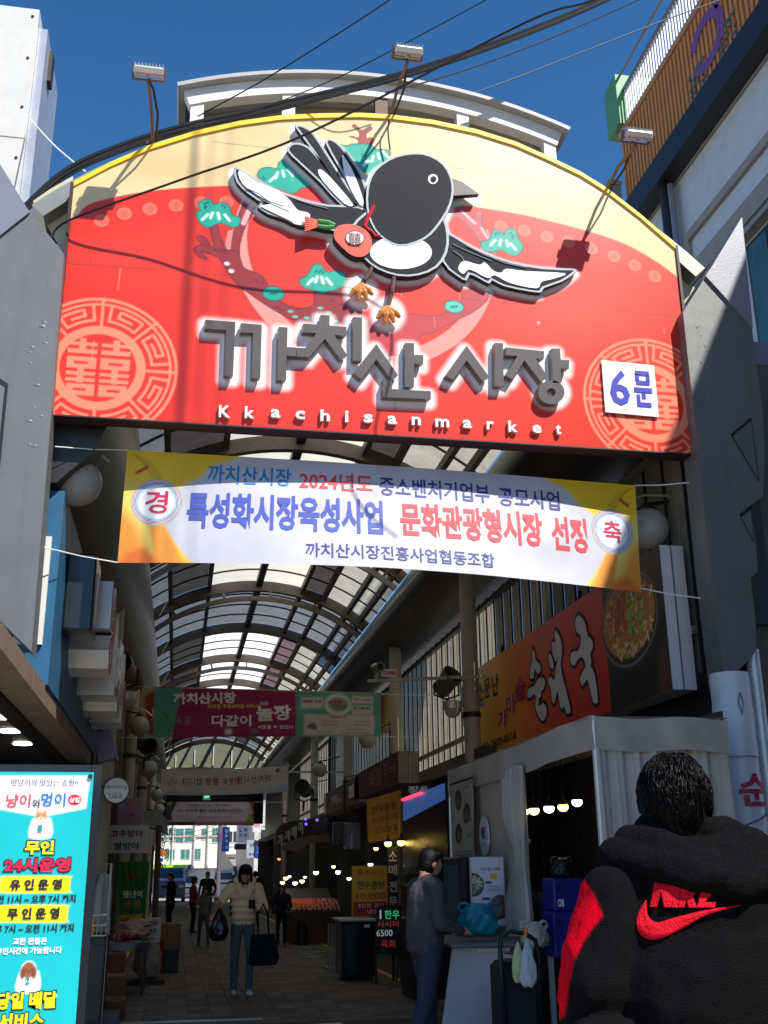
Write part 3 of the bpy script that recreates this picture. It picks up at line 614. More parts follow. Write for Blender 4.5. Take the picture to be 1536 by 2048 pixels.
# bird relief: an ordinary flying magpie ------------------------------------
def off(P, d):
    n = len(P); out = []; A = sum(P[i][0]*P[(i+1) % n][1]-P[(i+1) % n][0]*P[i][1] for i in range(n)); sg = 1 if A > 0 else -1
    for i in range(n):
        a, b, c = np.array(P[i-1]), np.array(P[i]), np.array(P[(i+1) % n]); u = (b-a)/(np.linalg.norm(b-a)+1e-9); v = (c-b)/(np.linalg.norm(c-b)+1e-9)
        nn = np.array([u[1]+v[1], -u[0]-v[0]]); l = np.linalg.norm(nn); nn = nn/(l+1e-9)/max(.5, l/2)*sg; out.append(tuple(b+nn*d))
    return out
bg1 = M('bird_grey', (168, 174, 178), .5, var=.05); bk = M('bird_black', (32, 34, 40), .6, var=.1, spec=.15); bw = M('bird_white', (236, 238, 240), .5, var=.04); bs = M('bird_side', (40, 34, 34), .6)
def relief(name, P, parent, Y=8.93, dep=.055, mats=(bg1, bs), sm=3, k=0):
    Q = smooth_path([(w.x, w.z) for w in (w3(x, y, Y) for x, y in P)], sm) if sm else [(w.x, w.z) for w in (w3(x, y, Y) for x, y in P)]
    m = MB(O); m.prism([Vector((x, Y, z)) for x, z in Q], (0, dep, 0), 0, 1); return m.build(name, list(mats), parent), Q
def inlay(name, Q, Y, mat, parent):
    m = MB(O); m.prism([Vector((x, Y, z)) for x, z in Q], (0, .004, 0)); return m.build(name, mat, parent)
gl = lambda Q: sh.glow([(x-GX0, z-GZ0) for x, z in Q], (255, 250, 246), .005, .075)
parts = [
 ('left_wing', c3([(372, 430), (395, 398), (500, 458), (620, 530), (740, 588), (920, 650), (1100, 688), (1330, 700), (1420, 760), (1300, 850), (1140, 890), (1020, 870), (880, 852), (800, 822), (760, 800), (640, 760), (560, 705), (580, 672), (480, 600), (400, 520)]),
  [c3([(415, 430), (560, 520), (700, 575), (745, 605), (800, 650), (830, 690), (870, 735), (940, 752), (960, 780), (930, 840), (850, 842), (800, 810), (640, 735), (585, 700), (660, 680), (560, 620), (440, 530)])]),
 ('wing_feather', c3([(850, 95), (872, 74), (960, 108), (1040, 210), (1180, 430), (1320, 640), (1400, 700), (1280, 690), (1120, 500), (1000, 300)]), []),
 ('wing_feather', c3([(785, 275), (805, 225), (865, 212), (960, 250), (1080, 390), (1240, 590), (1330, 700), (1200, 690), (1040, 520), (880, 370)]), [c3([(1020, 430), (1060, 430), (1160, 530), (1290, 690), (1220, 680), (1060, 510)])]),
 ('wing_feather', c3([(1075, 205), (1125, 183), (1200, 235), (1290, 350), (1370, 480), (1430, 700), (1370, 700), (1290, 600), (1180, 400)]), [c3([(1205, 320), (1240, 350), (1300, 460), (1370, 660), (1340, 690), (1240, 500)])]),
 ('right_wing', c6([(480, 30), (530, 20), (650, 90), (800, 165), (1000, 240), (1250, 285), (1490, 298), (1500, 325), (1400, 395), (1260, 445), (1240, 478), (1150, 472), (950, 430), (862, 385), (840, 412), (760, 370), (690, 340), (665, 388), (590, 350), (480, 240)]),
  [c6([(600, 300), (640, 240), (760, 270), (805, 252), (870, 315), (930, 330), (970, 300), (1120, 318), (1420, 335), (1340, 375), (1240, 400), (1200, 450), (1000, 410), (880, 350), (825, 372), (690, 305), (640, 340)])]),
 ('body', c4([(240, 860), (330, 760), (430, 690), (560, 660), (720, 660), (880, 690), (960, 800), (990, 930), (975, 1060), (900, 1170), (760, 1230), (600, 1235), (440, 1180), (330, 1090), (270, 980)]), []),
]
for name, P, whites in parts:
    o_, Q = relief(name, P, gs, Y=8.925 if name != 'body' else 8.90, dep=.06 if name != 'body' else .085, sm=2)
    gl(Q); inlay('dark_feathers' if name != 'body' else 'dark_plumage', off(Q, -.026), (8.919 if name != 'body' else 8.894), bk, o_)
    for wv in whites:
        Qw = smooth_path([(w.x, w.z) for w in (w3(x, y, 8.92) for x, y in wv)], 3); inlay('white_feathers', Qw, 8.913, bw, o_)
for P in ([(470, 560), (560, 600), (640, 660), (760, 700)], [(560, 640), (680, 690), (800, 740)], [(860, 650), (980, 690), (1100, 720)]):
    m = MB(O); m.tube([w3(x, y, 8.912) for x, y in c3(P)], .005, 5); m.build('feather_line', bg1, gs)
for P in ([(560, 110), (640, 150), (760, 200), (860, 240)], [(660, 120), (800, 190), (960, 255), (1120, 290)], [(560, 160), (620, 200), (650, 240)]):
    m = MB(O); m.tube([w3(x, y, 8.912) for x, y in c6(P)], .005, 5); m.build('feather_line', bg1, gs)
bodyo = [o for o in gs.children if o.name.startswith('body')][0]
bel = [(w.x, w.z) for w in (w3(x, y, 8.9) for x, y in c4(circ(620, 1060, 238, 128)))]; inlay('white_belly', bel, 8.888, bw, bodyo)
# head: small dark head in profile, short pointed bill
hd = smooth_path([(748, 340), (790, 312), (845, 306), (888, 328), (907, 368), (902, 410), (880, 448), (850, 478), (800, 492), (758, 470), (736, 430), (733, 380)], 3); ho, HQ = relief('head', hd, gs, Y=8.885, dep=.1, sm=0); gl(HQ); inlay('dark_plumage', off(HQ, -.024), 8.879, bk, ho)
bl = [(890, 352), (925, 364), (958, 388), (925, 390), (892, 392)]; bo_, BQ = relief('bill', bl, gs, Y=8.89, dep=.06, mats=(M('bill_grey', (70, 66, 64), .4), bs), sm=0); gl(BQ)
m = MB(O)
m.prism([w3(x, y, 8.874) for x, y in circ(866, 358, 10, 10, 16)], (0, .004, 0), 0); m.prism([w3(x, y, 8.868) for x, y in circ(867, 358, 6, 6, 12)], (0, .004, 0), 1)
m.build('eye', [bw, bk], ho)
hl = [w3(x, y, 8.874) for x, y in circ(785, 430, 18, 14, 16)]
# legs, toes
org = M('leg_orange', (206, 130, 60), .5, var=.1); lgd = M('leg_brown', (96, 70, 60), .5)
for kx, (hx, hy, fx, fy) in enumerate(((748, 528, 722, 570), (790, 540, 776, 615))):
    lg = MB(O); lg.tube([w3(hx, hy, 8.93), w3((hx+fx)/2+2, (hy+fy)/2, 8.92), w3(fx, fy, 8.92)], .022, 8); lo = lg.build('leg', lgd, gs)
    for dx, dy in ((-22, 22), (-6, 30), (12, 30), (24, 20)):
        t = MB(O); t.tube([w3(fx, fy, 8.92), w3(fx+dx*.6, fy+dy*.5, 8.915), w3(fx+dx, fy+dy, 8.925)], [.03, .034, .016], 8); t.build('toe', org, lo)
    sh.glow(S(circ(fx, fy+14, 24, 26)), (255, 250, 246), .0, .09, .9)
# red lucky pouch held by the bird
po, PQ = relief('pouch', c3([(1145, 900), (1180, 850), (1280, 838), (1370, 870), (1425, 930), (1435, 1010), (1400, 1070), (1340, 1090), (1270, 1070), (1190, 1000), (1150, 950)]), gs, Y=8.875, dep=.1, mats=(M('pouch_red', (214, 66, 36), .5, var=.2), bs)); gl(PQ)
m = MB(O); m.prism([w3(x, y, 8.868) for x, y in c3(circ(1305, 945, 76, 60, 22))], (0, .006, 0), 0); m.prism([w3(x, y, 8.863) for x, y in c3(circ(1305, 945, 66, 50, 22))], (0, .004, 0), 1)
c_ = w3(*c3([(1305, 945)])[0], 8.856); m.text('囍', c_, .12, .12, k=0, bold=.01); m.build('medallion', [M('maroon', (110, 40, 40), .5), bw], po)
m = MB(O); c_ = [w3(*p, 8.88) for p in c3([(1380, 860), (1400, 800), (1440, 720), (1455, 700)])]; m.tube(c_, .02, 6); m.tube([w3(*p, 8.885) for p in c3([(1380, 860), (1440, 900), (1460, 930), (1500, 930)])], .016, 6); m.build('ribbon', M('ribbon_red', (196, 30, 50), .5), po)
m = MB(O)
for i in range(7): m.tube([w3(*p, 8.88) for p in c3([(1020, 815+i*7), (920, 785+i*18)])], .012, 5, 0)
m.tube([w3(*p, 8.88) for p in c3([(1020, 815), (1100, 825), (1150, 850)])], .022, 6, 1); m.tube([w3(*p, 8.88) for p in c3([(1020, 855), (1090, 862), (1150, 860)])], .02, 6, 1)
m.build('tassel', [M('tassel_red', (222, 92, 66), .6), M('tassel_green', (90, 160, 90), .6)], po)
# seams
for P in ([(128, 527), (300, 538), (480, 553), (768, 582), (1000, 605), (1180, 617), (1362, 634)], [(425, 283), (480, 290), (545, 297)], [(905, 335), (1000, 347), (1170, 367)], [(786, 690), (789, 760), (792, 880)], [(178, 500), (181, 527)]):
    sh.line(S(P), .007, (120, 50, 40), a=.7)
for _ in range(14):
    x, y = g_.uniform(.2, 5.9), g_.uniform(.1, 3); sh.line([(x, y), (x+g_.uniform(-.01, .01), y-g_.uniform(.05, .3))], .008, (250, 200, 180), a=.35)
sh.build('printed_face', lambda X, Y: (X+GX0-O.x, np.full_like(X, GY-O.y), Y+GZ0-O.z), PR('sign_print', .3), gs, keep=lambda X, Y: Y <= np.interp(X, tx, tz)-.012)
m = MB(O); yel = M('rim_yellow', (250, 206, 20), .45, var=.05)
for a, b in zip(top[:-1], top[1:]):
    m.prism([a+Vector((0, -.02, .012)), b+Vector((0, -.02, .012)), b+Vector((0, -.02, -.04)), a+Vector((0, -.02, -.04))], (0, .06, 0))
m.build('yellow_rim', yel, gs)
m = MB(O); m.box(GX0-.03, GX0-.002, GY-.02, GY+.17, GZ0-.03, top[0].z+.0); m.box(GX1+.002, GX1+.03, GY-.02, GY+.17, GZ0-.03, top[-1].z); m.box(GX0-.03, GX1+.03, GY-.006, GY+.17, GZ0-.016, GZ0-.003)
m.build('edge_channel', M('edge_dark', (52, 30, 34), .5), gs)
txt = 'Kkachisanmarket'; wmat = M('letter_white', (244, 242, 240), .45, var=.03)
xs = [449, 499, 551, 600, 650, 693, 736, 784, 832, 884, 934, 980, 1025, 1073, 1116]; ys = [824, 826, 828, 831, 832, 834, 838, 841, 843, 847, 849, 852, 854, 859, 860]
for ch, px, py in zip(txt, xs, ys):
    c = w3(px, py, 8.975); h = {'K': .115, 'k': .112, 'h': .112, 'i': .112, 't': .1}.get(ch, .082); w = {'m': .13, 'i': .03, 't': .05, 'r': .07, 'K': .1}.get(ch, .085)
    m = MB(O); m.text(ch, c+Vector((0, 0, 0)), w, h, bold=.02, depth=.018); m.build('small_letter', wmat, gs)
# seams of the back: brace frame behind the sign
m = MB(O)
for x in (GX0+.4, 0.3, XC, 3.2, GX1-.4): m.bar((x, 9.22, GZ0+.02), (x, 9.22, 7.6), .06)
for z in (5.6, 6.6, 7.4): m.bar((GX0+.1, 9.28, z), (GX1-.1, 9.28, z), .06)
m.build('rear_frame', dsteel, gs)
# arc of the roof edge just behind the sign
m = MB((XC, 9.35, 7)); v = []
for i in range(31):
    a = -45+90*i/30
    for r, y in ((4.66, 9.14), (4.66, 9.7), (4.82, 9.7), (4.82, 9.14)): v.append(arc(a, r, y))
m.add(v, [(i*4+j, i*4+(j+1) % 4, i*4+4+(j+1) % 4, i*4+4+j) for i in range(30) for j in range(4)]+[(3, 2, 1, 0), (120, 121, 122, 123)])
m.build('edge_flashing', M('flashing', (150, 148, 140), .4, .5), roof, loc=Vector((XC, 9.35, 7))-roof.location)
# white sheet with gate number
gn = thing('gate_number_sheet', 'square white sheet with blue gate number on the right of the red gate sign', 'sign', at(1258, 778, 8.97)); O = gn.location
cs = [w3(*p, 8.972) for p in ((1203, 720), (1308, 731), (1318, 834), (1211, 824))]
m = MB(O); m.prism(cs, (0, .012, 0)); m.build('sheet', M('sheet_white', (236, 236, 246), .4, var=.03), gn)
bl_ = M('number_blue', (34, 42, 176), .4, var=.05)
k8 = lambda x, y: w3(1140+x*.16927, 680+y*.16927, 8.964)
c = k8(588, 560); m = MB(O); m.text('6', c, .20, .375, bold=.018); m.build('numeral', bl_, gn)
m = MB(O)
def kb(x0, y0, x1, y1, th=.0): m.prism([k8(x0, y0), k8(x1, y0+(x1-x0)*.08), k8(x1+(y1-y0)*.08, y1+(x1-x0)*.08), k8(x0+(y1-y0)*.08, y1)], (0, .004, 0))
kb(768, 360, 930, 412); kb(785, 475, 940, 522); kb(770, 400, 812, 480); kb(900, 415, 938, 490); kb(760, 555, 968, 612); kb(850, 612, 892, 690); kb(790, 640, 828, 730); kb(797, 730, 962, 782)
m.build('syllable_mun', bl_, gn)
# ---------------------------------------------------------------- pylons
met = M('pylon_metal', (110, 111, 111), .5, .3, var=.12, scale=1.5, streak=.22, bump=.15, bscale=5); met2 = M('pylon_light', (138, 138, 146), .4, .35, var=.05, bump=.05)
medk = M('pylon_dark', (70, 74, 88), .4, .3, var=.08, bump=.1, bscale=5); blk = M('slot_black', (16, 16, 20), .5)
def plate(P, Y, d, name, mat, parent):
    m = MB(parent.location); m.prism([w3(x, y, Y) for x, y in P], (0, d, 0)); return m.build(name, mat, parent)
pl = thing('gate_pylon', 'angular grey metal pylon at the left end of the red gate sign', 'pylon', (-1.5, 8.9, 3)); pr_ = thing('gate_pylon', 'angular grey metal pylon with triangular slots at the right end of the red gate sign', 'pylon', (5.1, 8.9, 3))
plate([(-90, 225), (55, 417), (128, 508), (102, 834), (63, 1303), (0, 1241), (-90, 1150)], 8.86, .3, 'main_plate', met, pl)
plate([(-90, 210), (-10, 312), (59, 424), (-40, 502), (-90, 530)], 8.83, .026, 'upper_plate', met2, pl)
plate([(-60, 710), (16, 768), (-8, 1010), (-60, 1010)], 8.845, .013, 'slot', blk, pl); plate([(-60, 730), (9, 775), (-14, 1000), (-60, 1000)], 8.835, .008, 'slot_plate', met, pl)
m = MB(pl.location)
for i in range(16):
    x, y = random.uniform(70, 108), random.uniform(540, 900); p = w3(x-(y-500)*.06, y, 8.86); m.ball(p, random.uniform(.008, .02), 6, 4, sz=(1.6, .25, .8))
tag(m.build('dent', met, pl), kind='stuff')
plate([(1483, 441), (1503, 649), (1524, 808), (1530, 900), (1526, 992), (1500, 1012), (1512, 1090), (1516, 1143), (1501, 1156), (1511, 1238), (1513, 1301), (1488, 1329), (1449, 1368), (1422, 1150), (1396, 902), (1366, 624)], 8.86, .3, 'main_plate', met, pr_)
plate([(1484, 434), (1506, 655), (1412, 552)], 8.83, .026, 'upper_plate', met2, pr_)
plate([(1462, 868), (1502, 834), (1519, 962)], 8.845, .013, 'slot', blk, pr_); plate([(1466, 872), (1502, 842), (1517, 958)], 8.835, .008, 'slot_plate', M('slot_grey', (96, 94, 92), .6), pr_)
plate([(1480, 1028), (1502, 1010), (1507, 1082)], 8.845, .013, 'slot', blk, pr_); plate([(1484, 1034), (1502, 1019), (1506, 1078)], 8.835, .008, 'slot_plate', M('slot_grey', (96, 94, 92), .6), pr_)
m = MB(pr_.location)
for i in range(26):
    y = random.uniform(630, 800); x = 1398+(y-630)*.12+random.gauss(0, 8); m.ball(w3(x, y, 8.86), random.uniform(.006, .018), 6, 4, sz=(.7, .25, 1.8))
tag(m.build('dent', met, pr_), kind='stuff')
m = MB(pr_.location); m.box(4.95, 5.5, 9.2, 9.27, 3.7, 6.6); m.build('rear_box', medk, pr_)
crm = M('cream_sheet', (196, 190, 166), .6, var=.1, dirt=.12, bump=.3, bscale=5)
for P, nm in (([(66, 402), (100, 378), (146, 352), (146, 395), (134, 520), (112, 480)], 'torn_sheet'),): plate(P, 9.32, .012, nm, crm, pl)
plate([(1354, 540), (1392, 578), (1376, 625), (1360, 640)], 9.32, .012, 'torn_sheet', crm, pr_)
m = MB(pl.location); m.box(-2.2, -1.45, 9.2, 9.4, 4.6, 7.2); m.build('rear_box', M('plaster_cream', (190, 184, 164), .8, dirt=.2), pl)
sb = thing('side_building', 'grey building with narrow blue windows squeezed behind the right gate pylon', 'building', (5.6, 10, 0)); O = sb.location
m = MB(O); m.box(5.45, 8.5, 9.7, 12.3, 0, 7.0); m.build('wall', M('tile_blue', (120, 126, 140), .5, var=.15), sb)
for z in (2.9, 4.1, 5.3):
    for x in (5.5, 5.8, 6.1, 6.4):
        w = MB(O); w.box(x, x+.22, 9.66, 9.697, z, z+1.0); w.build('window', M('window_sky', (92, 120, 160), .15, var=.2), sb)
# ================================================================ banners, lamps, cables, left shop
def scale_at(px, py, Y): return (at(px+10, py, Y)-at(px-10, py, Y)).length/20, (at(px, py-10, Y)-at(px, py+10, Y)).length/20
def ptext(m, st, px, py, wp, hp, Y, bold=0., k=None, depth=0., xd=(1, 0, 0), yd=(0, 0, 1)):
    sx, sy = scale_at(px, py, Y); return m.text(st, at(px, py, Y), wp*sx if wp else None, hp*sy, xd=xd, yd=yd, bold=bold, depth=depth, k=k)
def xtext(m, st, px, py, wp, hp, X, bold=0., k=None, s=1, depth=0., yd=(0, 0, 1)):   # on a wall x = X facing the alley (s=1: right wall, s=-1: left wall)
    w = abs(atx(px-wp/2, py, X).y-atx(px+wp/2, py, X).y); h = abs(atx(px, py-hp/2, X).z-atx(px, py+hp/2, X).z)
    return m.text(st, atx(px, py, X), w, h, xd=(0, -s, 0), yd=yd, bold=bold, k=k, depth=depth)
def cut_geo(V, Fc, nx, ny):                          # slices flat lettering so that it can follow a curved surface
    bm = bmesh.new(); vs = [bm.verts.new(v) for v in V]
    for f in Fc:
        try: bm.faces.new([vs[i] for i in f])
        except ValueError: pass
    x0, x1, y0, y1 = V[:, 0].min(), V[:, 0].max(), V[:, 1].min(), V[:, 1].max()
    for n, a, b, no in ((nx, x0, x1, (1, 0, 0)), (ny, y0, y1, (0, 1, 0))):
        for i in range(1, n): bmesh.ops.bisect_plane(bm, geom=bm.verts[:]+bm.edges[:]+bm.faces[:], plane_co=tuple(c*(a+(b-a)*i/n) for c in no), plane_no=no)
    bm.verts.index_update(); V2 = np.array([v.co[:] for v in bm.verts]); F2 = [tuple(v.index for v in f.verts) for f in bm.faces]; bm.free(); return V2, F2
def wtext(m, st, cx, cy, w, h, fn, bold=0., k=None, mirror=False, rot=0., dy=-.005):   # text lying on a curved cloth
    V, Fc = text_geo(st, bold); x0, x1, y0, y1 = V[:, 0].min(), V[:, 0].max(), V[:, 1].min(), V[:, 1].max()
    if w is None: w = h*(x1-x0)/(y1-y0)
    V, Fc = cut_geo(V, Fc, max(2, int(w/.07)), max(1, int(h/.09)))
    a = (V[:, 0]-(x0+x1)/2)*w/(x1-x0)*(-1 if mirror else 1); b = (V[:, 1]-(y0+y1)/2)*h/(y1-y0)
    X, Y, Z = fn(cx+a*math.cos(rot)-b*math.sin(rot), cy+a*math.sin(rot)+b*math.cos(rot)); return m.add(list(zip(X, Y+dy, Z)), Fc, k)
def cloth_fn(TL, TR, BL, BR, w, h, bulge=0., wav=.01, seed=0, O=(0, 0, 0), sag=0.):
    A = [np.array(p) for p in (TL, TR, BL, BR)]
    def fn(x, y):
        u = np.clip(x/w, -.02, 1.02); v = np.clip(y/h, -.02, 1.02); P = [(A[2][i]*(1-u)+A[3][i]*u)*(1-v)+(A[0][i]*(1-u)+A[1][i]*u)*v-O[i] for i in range(3)]
        s_ = np.sin(np.pi*np.clip(u, 0, 1)); P[1] = P[1]-s_*bulge*(.2+.9*(1-v))+wav*np.sin(v*13+u*5+seed)*s_**.3+wav*.6*np.sin(u*31+v*4+seed*2)+wav*1.5*np.sin(u*9-v*7+seed)*(1-v)
        P[2] = P[2]-sag*s_; return P
    return fn
def strings(parent, pairs, mat):
    for p, q in pairs:
        m = MB(parent.location); m.tube([p, Vector(p).lerp(Vector(q), .5)-Vector((0, 0, .01)), q], .006, 5); m.build('tie_cord', mat, parent)
cordm = M('cord_white', (224, 224, 220), .6)
BY = 9.4; TL, TR, BL, BR = [at(*p, BY) for p in ((255, 900), (1270, 971), (235, 1125), (1283, 1185))]
bn = thing('cloth_banner', 'wide white congratulation banner with blue and red lettering hung under the red gate sign', 'banner', (TL+BR)/2); O = bn.location
W, H = 5.12, 1.12; fn = cloth_fn(TL, TR, BL, BR, W, H, .3, .0035, 1, O)
s = Sheet(W, H, .0125, (206, 206, 218))
ye1, ye2, or1, or2 = (250, 206, 30), (250, 224, 110), (246, 160, 60), (238, 120, 50)
def swoosh(f):
    P = lambda pts: [(f(x), y) for x, y in pts]
    s.poly(smooth_path(P([(-.1, 1.2), (1.3, 1.2), (1.2, 1.1), (.95, 1.0), (.8, .86), (.55, .72), (.42, .5), (.5, .3), (.66, .12), (.78, -.1), (-.1, -.1)]), 4), ye1, feather=.05)
    s.poly(smooth_path(P([(-.1, .75), (.2, .7), (.36, .5), (.42, .2), (.5, -.1), (-.1, -.1)]), 4), ye2, feather=.15); s.poly(smooth_path(P([(-.1, .5), (.14, .4), (.3, .1), (.36, -.1), (-.1, -.1)]), 4), or1, feather=.12)
    s.poly(smooth_path(P([(.3, .42), (.42, .42), (.62, .12), (.74, -.1), (.45, -.1)]), 4), or1, feather=.04); s.poly(smooth_path(P([(.1, .1), (.3, .12), (.5, -.1), (.0, -.1)]), 4), or2, feather=.08)
    for q in range(7): s.line(smooth_path(P([(.05+q*.02, 1.08-q*.01), (.25, 1.02-q*.02), (.4, .86-q*.02)]), 5, False), .006, (186, 140, 40), a=.7)
    s.poly(P([(.1, .9), (.24, .98), (.24, .94), (.12, .87)]), (200, 60, 20), feather=.02)
    cx, cy = f(.36), .60
    s.disc(cx, cy, .235, (244, 244, 250)); 
    for rr, c_ in ((.235, (60, 160, 150)), (.218, (240, 120, 120)), (.20, (50, 100, 180)), (.182, (90, 190, 190))): s.disc(cx, cy, rr, c_, r_in=rr-.011)
    s.disc(cx, cy, .17, (246, 246, 252))
swoosh(lambda x: x*.86); swoosh(lambda x: W-x*.8)
s.build('printed_cloth', fn, PR('cloth_print', .55, trans=.12), bn, smooth=True)
cB, cL, cR, cN, cP = M('ink_blue', (66, 84, 176), .6, var=.04), M('ink_sky', (24, 130, 186), .6, var=.04), M('ink_red', (232, 62, 70), .6, var=.04), M('ink_navy', (48, 56, 130), .6, var=.04), M('ink_crimson', (208, 26, 76), .6, var=.04)
def U(px):
    u_ = (px-250)/1025; p = at(px, 1010+(px-255)*.066, BY-.17*math.sin(math.pi*u_)); return (p.x-(TL.x+BL.x)/2)/((TR.x+BR.x)/2-(TL.x+BL.x)/2)*W
m = MB(); wtext(m, '까치산시장', U(496), .915, U(582)-U(412), .2, fn, .015); m.build('lettering', cL, bn)
m = MB(); wtext(m, '2024년도', U(672), .9, U(747)-U(598), .2, fn, .02); m.build('lettering', cR, bn)
m = MB(); wtext(m, '중소벤처기업부', U(873), .885, U(985)-U(762), .21, fn, .015); wtext(m, '공모사업', U(1062), .87, U(1122)-U(1000), .21, fn, .015); m.build('lettering', cN, bn)
m = MB(); wtext(m, '특성화시장육성사업', U(572), .53, U(768)-U(378), .37, fn, .032); m.build('lettering', cB, bn)
m = MB(); wtext(m, '문화관광형시장', U(944), .535, U(1086)-U(803), .37, fn, .032); wtext(m, '선정', U(1137), .52, U(1173)-U(1101), .37, fn, .032); m.build('lettering', cR, bn)
m = MB(); wtext(m, '까치산시장진흥사업협동조합', U(800), .155, U(985)-U(615), .15, fn, .012); m.build('lettering', cN, bn)
m = MB(); wtext(m, '경', .31, .60, .21, .23, fn, .012); wtext(m, '축', W-.288, .60, .2, .23, fn, .012); m.build('lettering', cP, bn)
strings(bn, [(TL, at(110, 893, 9.1)), (BL, at(86, 1094, 9.1)), (BR-Vector((0, 0, -.04)), at(1406, 1197, 9.1)), (TR, at(1380, 965, 9.1))], cordm)
# teal and magenta banner
Y2 = 20.; c = [at(*p, Y2) for p in ((308, 1375), (762, 1388), (306, 1475), (762, 1473))]; W2, H2 = 4.0, .82
b2 = thing('cloth_banner', 'teal and magenta market banner hanging across the alley below the curved roof', 'banner', (c[0]+c[3])/2); O = b2.location
fn = cloth_fn(*c, W2, H2, .05, .01, 2, O); s = Sheet(W2, H2, .03, (96, 170, 148)); k = W2/1330
s.poly([(170*k, H2+.1), (95*k, -.1), (822*k, -.1), (822*k, H2+.1)], (164, 34, 96))
g_ = random.Random(5); s.noise(.02, .35, .02, .4, [(60, 130, 110), (130, 190, 160)], 14, (.02, .06), 3)
tl = lambda x: (x-115)*k
for x0, x1, y0, y1 in ((965, 1095, .52, .72), (1270, 1395, .62, .76), (1270, 1395, .42, .58), (983, 1403, .03, .4)): s.poly([(tl(x0), y0), (tl(x1), y0), (tl(x1), y1), (tl(x0), y1)], (226, 214, 206))
s.disc(tl(1185), .6, .25, (228, 222, 214), ry=.2); s.disc(tl(1187), .6, .18, (150, 160, 150), ry=.14)
s.poly([(tl(525), .04), (tl(562), .04), (tl(562), .14), (tl(525), .14)], (240, 230, 235)); s.disc(tl(690), .09, .05, (60, 150, 140), ry=.035); s.disc(tl(825), .09, .05, (210, 90, 130), ry=.035, r_in=.015)
for i in range(3): s.line([(tl(300+i*10), .22), (tl(300+i*10), .34)], .012, (220, 180, 90))
s.poly([(tl(245), .28), (tl(262), .38), (tl(272), .22)], (130, 130, 150)); s.poly([(tl(1000), .2), (tl(1040), .26), (tl(1060), .2), (tl(1060), .12), (tl(1000), .16)], (90, 120, 130))
s.build('printed_cloth', fn, PR('cloth_print2', .6, trans=.3), b2, smooth=True)
iw, iy, ir, idk = M('ink_white', (236, 226, 226), .6, var=.03), M('ink_yellow', (226, 170, 50), .6), M('ink_brick', (176, 50, 50), .6), M('ink_dark', (56, 50, 60), .6)
m = MB(); wtext(m, '까치산시장', tl(405), .66, 360*k, .2, fn, .04, rot=.04); wtext(m, '다같이', tl(560), .28, 230*k, .2, fn, .035); wtext(m, '놀장', tl(805), .42, 205*k, .28, fn, .035, rot=.05); wtext(m, '시장을 多 담았다', tl(815), .17, 210*k, .07, fn, .02); wtext(m, '▶', tl(545), .09, .04, .05, fn, k=0); wtext(m, '오픈', tl(748), .59, 50*k, .06, fn, .03); m.build('lettering', iw, b2)
m = MB(); wtext(m, '모바일 주문&배달 서비스', tl(570), .53, 300*k, .08, fn, .03, rot=.03); m.build('lettering', iy, b2)
m = MB(); wtext(m, '배달료 무료', tl(1030), .645, 110*k, .06, fn, .04); wtext(m, '놀장앱', tl(1165), .64, .24, .07, fn, .03); wtext(m, '할인 1,000원', tl(1333), .70, 100*k, .045, fn, .03); wtext(m, '첫 구매 무료', tl(1333), .53, 105*k, .055, fn, .04); wtext(m, 'EVENT', tl(1190), .36, 90*k, .045, fn, .02); m.build('lettering', ir, b2)
m = MB(); wtext(m, '한번에 담고\n바로 받자', tl(1190), .55, .24, .1, fn, .01)
for x, y, w_ in ((1140, .28, 90), (1140, .22, 90), (1330, .28, 90), (1330, .22, 100), (1110, .09, 100), (1290, .13, 110), (1290, .07, 170)): wtext(m, '까치산시장 02-2690-4393', tl(x), y, w_*k, .035, fn)
m.build('lettering', idk, b2)
strings(b2, [(c[0], (-1.1, Y2, c[0].z+.05)), (c[2], (-1.1, Y2, c[2].z)), (c[1], (4.7, Y2, c[1].z)), (c[3], (4.7, Y2, c[3].z))], cordm)
# coloured banner standing just behind it, showing at both ends
Y3 = 23.; c = [at(*p, Y3) for p in ((276, 1372), (782, 1386), (282, 1468), (778, 1466))]
b3 = thing('cloth_banner', 'yellow and red banner mostly hidden behind the teal and magenta banner', 'banner', (c[0]+c[3])/2); O = b3.location
fn = cloth_fn(*c, 5, .9, .05, .01, 5, O); s = Sheet(5, .9, .05, (196, 176, 120)); s.poly([(.15, -.1), (.1, .7), (.5, .95), (.8, .95), (.8, -.1)], (170, 70, 56)); s.poly([(4.75, -.1), (4.6, .4), (4.8, .95), (4.9, .95), (4.9, -.1)], (170, 80, 50))
s.build('printed_cloth', fn, PR('cloth_print2'), b3, smooth=True); m = MB(); wtext(m, '나눔', .5, .35, .5, .3, fn, .03); m.build('lettering', iw, b3)
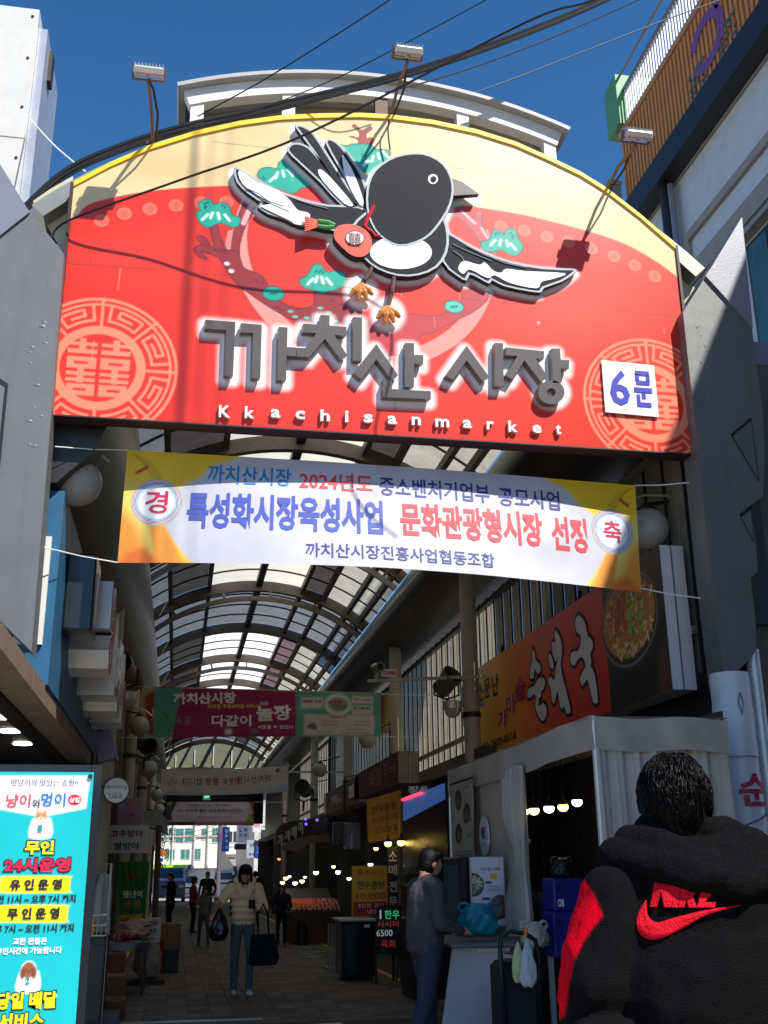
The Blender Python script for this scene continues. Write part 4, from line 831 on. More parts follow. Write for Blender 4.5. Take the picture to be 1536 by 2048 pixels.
# white banner with reversed lettering
Y3 = 30.; c = [at(*p, Y3) for p in ((322, 1538), (576, 1531), (322, 1590), (576, 1583))]; W3, H3 = 3.5, .68
b4 = thing('cloth_banner', 'long pale welcome banner seen from behind with its lettering reversed', 'banner', (c[0]+c[3])/2); O = b4.location
fn = cloth_fn(*c, W3, H3, .05, .012, 3, O, sag=.05); s = Sheet(W3, H3, .04, (214, 206, 198)); s.poly(smooth_path([(.2, .12), (1.2, .05), (2.6, .07), (3.4, .2), (3.5, -.1), (.1, -.1)], 4), (186, 196, 206), feather=.04)
s.line([(.2, .3), (.3, .42), (.36, .5)], .02, (150, 110, 96)); s.line([(.28, .46), (.4, .34), (.2, .26)], .018, (160, 130, 110)); s.build('printed_cloth', fn, PR('cloth_print2'), b4, smooth=True)
m = MB(); wtext(m, '까치산시장', 2.55, .37, .95, .2, fn, .01, mirror=True); wtext(m, '을', 1.75, .36, .13, .15, fn, .01, mirror=True); wtext(m, '합니다', .85, .36, .55, .19, fn, .01, mirror=True); m.build('lettering', idk, b4)
m = MB(); wtext(m, '방문', 2.0, .36, .3, .2, fn, .03, mirror=True); wtext(m, '환영', 1.4, .36, .36, .2, fn, .03, mirror=True); m.build('lettering', ir, b4)
strings(b4, [(c[0], (-1.1, Y3, c[0].z+.05)), (c[1], (4.3, Y3, c[1].z))], cordm)
# purple-grey banner further on
Y4 = 45.; c = [at(*p, Y4) for p in ((330, 1604), (508, 1604), (330, 1651), (508, 1651))]
b5 = thing('cloth_banner', 'pinkish grey printed banner with green corners furthest down the alley', 'banner', (c[0]+c[3])/2); O = b5.location
fn = cloth_fn(*c, 3.6, .95, .02, .008, 4, O); s = Sheet(3.6, .95, .04, (206, 192, 196)); s.poly([(-.1, 1.), (.5, 1.), (.25, .45), (.3, .2), (-.1, .2)], (74, 60, 70)); s.poly([(0, 1.), (.32, 1.), (.22, .75)], (130, 170, 60)); s.poly([(-.1, .15), (3.7, .15), (3.7, -.1), (-.1, -.1)], (176, 110, 124)); s.poly([(0, .15), (1.2, .15), (1.2, -.1), (0, -.1)], (74, 62, 70))
s.poly([(3.4, 1.), (3.7, 1.), (3.7, .15), (3.2, .15), (3.55, .5)], (150, 60, 80)); s.poly([(3.3, .3), (3.45, .5), (3.6, .15), (3.25, .15)], (130, 170, 60)); s.build('printed_cloth', fn, PR('cloth_print2'), b5, smooth=True)
m = MB(); wtext(m, '사람과 정이 넘치는 까치산', 1.8, .82, 1.7, .09, fn, .01, mirror=True); wtext(m, '까치산시장에 오신 것을 환영합니다', 1.8, .6, 2.6, .14, fn, .02, mirror=True); wtext(m, '강서구 까치산시장 상인회', 2.0, .33, 1.4, .08, fn, .0, mirror=True); m.build('lettering', idk, b5)
strings(b5, [(c[0], (-1.1, Y4, c[0].z+.05)), (c[1], (4.3, Y4, c[1].z))], cordm)
# ---------------------------------------------------------------- flood lights on the gate
alu = M('lamp_alu', (206, 206, 200), .4, .5, var=.06); polem = M('pole_rust', (120, 104, 92), .6, .3, var=.25); cblk = M('cable_black', (22, 22, 24), .5)
def flood(px, py, base, label):
    hd_ = at(px, py, 8.27); t = thing('flood_light', label, 'flood light', base, 'flood lights leaning out over the gate sign')
    O = t.location; m = MB(O); m.tube([base, base+(hd_-base)*.5+Vector((0, .05, .02)), hd_-Vector((0, -.02, .1))], .017, 8); m.build('arm_pole', polem, t)
    m = MB(O); m.tube([base+Vector((.03, -.03, 0)), base+(hd_-base)*.4+Vector((.06, -.05, 0)), base+(hd_-base)*.75+Vector((.03, -.03, 0)), hd_-Vector((0, -.02, .06))], .012, 6); m.build('power_cable', cblk, t)
    T = Matrix.Translation(hd_-O) @ Matrix.Rotation(math.radians(32), 4, 'X')
    m = MB(); m.T = T; m.rbox(-.135, .135, -.11, .11, -.03, .04, .012); hb = m.build('lamp_housing', alu, t)
    m = MB(); m.T = T
    for i in range(9): m.box(-.125+i*.031, -.118+i*.031, -.1, .1, .041, .066)
    m.build('cooling_fin', alu, hb); m = MB(); m.T = T; m.box(-.125, -.02, -.09, .09, -.042, -.031); m.box(.02, .125, -.09, .09, -.042, -.031); m.build('lamp_glass', M('lamp_glass', (214, 212, 204), .15), hb)
    m = MB(); m.T = T; m.box(-.15, -.137, -.03, .03, -.06, .05); m.box(.137, .15, -.03, .03, -.06, .05); m.box(-.15, .15, -.03, .03, -.075, -.062); m.build('yoke', polem, t)
    m = MB(O); m.box(base.x-.06, base.x+.06, base.y-.04, base.y+.12, base.z-.12, base.z-.0); m.build('foot_bracket', M('bracket_brown', (76, 52, 44), .6), t)
flood(298, 145, Vector((-.56, 9.05, 8.26)), 'leftmost flood light on its thin pole above the cream edge of the gate sign')
flood(815, 105, Vector((1.80, 9.05, 8.88)), 'middle flood light on its thin pole above the top of the gate sign')
flood(1272, 272, at(1210, 386, 9.1), 'rightmost flood light on a long leaning arm in front of the orange parapet')
# ---------------------------------------------------------------- overhead cables
def cable(name, label, pts, r, group='cables strung over the gate', mat=cblk, sub=6):
    P = smooth_path([tuple(p) for p in pts], sub, False); m = MB(P[0]); m.tube(P, r, 6)
    o = m.build(name, mat, None, smooth=True, loc=P[0]); return tag(o, label, 'cable', group)
cable('overhead_cable', 'single black cable crossing in front of the flying bird on the gate sign', [at(102, 478, 9.3), Vector((-1.24, 8.9, 7.23)), Vector((-.23, 8.54, 7.54)), Vector((.88, 8.12, 7.87)), Vector((2.72, 7.38, 8.72)), at(1200, -5, 6.6), at(1420, -130, 6.)], .011)
for i, (dx, dy) in enumerate(((0, 0), (3, 6), (-4, 11), (2, 15))):
    cable('overhead_cable', ['thick black cable bundle climbing from the left gate corner to upper right, topmost strand', 'thick black cable bundle climbing to upper right, second strand', 'thick black cable bundle climbing to upper right, third strand', 'thick black cable bundle climbing to upper right, lowest strand'][i],
          [at(30, 430+dy, 9.8), at(130+dx, 340+dy, 9.75), at(250, 286+dy, 9.75), at(380+dx, 247+dy, 9.75), at(480+dx, 226+dy, 9.8), at(600, 196+dy*.9, 9.8), at(800-dx, 146+dy*.8, 9.8), at(1000, 80+dy*.7, 9.8), at(1215, -6+dy*.5, 9.8), at(1450, -120, 9.8)], .02 if i in (0, 2) else .013)
cable('overhead_cable', 'thin black cable rising to the upper right from the left of the raised roof', [at(395, 233, 9.3), at(520, 164, 9.), at(650, 84, 8.6), at(790, -8, 8.2), at(900, -90, 8)], .007)
cable('overhead_cable', 'thin black cable passing behind the middle flood light', [at(300, 275, 9.5), at(470, 235, 9.3), at(660, 162, 9.), at(800, 92, 8.7), at(975, -2, 8.3), at(1100, -70, 8)], .006)
cable('overhead_cable', 'thin cable running from the raised roof to the top of the orange parapet', [at(760, 240, 12), at(960, 182, 12.6), at(1150, 110, 13.4), at(1330, 40, 14.2), at(1440, 0, 14.6), at(1600, -60, 15)], .012, mat=M('cable_grey', (80, 84, 92), .5))
cable('overhead_cable', 'thin cable just under the thick black bundle', [at(770, 185, 9.2), at(900, 150, 9.), at(1080, 85, 8.7), at(1290, -6, 8.4), at(1400, -60, 8)], .008, mat=_mats['cable_grey'])
cable('stay_wire', 'short white stay wire from the white clad block to the roof edge', [at(62, 240, 12.4), at(110, 292, 11.2), at(172, 344, 10)], .009, mat=cordm)
cable('drop_cable', 'thin cable hanging down beside the middle flood light', [at(778, 240, 8.9), at(776, 262, 8.9), at(780, 300, 8.92)], .008)
for i, dx in enumerate((0, .16, .34)):
    m = MB((3.56+dx, 3, 0)); m.tube([(3.56+dx, 3, 0), (3.56+dx, 3, 16.6)], .026 if i == 0 else .007, 8); tag(m.build('street_pole' if i == 0 else 'drop_cable', polem if i == 0 else cblk, None, loc=(3.56+dx, 3, 0)), ['slim steel street pole beside the crossing', 'drop cable beside the slim steel street pole, nearer strand', 'drop cable beside the slim steel street pole, farther strand'][i], ['pole', 'cable', 'cable'][i])
# ---------------------------------------------------------------- globe lamps, spot lights, cctv
glb = M('globe_grey', (196, 192, 184), .3, var=.1, dirt=.12, trans=.3)
def globe(pos, r, side, label):
    t = thing('globe_lamp', label, 'globe lamp', pos, 'globe lamps on curved arms along the arcade'); O = t.location
    m = MB(); m.ball((0, 0, 0), r, 24, 14); m.build('globe', glb, t, smooth=2)
    m = MB(); m.lathe([(r*.42, r*.86), (r*.5, r*.98), (r*.3, r*1.12), (.03, r*1.3)], n=14); m.build('cap', dsteel, t)
    m = MB(); m.tube([(side*r*2.6, 0, r*1.6), (side*r*1.8, 0, r*1.75), (0, 0, r*1.7), (-side*r*.6, 0, r*1.5), (-side*r*1.2, 0, r*1.0)], r*.06, 6); m.build('curved_arm', alu, t)
    m = MB(); m.tube([(side*r*2.8, 0, r*1.9), (side*r*.9, 0, r*1.35), (0, 0, r*1.25)], r*.09, 6); m.build('arm', dsteel, t); return t
globe(at(155, 965, 9.6), .222, -1, 'large grey globe lamp on a curved arm beside the left gate pylon')
globe(at(1296, 1057, 9.9), .215, 1, 'large grey globe lamp half hidden behind the right end of the white banner')
for px, py, Y, r, sd_, lb in ((278, 1452, 22., .2, -1, 'dim globe lamp at the left edge of the teal and magenta banner'), (297, 1538, 28., .22, -1, 'dim globe lamp on the left between the blue shop front and the reversed banner'), (314, 1590, 36., .2, -1, 'small globe lamp on the left above the round shop sign'), (318, 1618, 46., .22, -1, 'smallest globe lamp on the left against the bright street'),
     (735, 1480, 21., .165, 1, 'globe lamp peeping under the right end of the teal and magenta banner'), (640, 1540, 28., .18, 1, 'globe lamp on a white bracket right of the reversed banner'), (625, 1580, 36., .18, 1, 'small globe lamp below the white bracket on the right')):
    globe(at(px, py, Y), r, sd_, lb)
def can(pos, r, h, d, label, grp='can lamps under the arcade', half=True):
    t = thing('can_lamp', label, 'lamp', pos, grp); m = MB(); m.lathe([(r*.7, r*.9), (r, r*.8), (r, 0), (r*.95, -.01)], n=18); m.build('can', alu, t, smooth=True)
    m = MB(); m.ball((0, 0, 0), r*.92, 18, 10, sz=(1, 1, 1.05)); m.build('bulb_cover', glb, t, smooth=2); m = MB(); m.tube([(0, 0, r*.5), (d, 0, r*.5)], r*.18, 6); m.build('arm', M('arm_pale', (150, 170, 166), .5), t)
can(at(252, 1402, 17), .16, .2, -.5, 'steel can lamp with a milky bowl left of the teal and magenta banner'); can(at(276, 1515, 25), .16, .2, -.5, 'steel can lamp with a milky bowl under the purple light box'); can(at(905, 1418, 16), .14, .2, .5, 'pale bowl lamp beside the yellow end of the orange restaurant sign')
def spot(pos, aim, r, l, label):
    t = thing('spot_light', label, 'spot light', pos, 'barrel spot lights on brackets'); d = Vector(aim).normalized(); q = d.to_track_quat('Z', 'Y').to_matrix().to_4x4()
    m = MB(); m.T = q; m.lathe([(r*.75, -l*.5), (r*.85, -l*.45), (r*.9, l*.2), (r, l*.25), (r, l*.5), (r*.93, l*.5), (r*.9, l*.3)], n=22); m.build('barrel', M('spot_metal', (120, 116, 106), .45, .4, var=.15), t, smooth=True)
    m = MB(); m.T = q; m.lathe([(r*.5, l*.3), (r*.88, l*.31)], n=18); m.build('lens', blk, t)
    m = MB(); m.tube([(-r*1.1, 0, 0), (-r*1.15, .02, -r*1.1), (0, .02, -r*1.5), (r*1.15, .02, -r*1.1), (r*1.1, 0, 0)], r*.1, 6); m.build('yoke', dsteel, t)
    m = MB(); m.tube([(0, .02, -r*1.5), (0, .1, -r*2.6)], r*.12, 6); m.build('stem', dsteel, t)
spot(at(245, 1338, 15.5), (-.25, -1, .22), .19, .42, 'barrel spot light facing out beside the blue shop letters'); spot(at(893, 1365, 16), (.35, -.6, .5), .17, .38, 'dark barrel spot light above the pale bowl lamp'); spot(at(290, 1488, 24), (.5, -.8, -.4), .2, .4, 'dark spot light under the left end of the teal and magenta banner'); spot(at(608, 1578, 30), (-.4, -.8, .2), .22, .4, 'dark spot light right of the reversed banner')
cc = thing('cctv_camera', 'bullet security camera on a long white arm reaching from the right wall', 'security camera', at(755, 1335, 15.8)); O = cc.location
m = MB(); m.T = Vector((.1, -1, -.12)).to_track_quat('Z', 'Y').to_matrix().to_4x4(); m.lathe([(.06, -.16), (.07, -.14), (.07, .14), (.075, .15), (.06, .15)], n=18); m.build('camera_body', M('cam_grey', (130, 128, 122), .4), cc, smooth=True)
m = MB(); m.T = Vector((.1, -1, -.12)).to_track_quat('Z', 'Y').to_matrix().to_4x4(); m.lathe([(.02, .156), (.05, .157)], n=14); m.build('lens_ring', blk, cc)
m = MB(O); p = at(735, 1362, 15.8); q = at(945, 1352, 15.8); m.bar(p, Vector((4.5, 15.8, q.z)), .045); m.build('arm', M('arm_cream', (190, 184, 166), .5), cc)
m = MB(O); m.bar(at(752, 1360, 15.8), at(755, 1345, 15.8), .05); m.build('mount', cream, cc)
m = MB(O); a, b = at(762, 1338, 15.72), at(794, 1354, 15.72); m.box(a.x, b.x, 15.72, 15.735, b.z, a.z); pl_ = m.build('plate', iw, cc); m = MB(O); ptext(m, 'CCTV작동중', 778, 1346, 28, 9, 15.71, .03); m.build('lettering', ir, pl_)
c2 = thing('cctv_camera', 'far security camera on a white arm beside the reversed banner', 'security camera', at(560, 1543, 29)); O = c2.location
m = MB(O); m.bar(at(558, 1544, 29), Vector((4.3, 29, at(640, 1544, 29).z)), .05); m.build('arm', _mats['arm_cream'], c2); m = MB(O); m.lathe([(.05, -.1), (.06, .12)], at(556, 1540, 29), 12, axis='y'); m.build('camera_body', _mats['cam_grey'], c2)
# ---------------------------------------------------------------- left pet shop
ps = thing('pet_shop', 'blue fronted shop on the left with silver channel letters and a dark ceiling', 'shop', (-1.15, 8, 0)); O = ps.location
blue = M('fascia_blue', (32, 92, 130), .5, var=.08, dirt=.15); m = MB(O); m.box(-1.4, -1.13, 9.35, 14.9, 3.02, 4.74); m.build('fascia', blue, ps)
tr = M('fascia_trim', (124, 106, 90), .6, var=.15, dirt=.3)
for i in range(4): m = MB(O); m.box(-1.40, -1.15, 6.6+i*2.0, 8.58+i*2.0, 2.86, 3.015); m.build('trim_panel', tr, ps)
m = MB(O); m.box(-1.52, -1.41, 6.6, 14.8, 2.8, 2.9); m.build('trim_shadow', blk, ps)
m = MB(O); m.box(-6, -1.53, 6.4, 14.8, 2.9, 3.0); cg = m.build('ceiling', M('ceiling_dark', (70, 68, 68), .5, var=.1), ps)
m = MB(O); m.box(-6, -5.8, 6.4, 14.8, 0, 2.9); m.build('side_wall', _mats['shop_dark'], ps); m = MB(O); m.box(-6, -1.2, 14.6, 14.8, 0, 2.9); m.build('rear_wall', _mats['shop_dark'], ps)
m = MB(O); m.box(-1.45, -1.2, 14.3, 14.5, 0, 2.8); m.build('corner_post', blue, ps)
m = MB(O); m.box(-1.75, -1.72, 6.7, 14.2, 1.4, 1.45); m.build('rail', dsteel, ps)
dl = M('downlight', (255, 250, 240), .4, emit=9)
for px, py in ((45, 1487), (20, 1462), (2, 1434), (-20, 1400)):
    p = atz(px, py, 2.89); m = MB(O); m.lathe([(.1, -.012), (.1, 0)], p, 18); m.build('downlight', dl, ps); m = MB(O); m.lathe([(.12, -.006), (.12, -.001)], p, 18); m.build('downlight_rim', alu, ps)
m = MB(O); m.box(-1.44, -1.2, 9.3, 9.34, 3.35, 4.3); m.build('letter_back', M('pale_board', (220, 220, 214), .5), ps)
chan = M('channel_silver', (206, 208, 208), .3, .25, var=.08); chanf = M('face_orange', (196, 96, 60), .5, var=.1); chp = M('face_magenta', (160, 40, 80), .5)
bxd = MB(O); bxd.rbox(-1.128, -.86, 9.95, 10.5, 3.62, 4.35, .02); bxd.build('sign_box', M('box_dark', (52, 58, 62), .25, .5), ps)
m = MB(O); m.box(-.858, -.85, 10.1, 10.3, 3.7, 4.2); m.build('sticker', iw, ps)
for i, (ch, y, z, h, w) in enumerate((('냥', 11.05, 3.85, .95, .75), ('이', 11.75, 3.78, .9, .5), ('와', 12.3, 3.65, .6, .55), ('멍', 12.9, 3.68, .9, .75), ('이', 13.55, 3.7, .85, .5), ('●', 14.15, 3.55, .6, .6))):
    m = MB(O); m.text(ch, (-.94, y, z), w, h, xd=(0, 1, 0), bold=.05, depth=.19); lo = m.build('channel_letter', chan, ps)
    m = MB(O); m.text(ch, (-.748, y, z), w*.96, h*.96, xd=(0, 1, 0), bold=.03); m.build('letter_face', [chanf, chan, chan, chan, chan, chp][i], lo)
fr = thing('metal_frame', 'dark metal door frame standing behind the turquoise opening hours banner', 'frame', (-.6, 6.2, 0)); O = fr.location; dfm = M('frame_dark', (44, 48, 54), .35, .4)
a = at(205, 1530, 6.2); m = MB(O); m.box(a.x-.055, a.x, 6.2, 6.26, 0, a.z); m.build('upright', dfm, fr); m = MB(O); m.box(-2.3, a.x-.06, 6.2, 6.26, a.z-.04, a.z); m.build('crossbar', dfm, fr)
m = MB(O); m.box(a.x-.14, a.x-.065, 6.3, 6.34, 0, a.z-.2); m.build('inner_post', M('frame_blue', (40, 60, 96), .3, .4), fr)
# turquoise standing banner
YB = 5.5; xb = thing('standing_banner', 'turquoise opening hours banner on a stand with yellow and red lettering and puppy pictures', 'banner', (at(60, 1800, YB).x, YB, 0)); O = xb.location
x1 = at(188, 1545, YB).x; x0 = x1-.62; z1 = at(94, 1544, YB).z; z0 = z1-1.72; s = Sheet(x1-x0, z1-z0, .006, (0, 190, 196))
def q(px, py): p = at(px, py, YB); return (p.x-x0, p.z-z0)
s.poly([q(-60, 1551), q(181, 1552), q(172, 1617), q(84, 1634), q(-40, 1612)], (244, 244, 250))
for (ax, ay, bx_, by_) in ((2, 1752, 141, 1786), (-2, 1810, 136, 1845)): s.poly(smooth_path([q(ax, ay+6), q(ax+6, ay), q(bx_-6, ay), q(bx_, ay+6), q(bx_-2, by_-6), q(bx_-8, by_), q(ax+2, by_), q(ax-4, by_-6)], 3), (254, 226, 8))
def dist(dx): return dx*scale_at(90, 1700, YB)[0]
def dog(px, py, fur, ear, sack_y, drop):
    x, y = q(px, sack_y); s.poly(smooth_path([(x-dist(22), y-dist(20)), (x-dist(20), y+dist(14)), (x-dist(12), y+dist(20)), (x+dist(12), y+dist(20)), (x+dist(20), y+dist(14)), (x+dist(22), y-dist(20))], 3), (242, 242, 246))
    x, y = q(px, py)
    if drop: s.disc(x, y, dist(15), (250, 250, 250), ry=dist(17)); s.disc(x, y, dist(13), fur, ry=dist(15)); s.disc(x-dist(11), y-dist(6), dist(5), ear, ry=dist(11)); s.disc(x+dist(11), y-dist(6), dist(5), ear, ry=dist(11))
    else:
        s.poly([(x-dist(12), y), (x-dist(8), y+dist(15)), (x-dist(2), y+dist(6))], ear); s.poly([(x+dist(12), y), (x+dist(8), y+dist(15)), (x+dist(2), y+dist(6))], ear); s.disc(x, y, dist(12), fur, ry=dist(10)); s.disc(x, y-dist(4), dist(8), (244, 230, 214), ry=dist(5))
    for d in (-5, 5): s.disc(x+dist(d), y+dist(1), dist(1.4), (40, 30, 30))
    s.disc(x, y-dist(3), dist(1.8), (60, 40, 40))
dog(82, 1634, (226, 150, 80), (200, 120, 60), 1655, False); dog(57, 1940, (160, 90, 56), (130, 70, 44), 1962, True)
s.disc(*q(149, 1600), dist(14), (226, 30, 60), ry=dist(12))
s.build('printed_sheet', lambda X, Y: (X+x0-O.x, 0*X, Y+z0-O.z), PR('sheet_print', .4), xb)
m = MB(O); m.box(x0, x1, YB+.004, YB+.01, z0, z1); m.build('backing', M('backing_teal', (0, 150, 156), .5), xb)
def outl(st, px, py, w, h, c, bold=.045):
    m = MB(O); ptext(m, st, px, py, w+5, h+5, YB-.004, bold+.045); m.build('lettering', M('ink_black', (24, 22, 40), .5), xb); m = MB(O); ptext(m, st, px, py, w, h, YB-.008, bold); m.build('lettering', c, xb)
YL, RD, WH = M('ink_lemon', (255, 232, 10), .5, var=.02), M('ink_scarlet', (236, 20, 70), .5, var=.03), M('ink_pure', (250, 250, 252), .5, var=.02)
outl('무인', 79, 1695, 58, 28, YL); outl('24시운영', 75, 1730, 132, 28, RD); outl('당일 배달', 54, 2001, 120, 34, YL); outl('서비스', 42, 2043, 92, 34, YL)
m = MB(O)
for st, px, py, w, h, b in (('유 인 운 영', 72, 1769, 104, 22, .04), ('오전 11시 ~ 오후 7시 까지', 66, 1798, 172, 17, .03), ('무 인 운 영', 67, 1827, 104, 23, .04), ('오후 7시 ~ 오전 11시 까지', 62, 1857, 172, 17, .03)): ptext(m, st, px, py, w, h, YB-.005, b)
m.build('lettering', _mats['ink_black'], xb)
m = MB(O); ptext(m, '교환 환불은', 60, 1882, 68, 14, YB-.005, .03); ptext(m, '유인시간에 가능합니다', 58, 1901, 132, 14, YB-.005, .03); m.build('lettering', WH, xb)
m = MB(O); ptext(m, '멍냥이의 맛있는 쇼핑!!', 90, 1565, 134, 15, YB-.005, .0); m.build('lettering', M('ink_grey', (96, 96, 100), .5), xb)
m = MB(O); ptext(m, '냥이', 37, 1601, 48, 27, YB-.005, .015); m.build('lettering', M('ink_coral', (236, 74, 84), .5), xb); m = MB(O); ptext(m, '와', 73, 1607, 17, 18, YB-.005, .01); m.build('lettering', _mats['ink_black'], xb); m = MB(O); ptext(m, '멍이', 107, 1599, 48, 27, YB-.005, .015); m.build('lettering', M('ink_azure', (20, 120, 200), .5), xb)
m = MB(O); ptext(m, '상점', 149, 1600, 20, 10, YB-.005, .03); m.build('lettering', WH, xb); m = MB(O); ptext(m, '1', 80, 1657, 8, 14, YB-.005, .03); ptext(m, '2', 55, 1961, 9, 14, YB-.005, .03); m.build('lettering', M('ink_teal', (40, 150, 160), .5), xb)
m = MB(O)
for px in (181, -20): m.lathe([(.011, -.012), (.011, -.001)], (at(px, 1548, YB).x, YB, z1-.02), 10, axis='y')
m.build('eyelet', dsteel, xb)
m = MB(O); m.tube([(x1-.02, YB+.04, z1), (x0+.3, YB+.2, .8), (x0+.05, YB+.35, 0)], .01, 6); m.tube([(x0+.02, YB+.04, z1), (x0+.3, YB+.2, .8), (x1-.05, YB+.35, 0)], .01, 6); m.build('stand', dsteel, xb)
# ================================================================ right side: restaurant sign, tent, stalls
XS = 4.55; yN, yF = atx(1346, 1388, XS).y, atx(955, 1510, XS).y; zB = 3.12; zT = 4.55
rsn = thing('restaurant_sign', 'long orange and red restaurant light box with white brush lettering and a food picture', 'sign', (XS+.12, yN, zB)); O = rsn.location
m = MB(O); m.box(XS+.006, XS+.25, yN, yF, zB, zT); m.build('light_box', M('box_white', (206, 198, 192), .5, var=.05, dirt=.15), rsn)
m = MB(O); m.box(XS+.11, XS+.125, yN-.006, yN-.001, zB, zT); m.build('box_seam', M('seam_grey', (110, 100, 100), .6), rsn)
ySp = atx(1222, 1414, XS).y; Wd = yF-yN; s = Sheet(Wd, zT-zB, .012, (0, 0, 0))
u = np.clip(s.X/(yF-ySp), 0, 1)[..., None]; stops = [np.array(L(c)) for c in ((250, 204, 30), (246, 158, 34), (236, 100, 28), (226, 58, 30), (206, 34, 28))]
xx = u*4; i0 = np.clip(np.floor(xx), 0, 3).astype(int); S_ = np.array(stops); fr_ = xx-i0; s.C = S_[i0[..., 0]]*(1-fr_)+S_[i0[..., 0]+1]*fr_
def e(px, py): p = atx(px, py, XS); return (yF-p.y, p.z-zB)
xb_ = yF-ySp; s.poly([(xb_, -.1), (Wd+.1, -.1), (Wd+.1, 2), (xb_, 2)], (20, 16, 16)); s.poly([(xb_+.1, 1.0), (Wd, .9), (Wd, 1.5), (xb_, 1.5)], (70, 40, 30), feather=.3)
s.poly([(Wd-.35, -.1), (Wd+.1, -.1), (Wd+.1, .5), (Wd-.2, .4)], (86, 52, 40), feather=.15)
bc = e(1262, 1215); bxr = abs(e(1205, 1215)[0]-e(1318, 1215)[0])/2; byr = abs(e(1262, 1150)[1]-e(1262, 1333)[1])/2; bc = ((e(1207, 1215)[0]+e(1308, 1200)[0])/2-.02, e(1262, 1245)[1]+.05)
s.disc(bc[0], bc[1], bxr+.03, (120, 112, 96), ry=byr+.03); s.disc(bc[0], bc[1], bxr, (30, 26, 24), ry=byr); s.disc(bc[0], bc[1]+.02, bxr-.03, (176, 120, 40), ry=byr-.05)
inb = lambda x, y: ((x-bc[0])/(bxr-.04))**2+((y-bc[1])/(byr-.07))**2 < 1
s.noise(bc[0]-bxr, bc[0]+bxr, bc[1]-byr, bc[1]+byr, [(220, 196, 150), (196, 160, 100), (160, 110, 60), (232, 214, 180), (120, 80, 50)], 190, (.015, .05), 4, inb)
s.noise(bc[0]-bxr*.65, bc[0]-.02, bc[1]-.12, bc[1]+.34, [(170, 20, 30), (206, 40, 40), (120, 10, 30)], 80, (.015, .05), 5, inb); s.noise(bc[0]-.02, bc[0]+bxr*.6, bc[1]-.16, bc[1]+.36, [(40, 110, 30), (110, 170, 40), (20, 70, 30), (160, 200, 70)], 80, (.015, .05), 6, inb)
s.noise(bc[0]-bxr*.5, bc[0]+bxr*.5, bc[1]-byr, bc[1]-.25, [(226, 206, 160), (206, 180, 130), (90, 60, 50)], 50, (.02, .06), 7, inb); s.noise(bc[0]-bxr, bc[0]+bxr, bc[1]+.3, bc[1]+byr, [(80, 30, 36), (60, 24, 30), (120, 60, 50)], 60, (.02, .05), 8, inb)
s.build('printed_face', lambda X, Y: (0*X+XS-O.x, yF-X-O.y, Y+zB-O.z), PR('sign_print2', .35), rsn)
ks = lambda P: crop(930, 1170, .21484, P)
br = [[(635, 600), (655, 640), (662, 700), (700, 740), (708, 800), (680, 825), (655, 780), (640, 870), (612, 860), (612, 780), (632, 700)],
 [(588, 1000), (600, 965), (655, 935), (680, 880), (730, 862), (750, 900), (738, 960), (715, 990), (712, 1035), (690, 1060), (690, 1130), (735, 1100), (766, 1150), (755, 1230), (725, 1265), (680, 1200), (660, 1120), (668, 1045), (645, 1015), (618, 1045), (590, 1050)],
 [(785, 660), (800, 640), (822, 700), (830, 765), (805, 775), (788, 720)], [(815, 540), (835, 530), (860, 600), (862, 690), (845, 710), (818, 630)],
 [(838, 440), (855, 430), (880, 470), (905, 545), (907, 640), (895, 740), (920, 880), (985, 1150), (975, 1192), (948, 1190), (925, 1110), (918, 1148), (890, 1130), (868, 980), (840, 1095), (818, 1085), (808, 980), (782, 900), (800, 850), (838, 890), (850, 770), (868, 690), (850, 560)],
 [(1045, 295), (1078, 288), (1128, 370), (1145, 470), (1186, 510), (1196, 580), (1170, 640), (1182, 715), (1172, 755), (1212, 830), (1240, 1050), (1235, 1100), (1200, 1092), (1178, 1000), (1148, 880), (1120, 905), (1100, 938), (1078, 900), (1090, 825), (1130, 760), (1118, 700), (1088, 670), (1050, 700), (1022, 748), (990, 720), (988, 650), (1015, 618), (1060, 612), (1088, 530), (1078, 465), (1042, 430), (1032, 350)]]
for P in br:
    Q = [(p.y, p.z) for p in (atx(x, y, XS) for x, y in smooth_path(ks(P), 2))]; K = off(Q, .045)
    m = MB(O); m.prism([Vector((XS-.004, y, z)) for y, z in K], (.003, 0, 0)); bo = m.build('brush_stroke', M('ink_jet', (14, 12, 16), .5), rsn)
    m = MB(O); m.prism([Vector((XS-.009, y, z)) for y, z in Q], (.003, 0, 0)); m.build('brush_fill', M('ink_pale', (214, 210, 216), .5, var=.03), bo)
m = MB(O)
for ch, (x, y), w, h in (('소', (140, 1000), 55, 210), ('문', (205, 960), 60, 220), ('난', (280, 930), 60, 240)):
    c = ks([(x, y)])[0]; xtext(m, ch, c[0], c[1], w*.215, h*.215*.85, XS-.008, .02)
m.build('lettering', _mats['ink_jet'], rsn)
for bo_, kk, mt in ((.075, 0, _mats['ink_pale']), (.03, -.004, M('ink_magenta', (176, 30, 70), .5))):
    m = MB(O)
    for ch, (x, y), w, h in (('가', (345, 1250), 90, 190), ('마', (425, 1110), 90, 200), ('솥', (510, 960), 95, 250)):
        c = ks([(x, y)])[0]; xtext(m, ch, c[0], c[1], w*.215, h*.215*.9, XS-.008+kk, bo_)
    m.build('lettering', mt, rsn)
m = MB(O); c = ks([(312, 1478)])[0]; xtext(m, '02) 2602-0516', c[0], c[1]-2, 68, 22, XS-.008, .02); m.build('lettering', _mats['ink_jet'], rsn)
m = MB(O)
for y in (yN+.6, yN+3, yF-.6): m.bar((XS+.26, y, zT-.1), (4.85, y, zT+.3), .04)
m.build('bracket', dsteel, rsn)
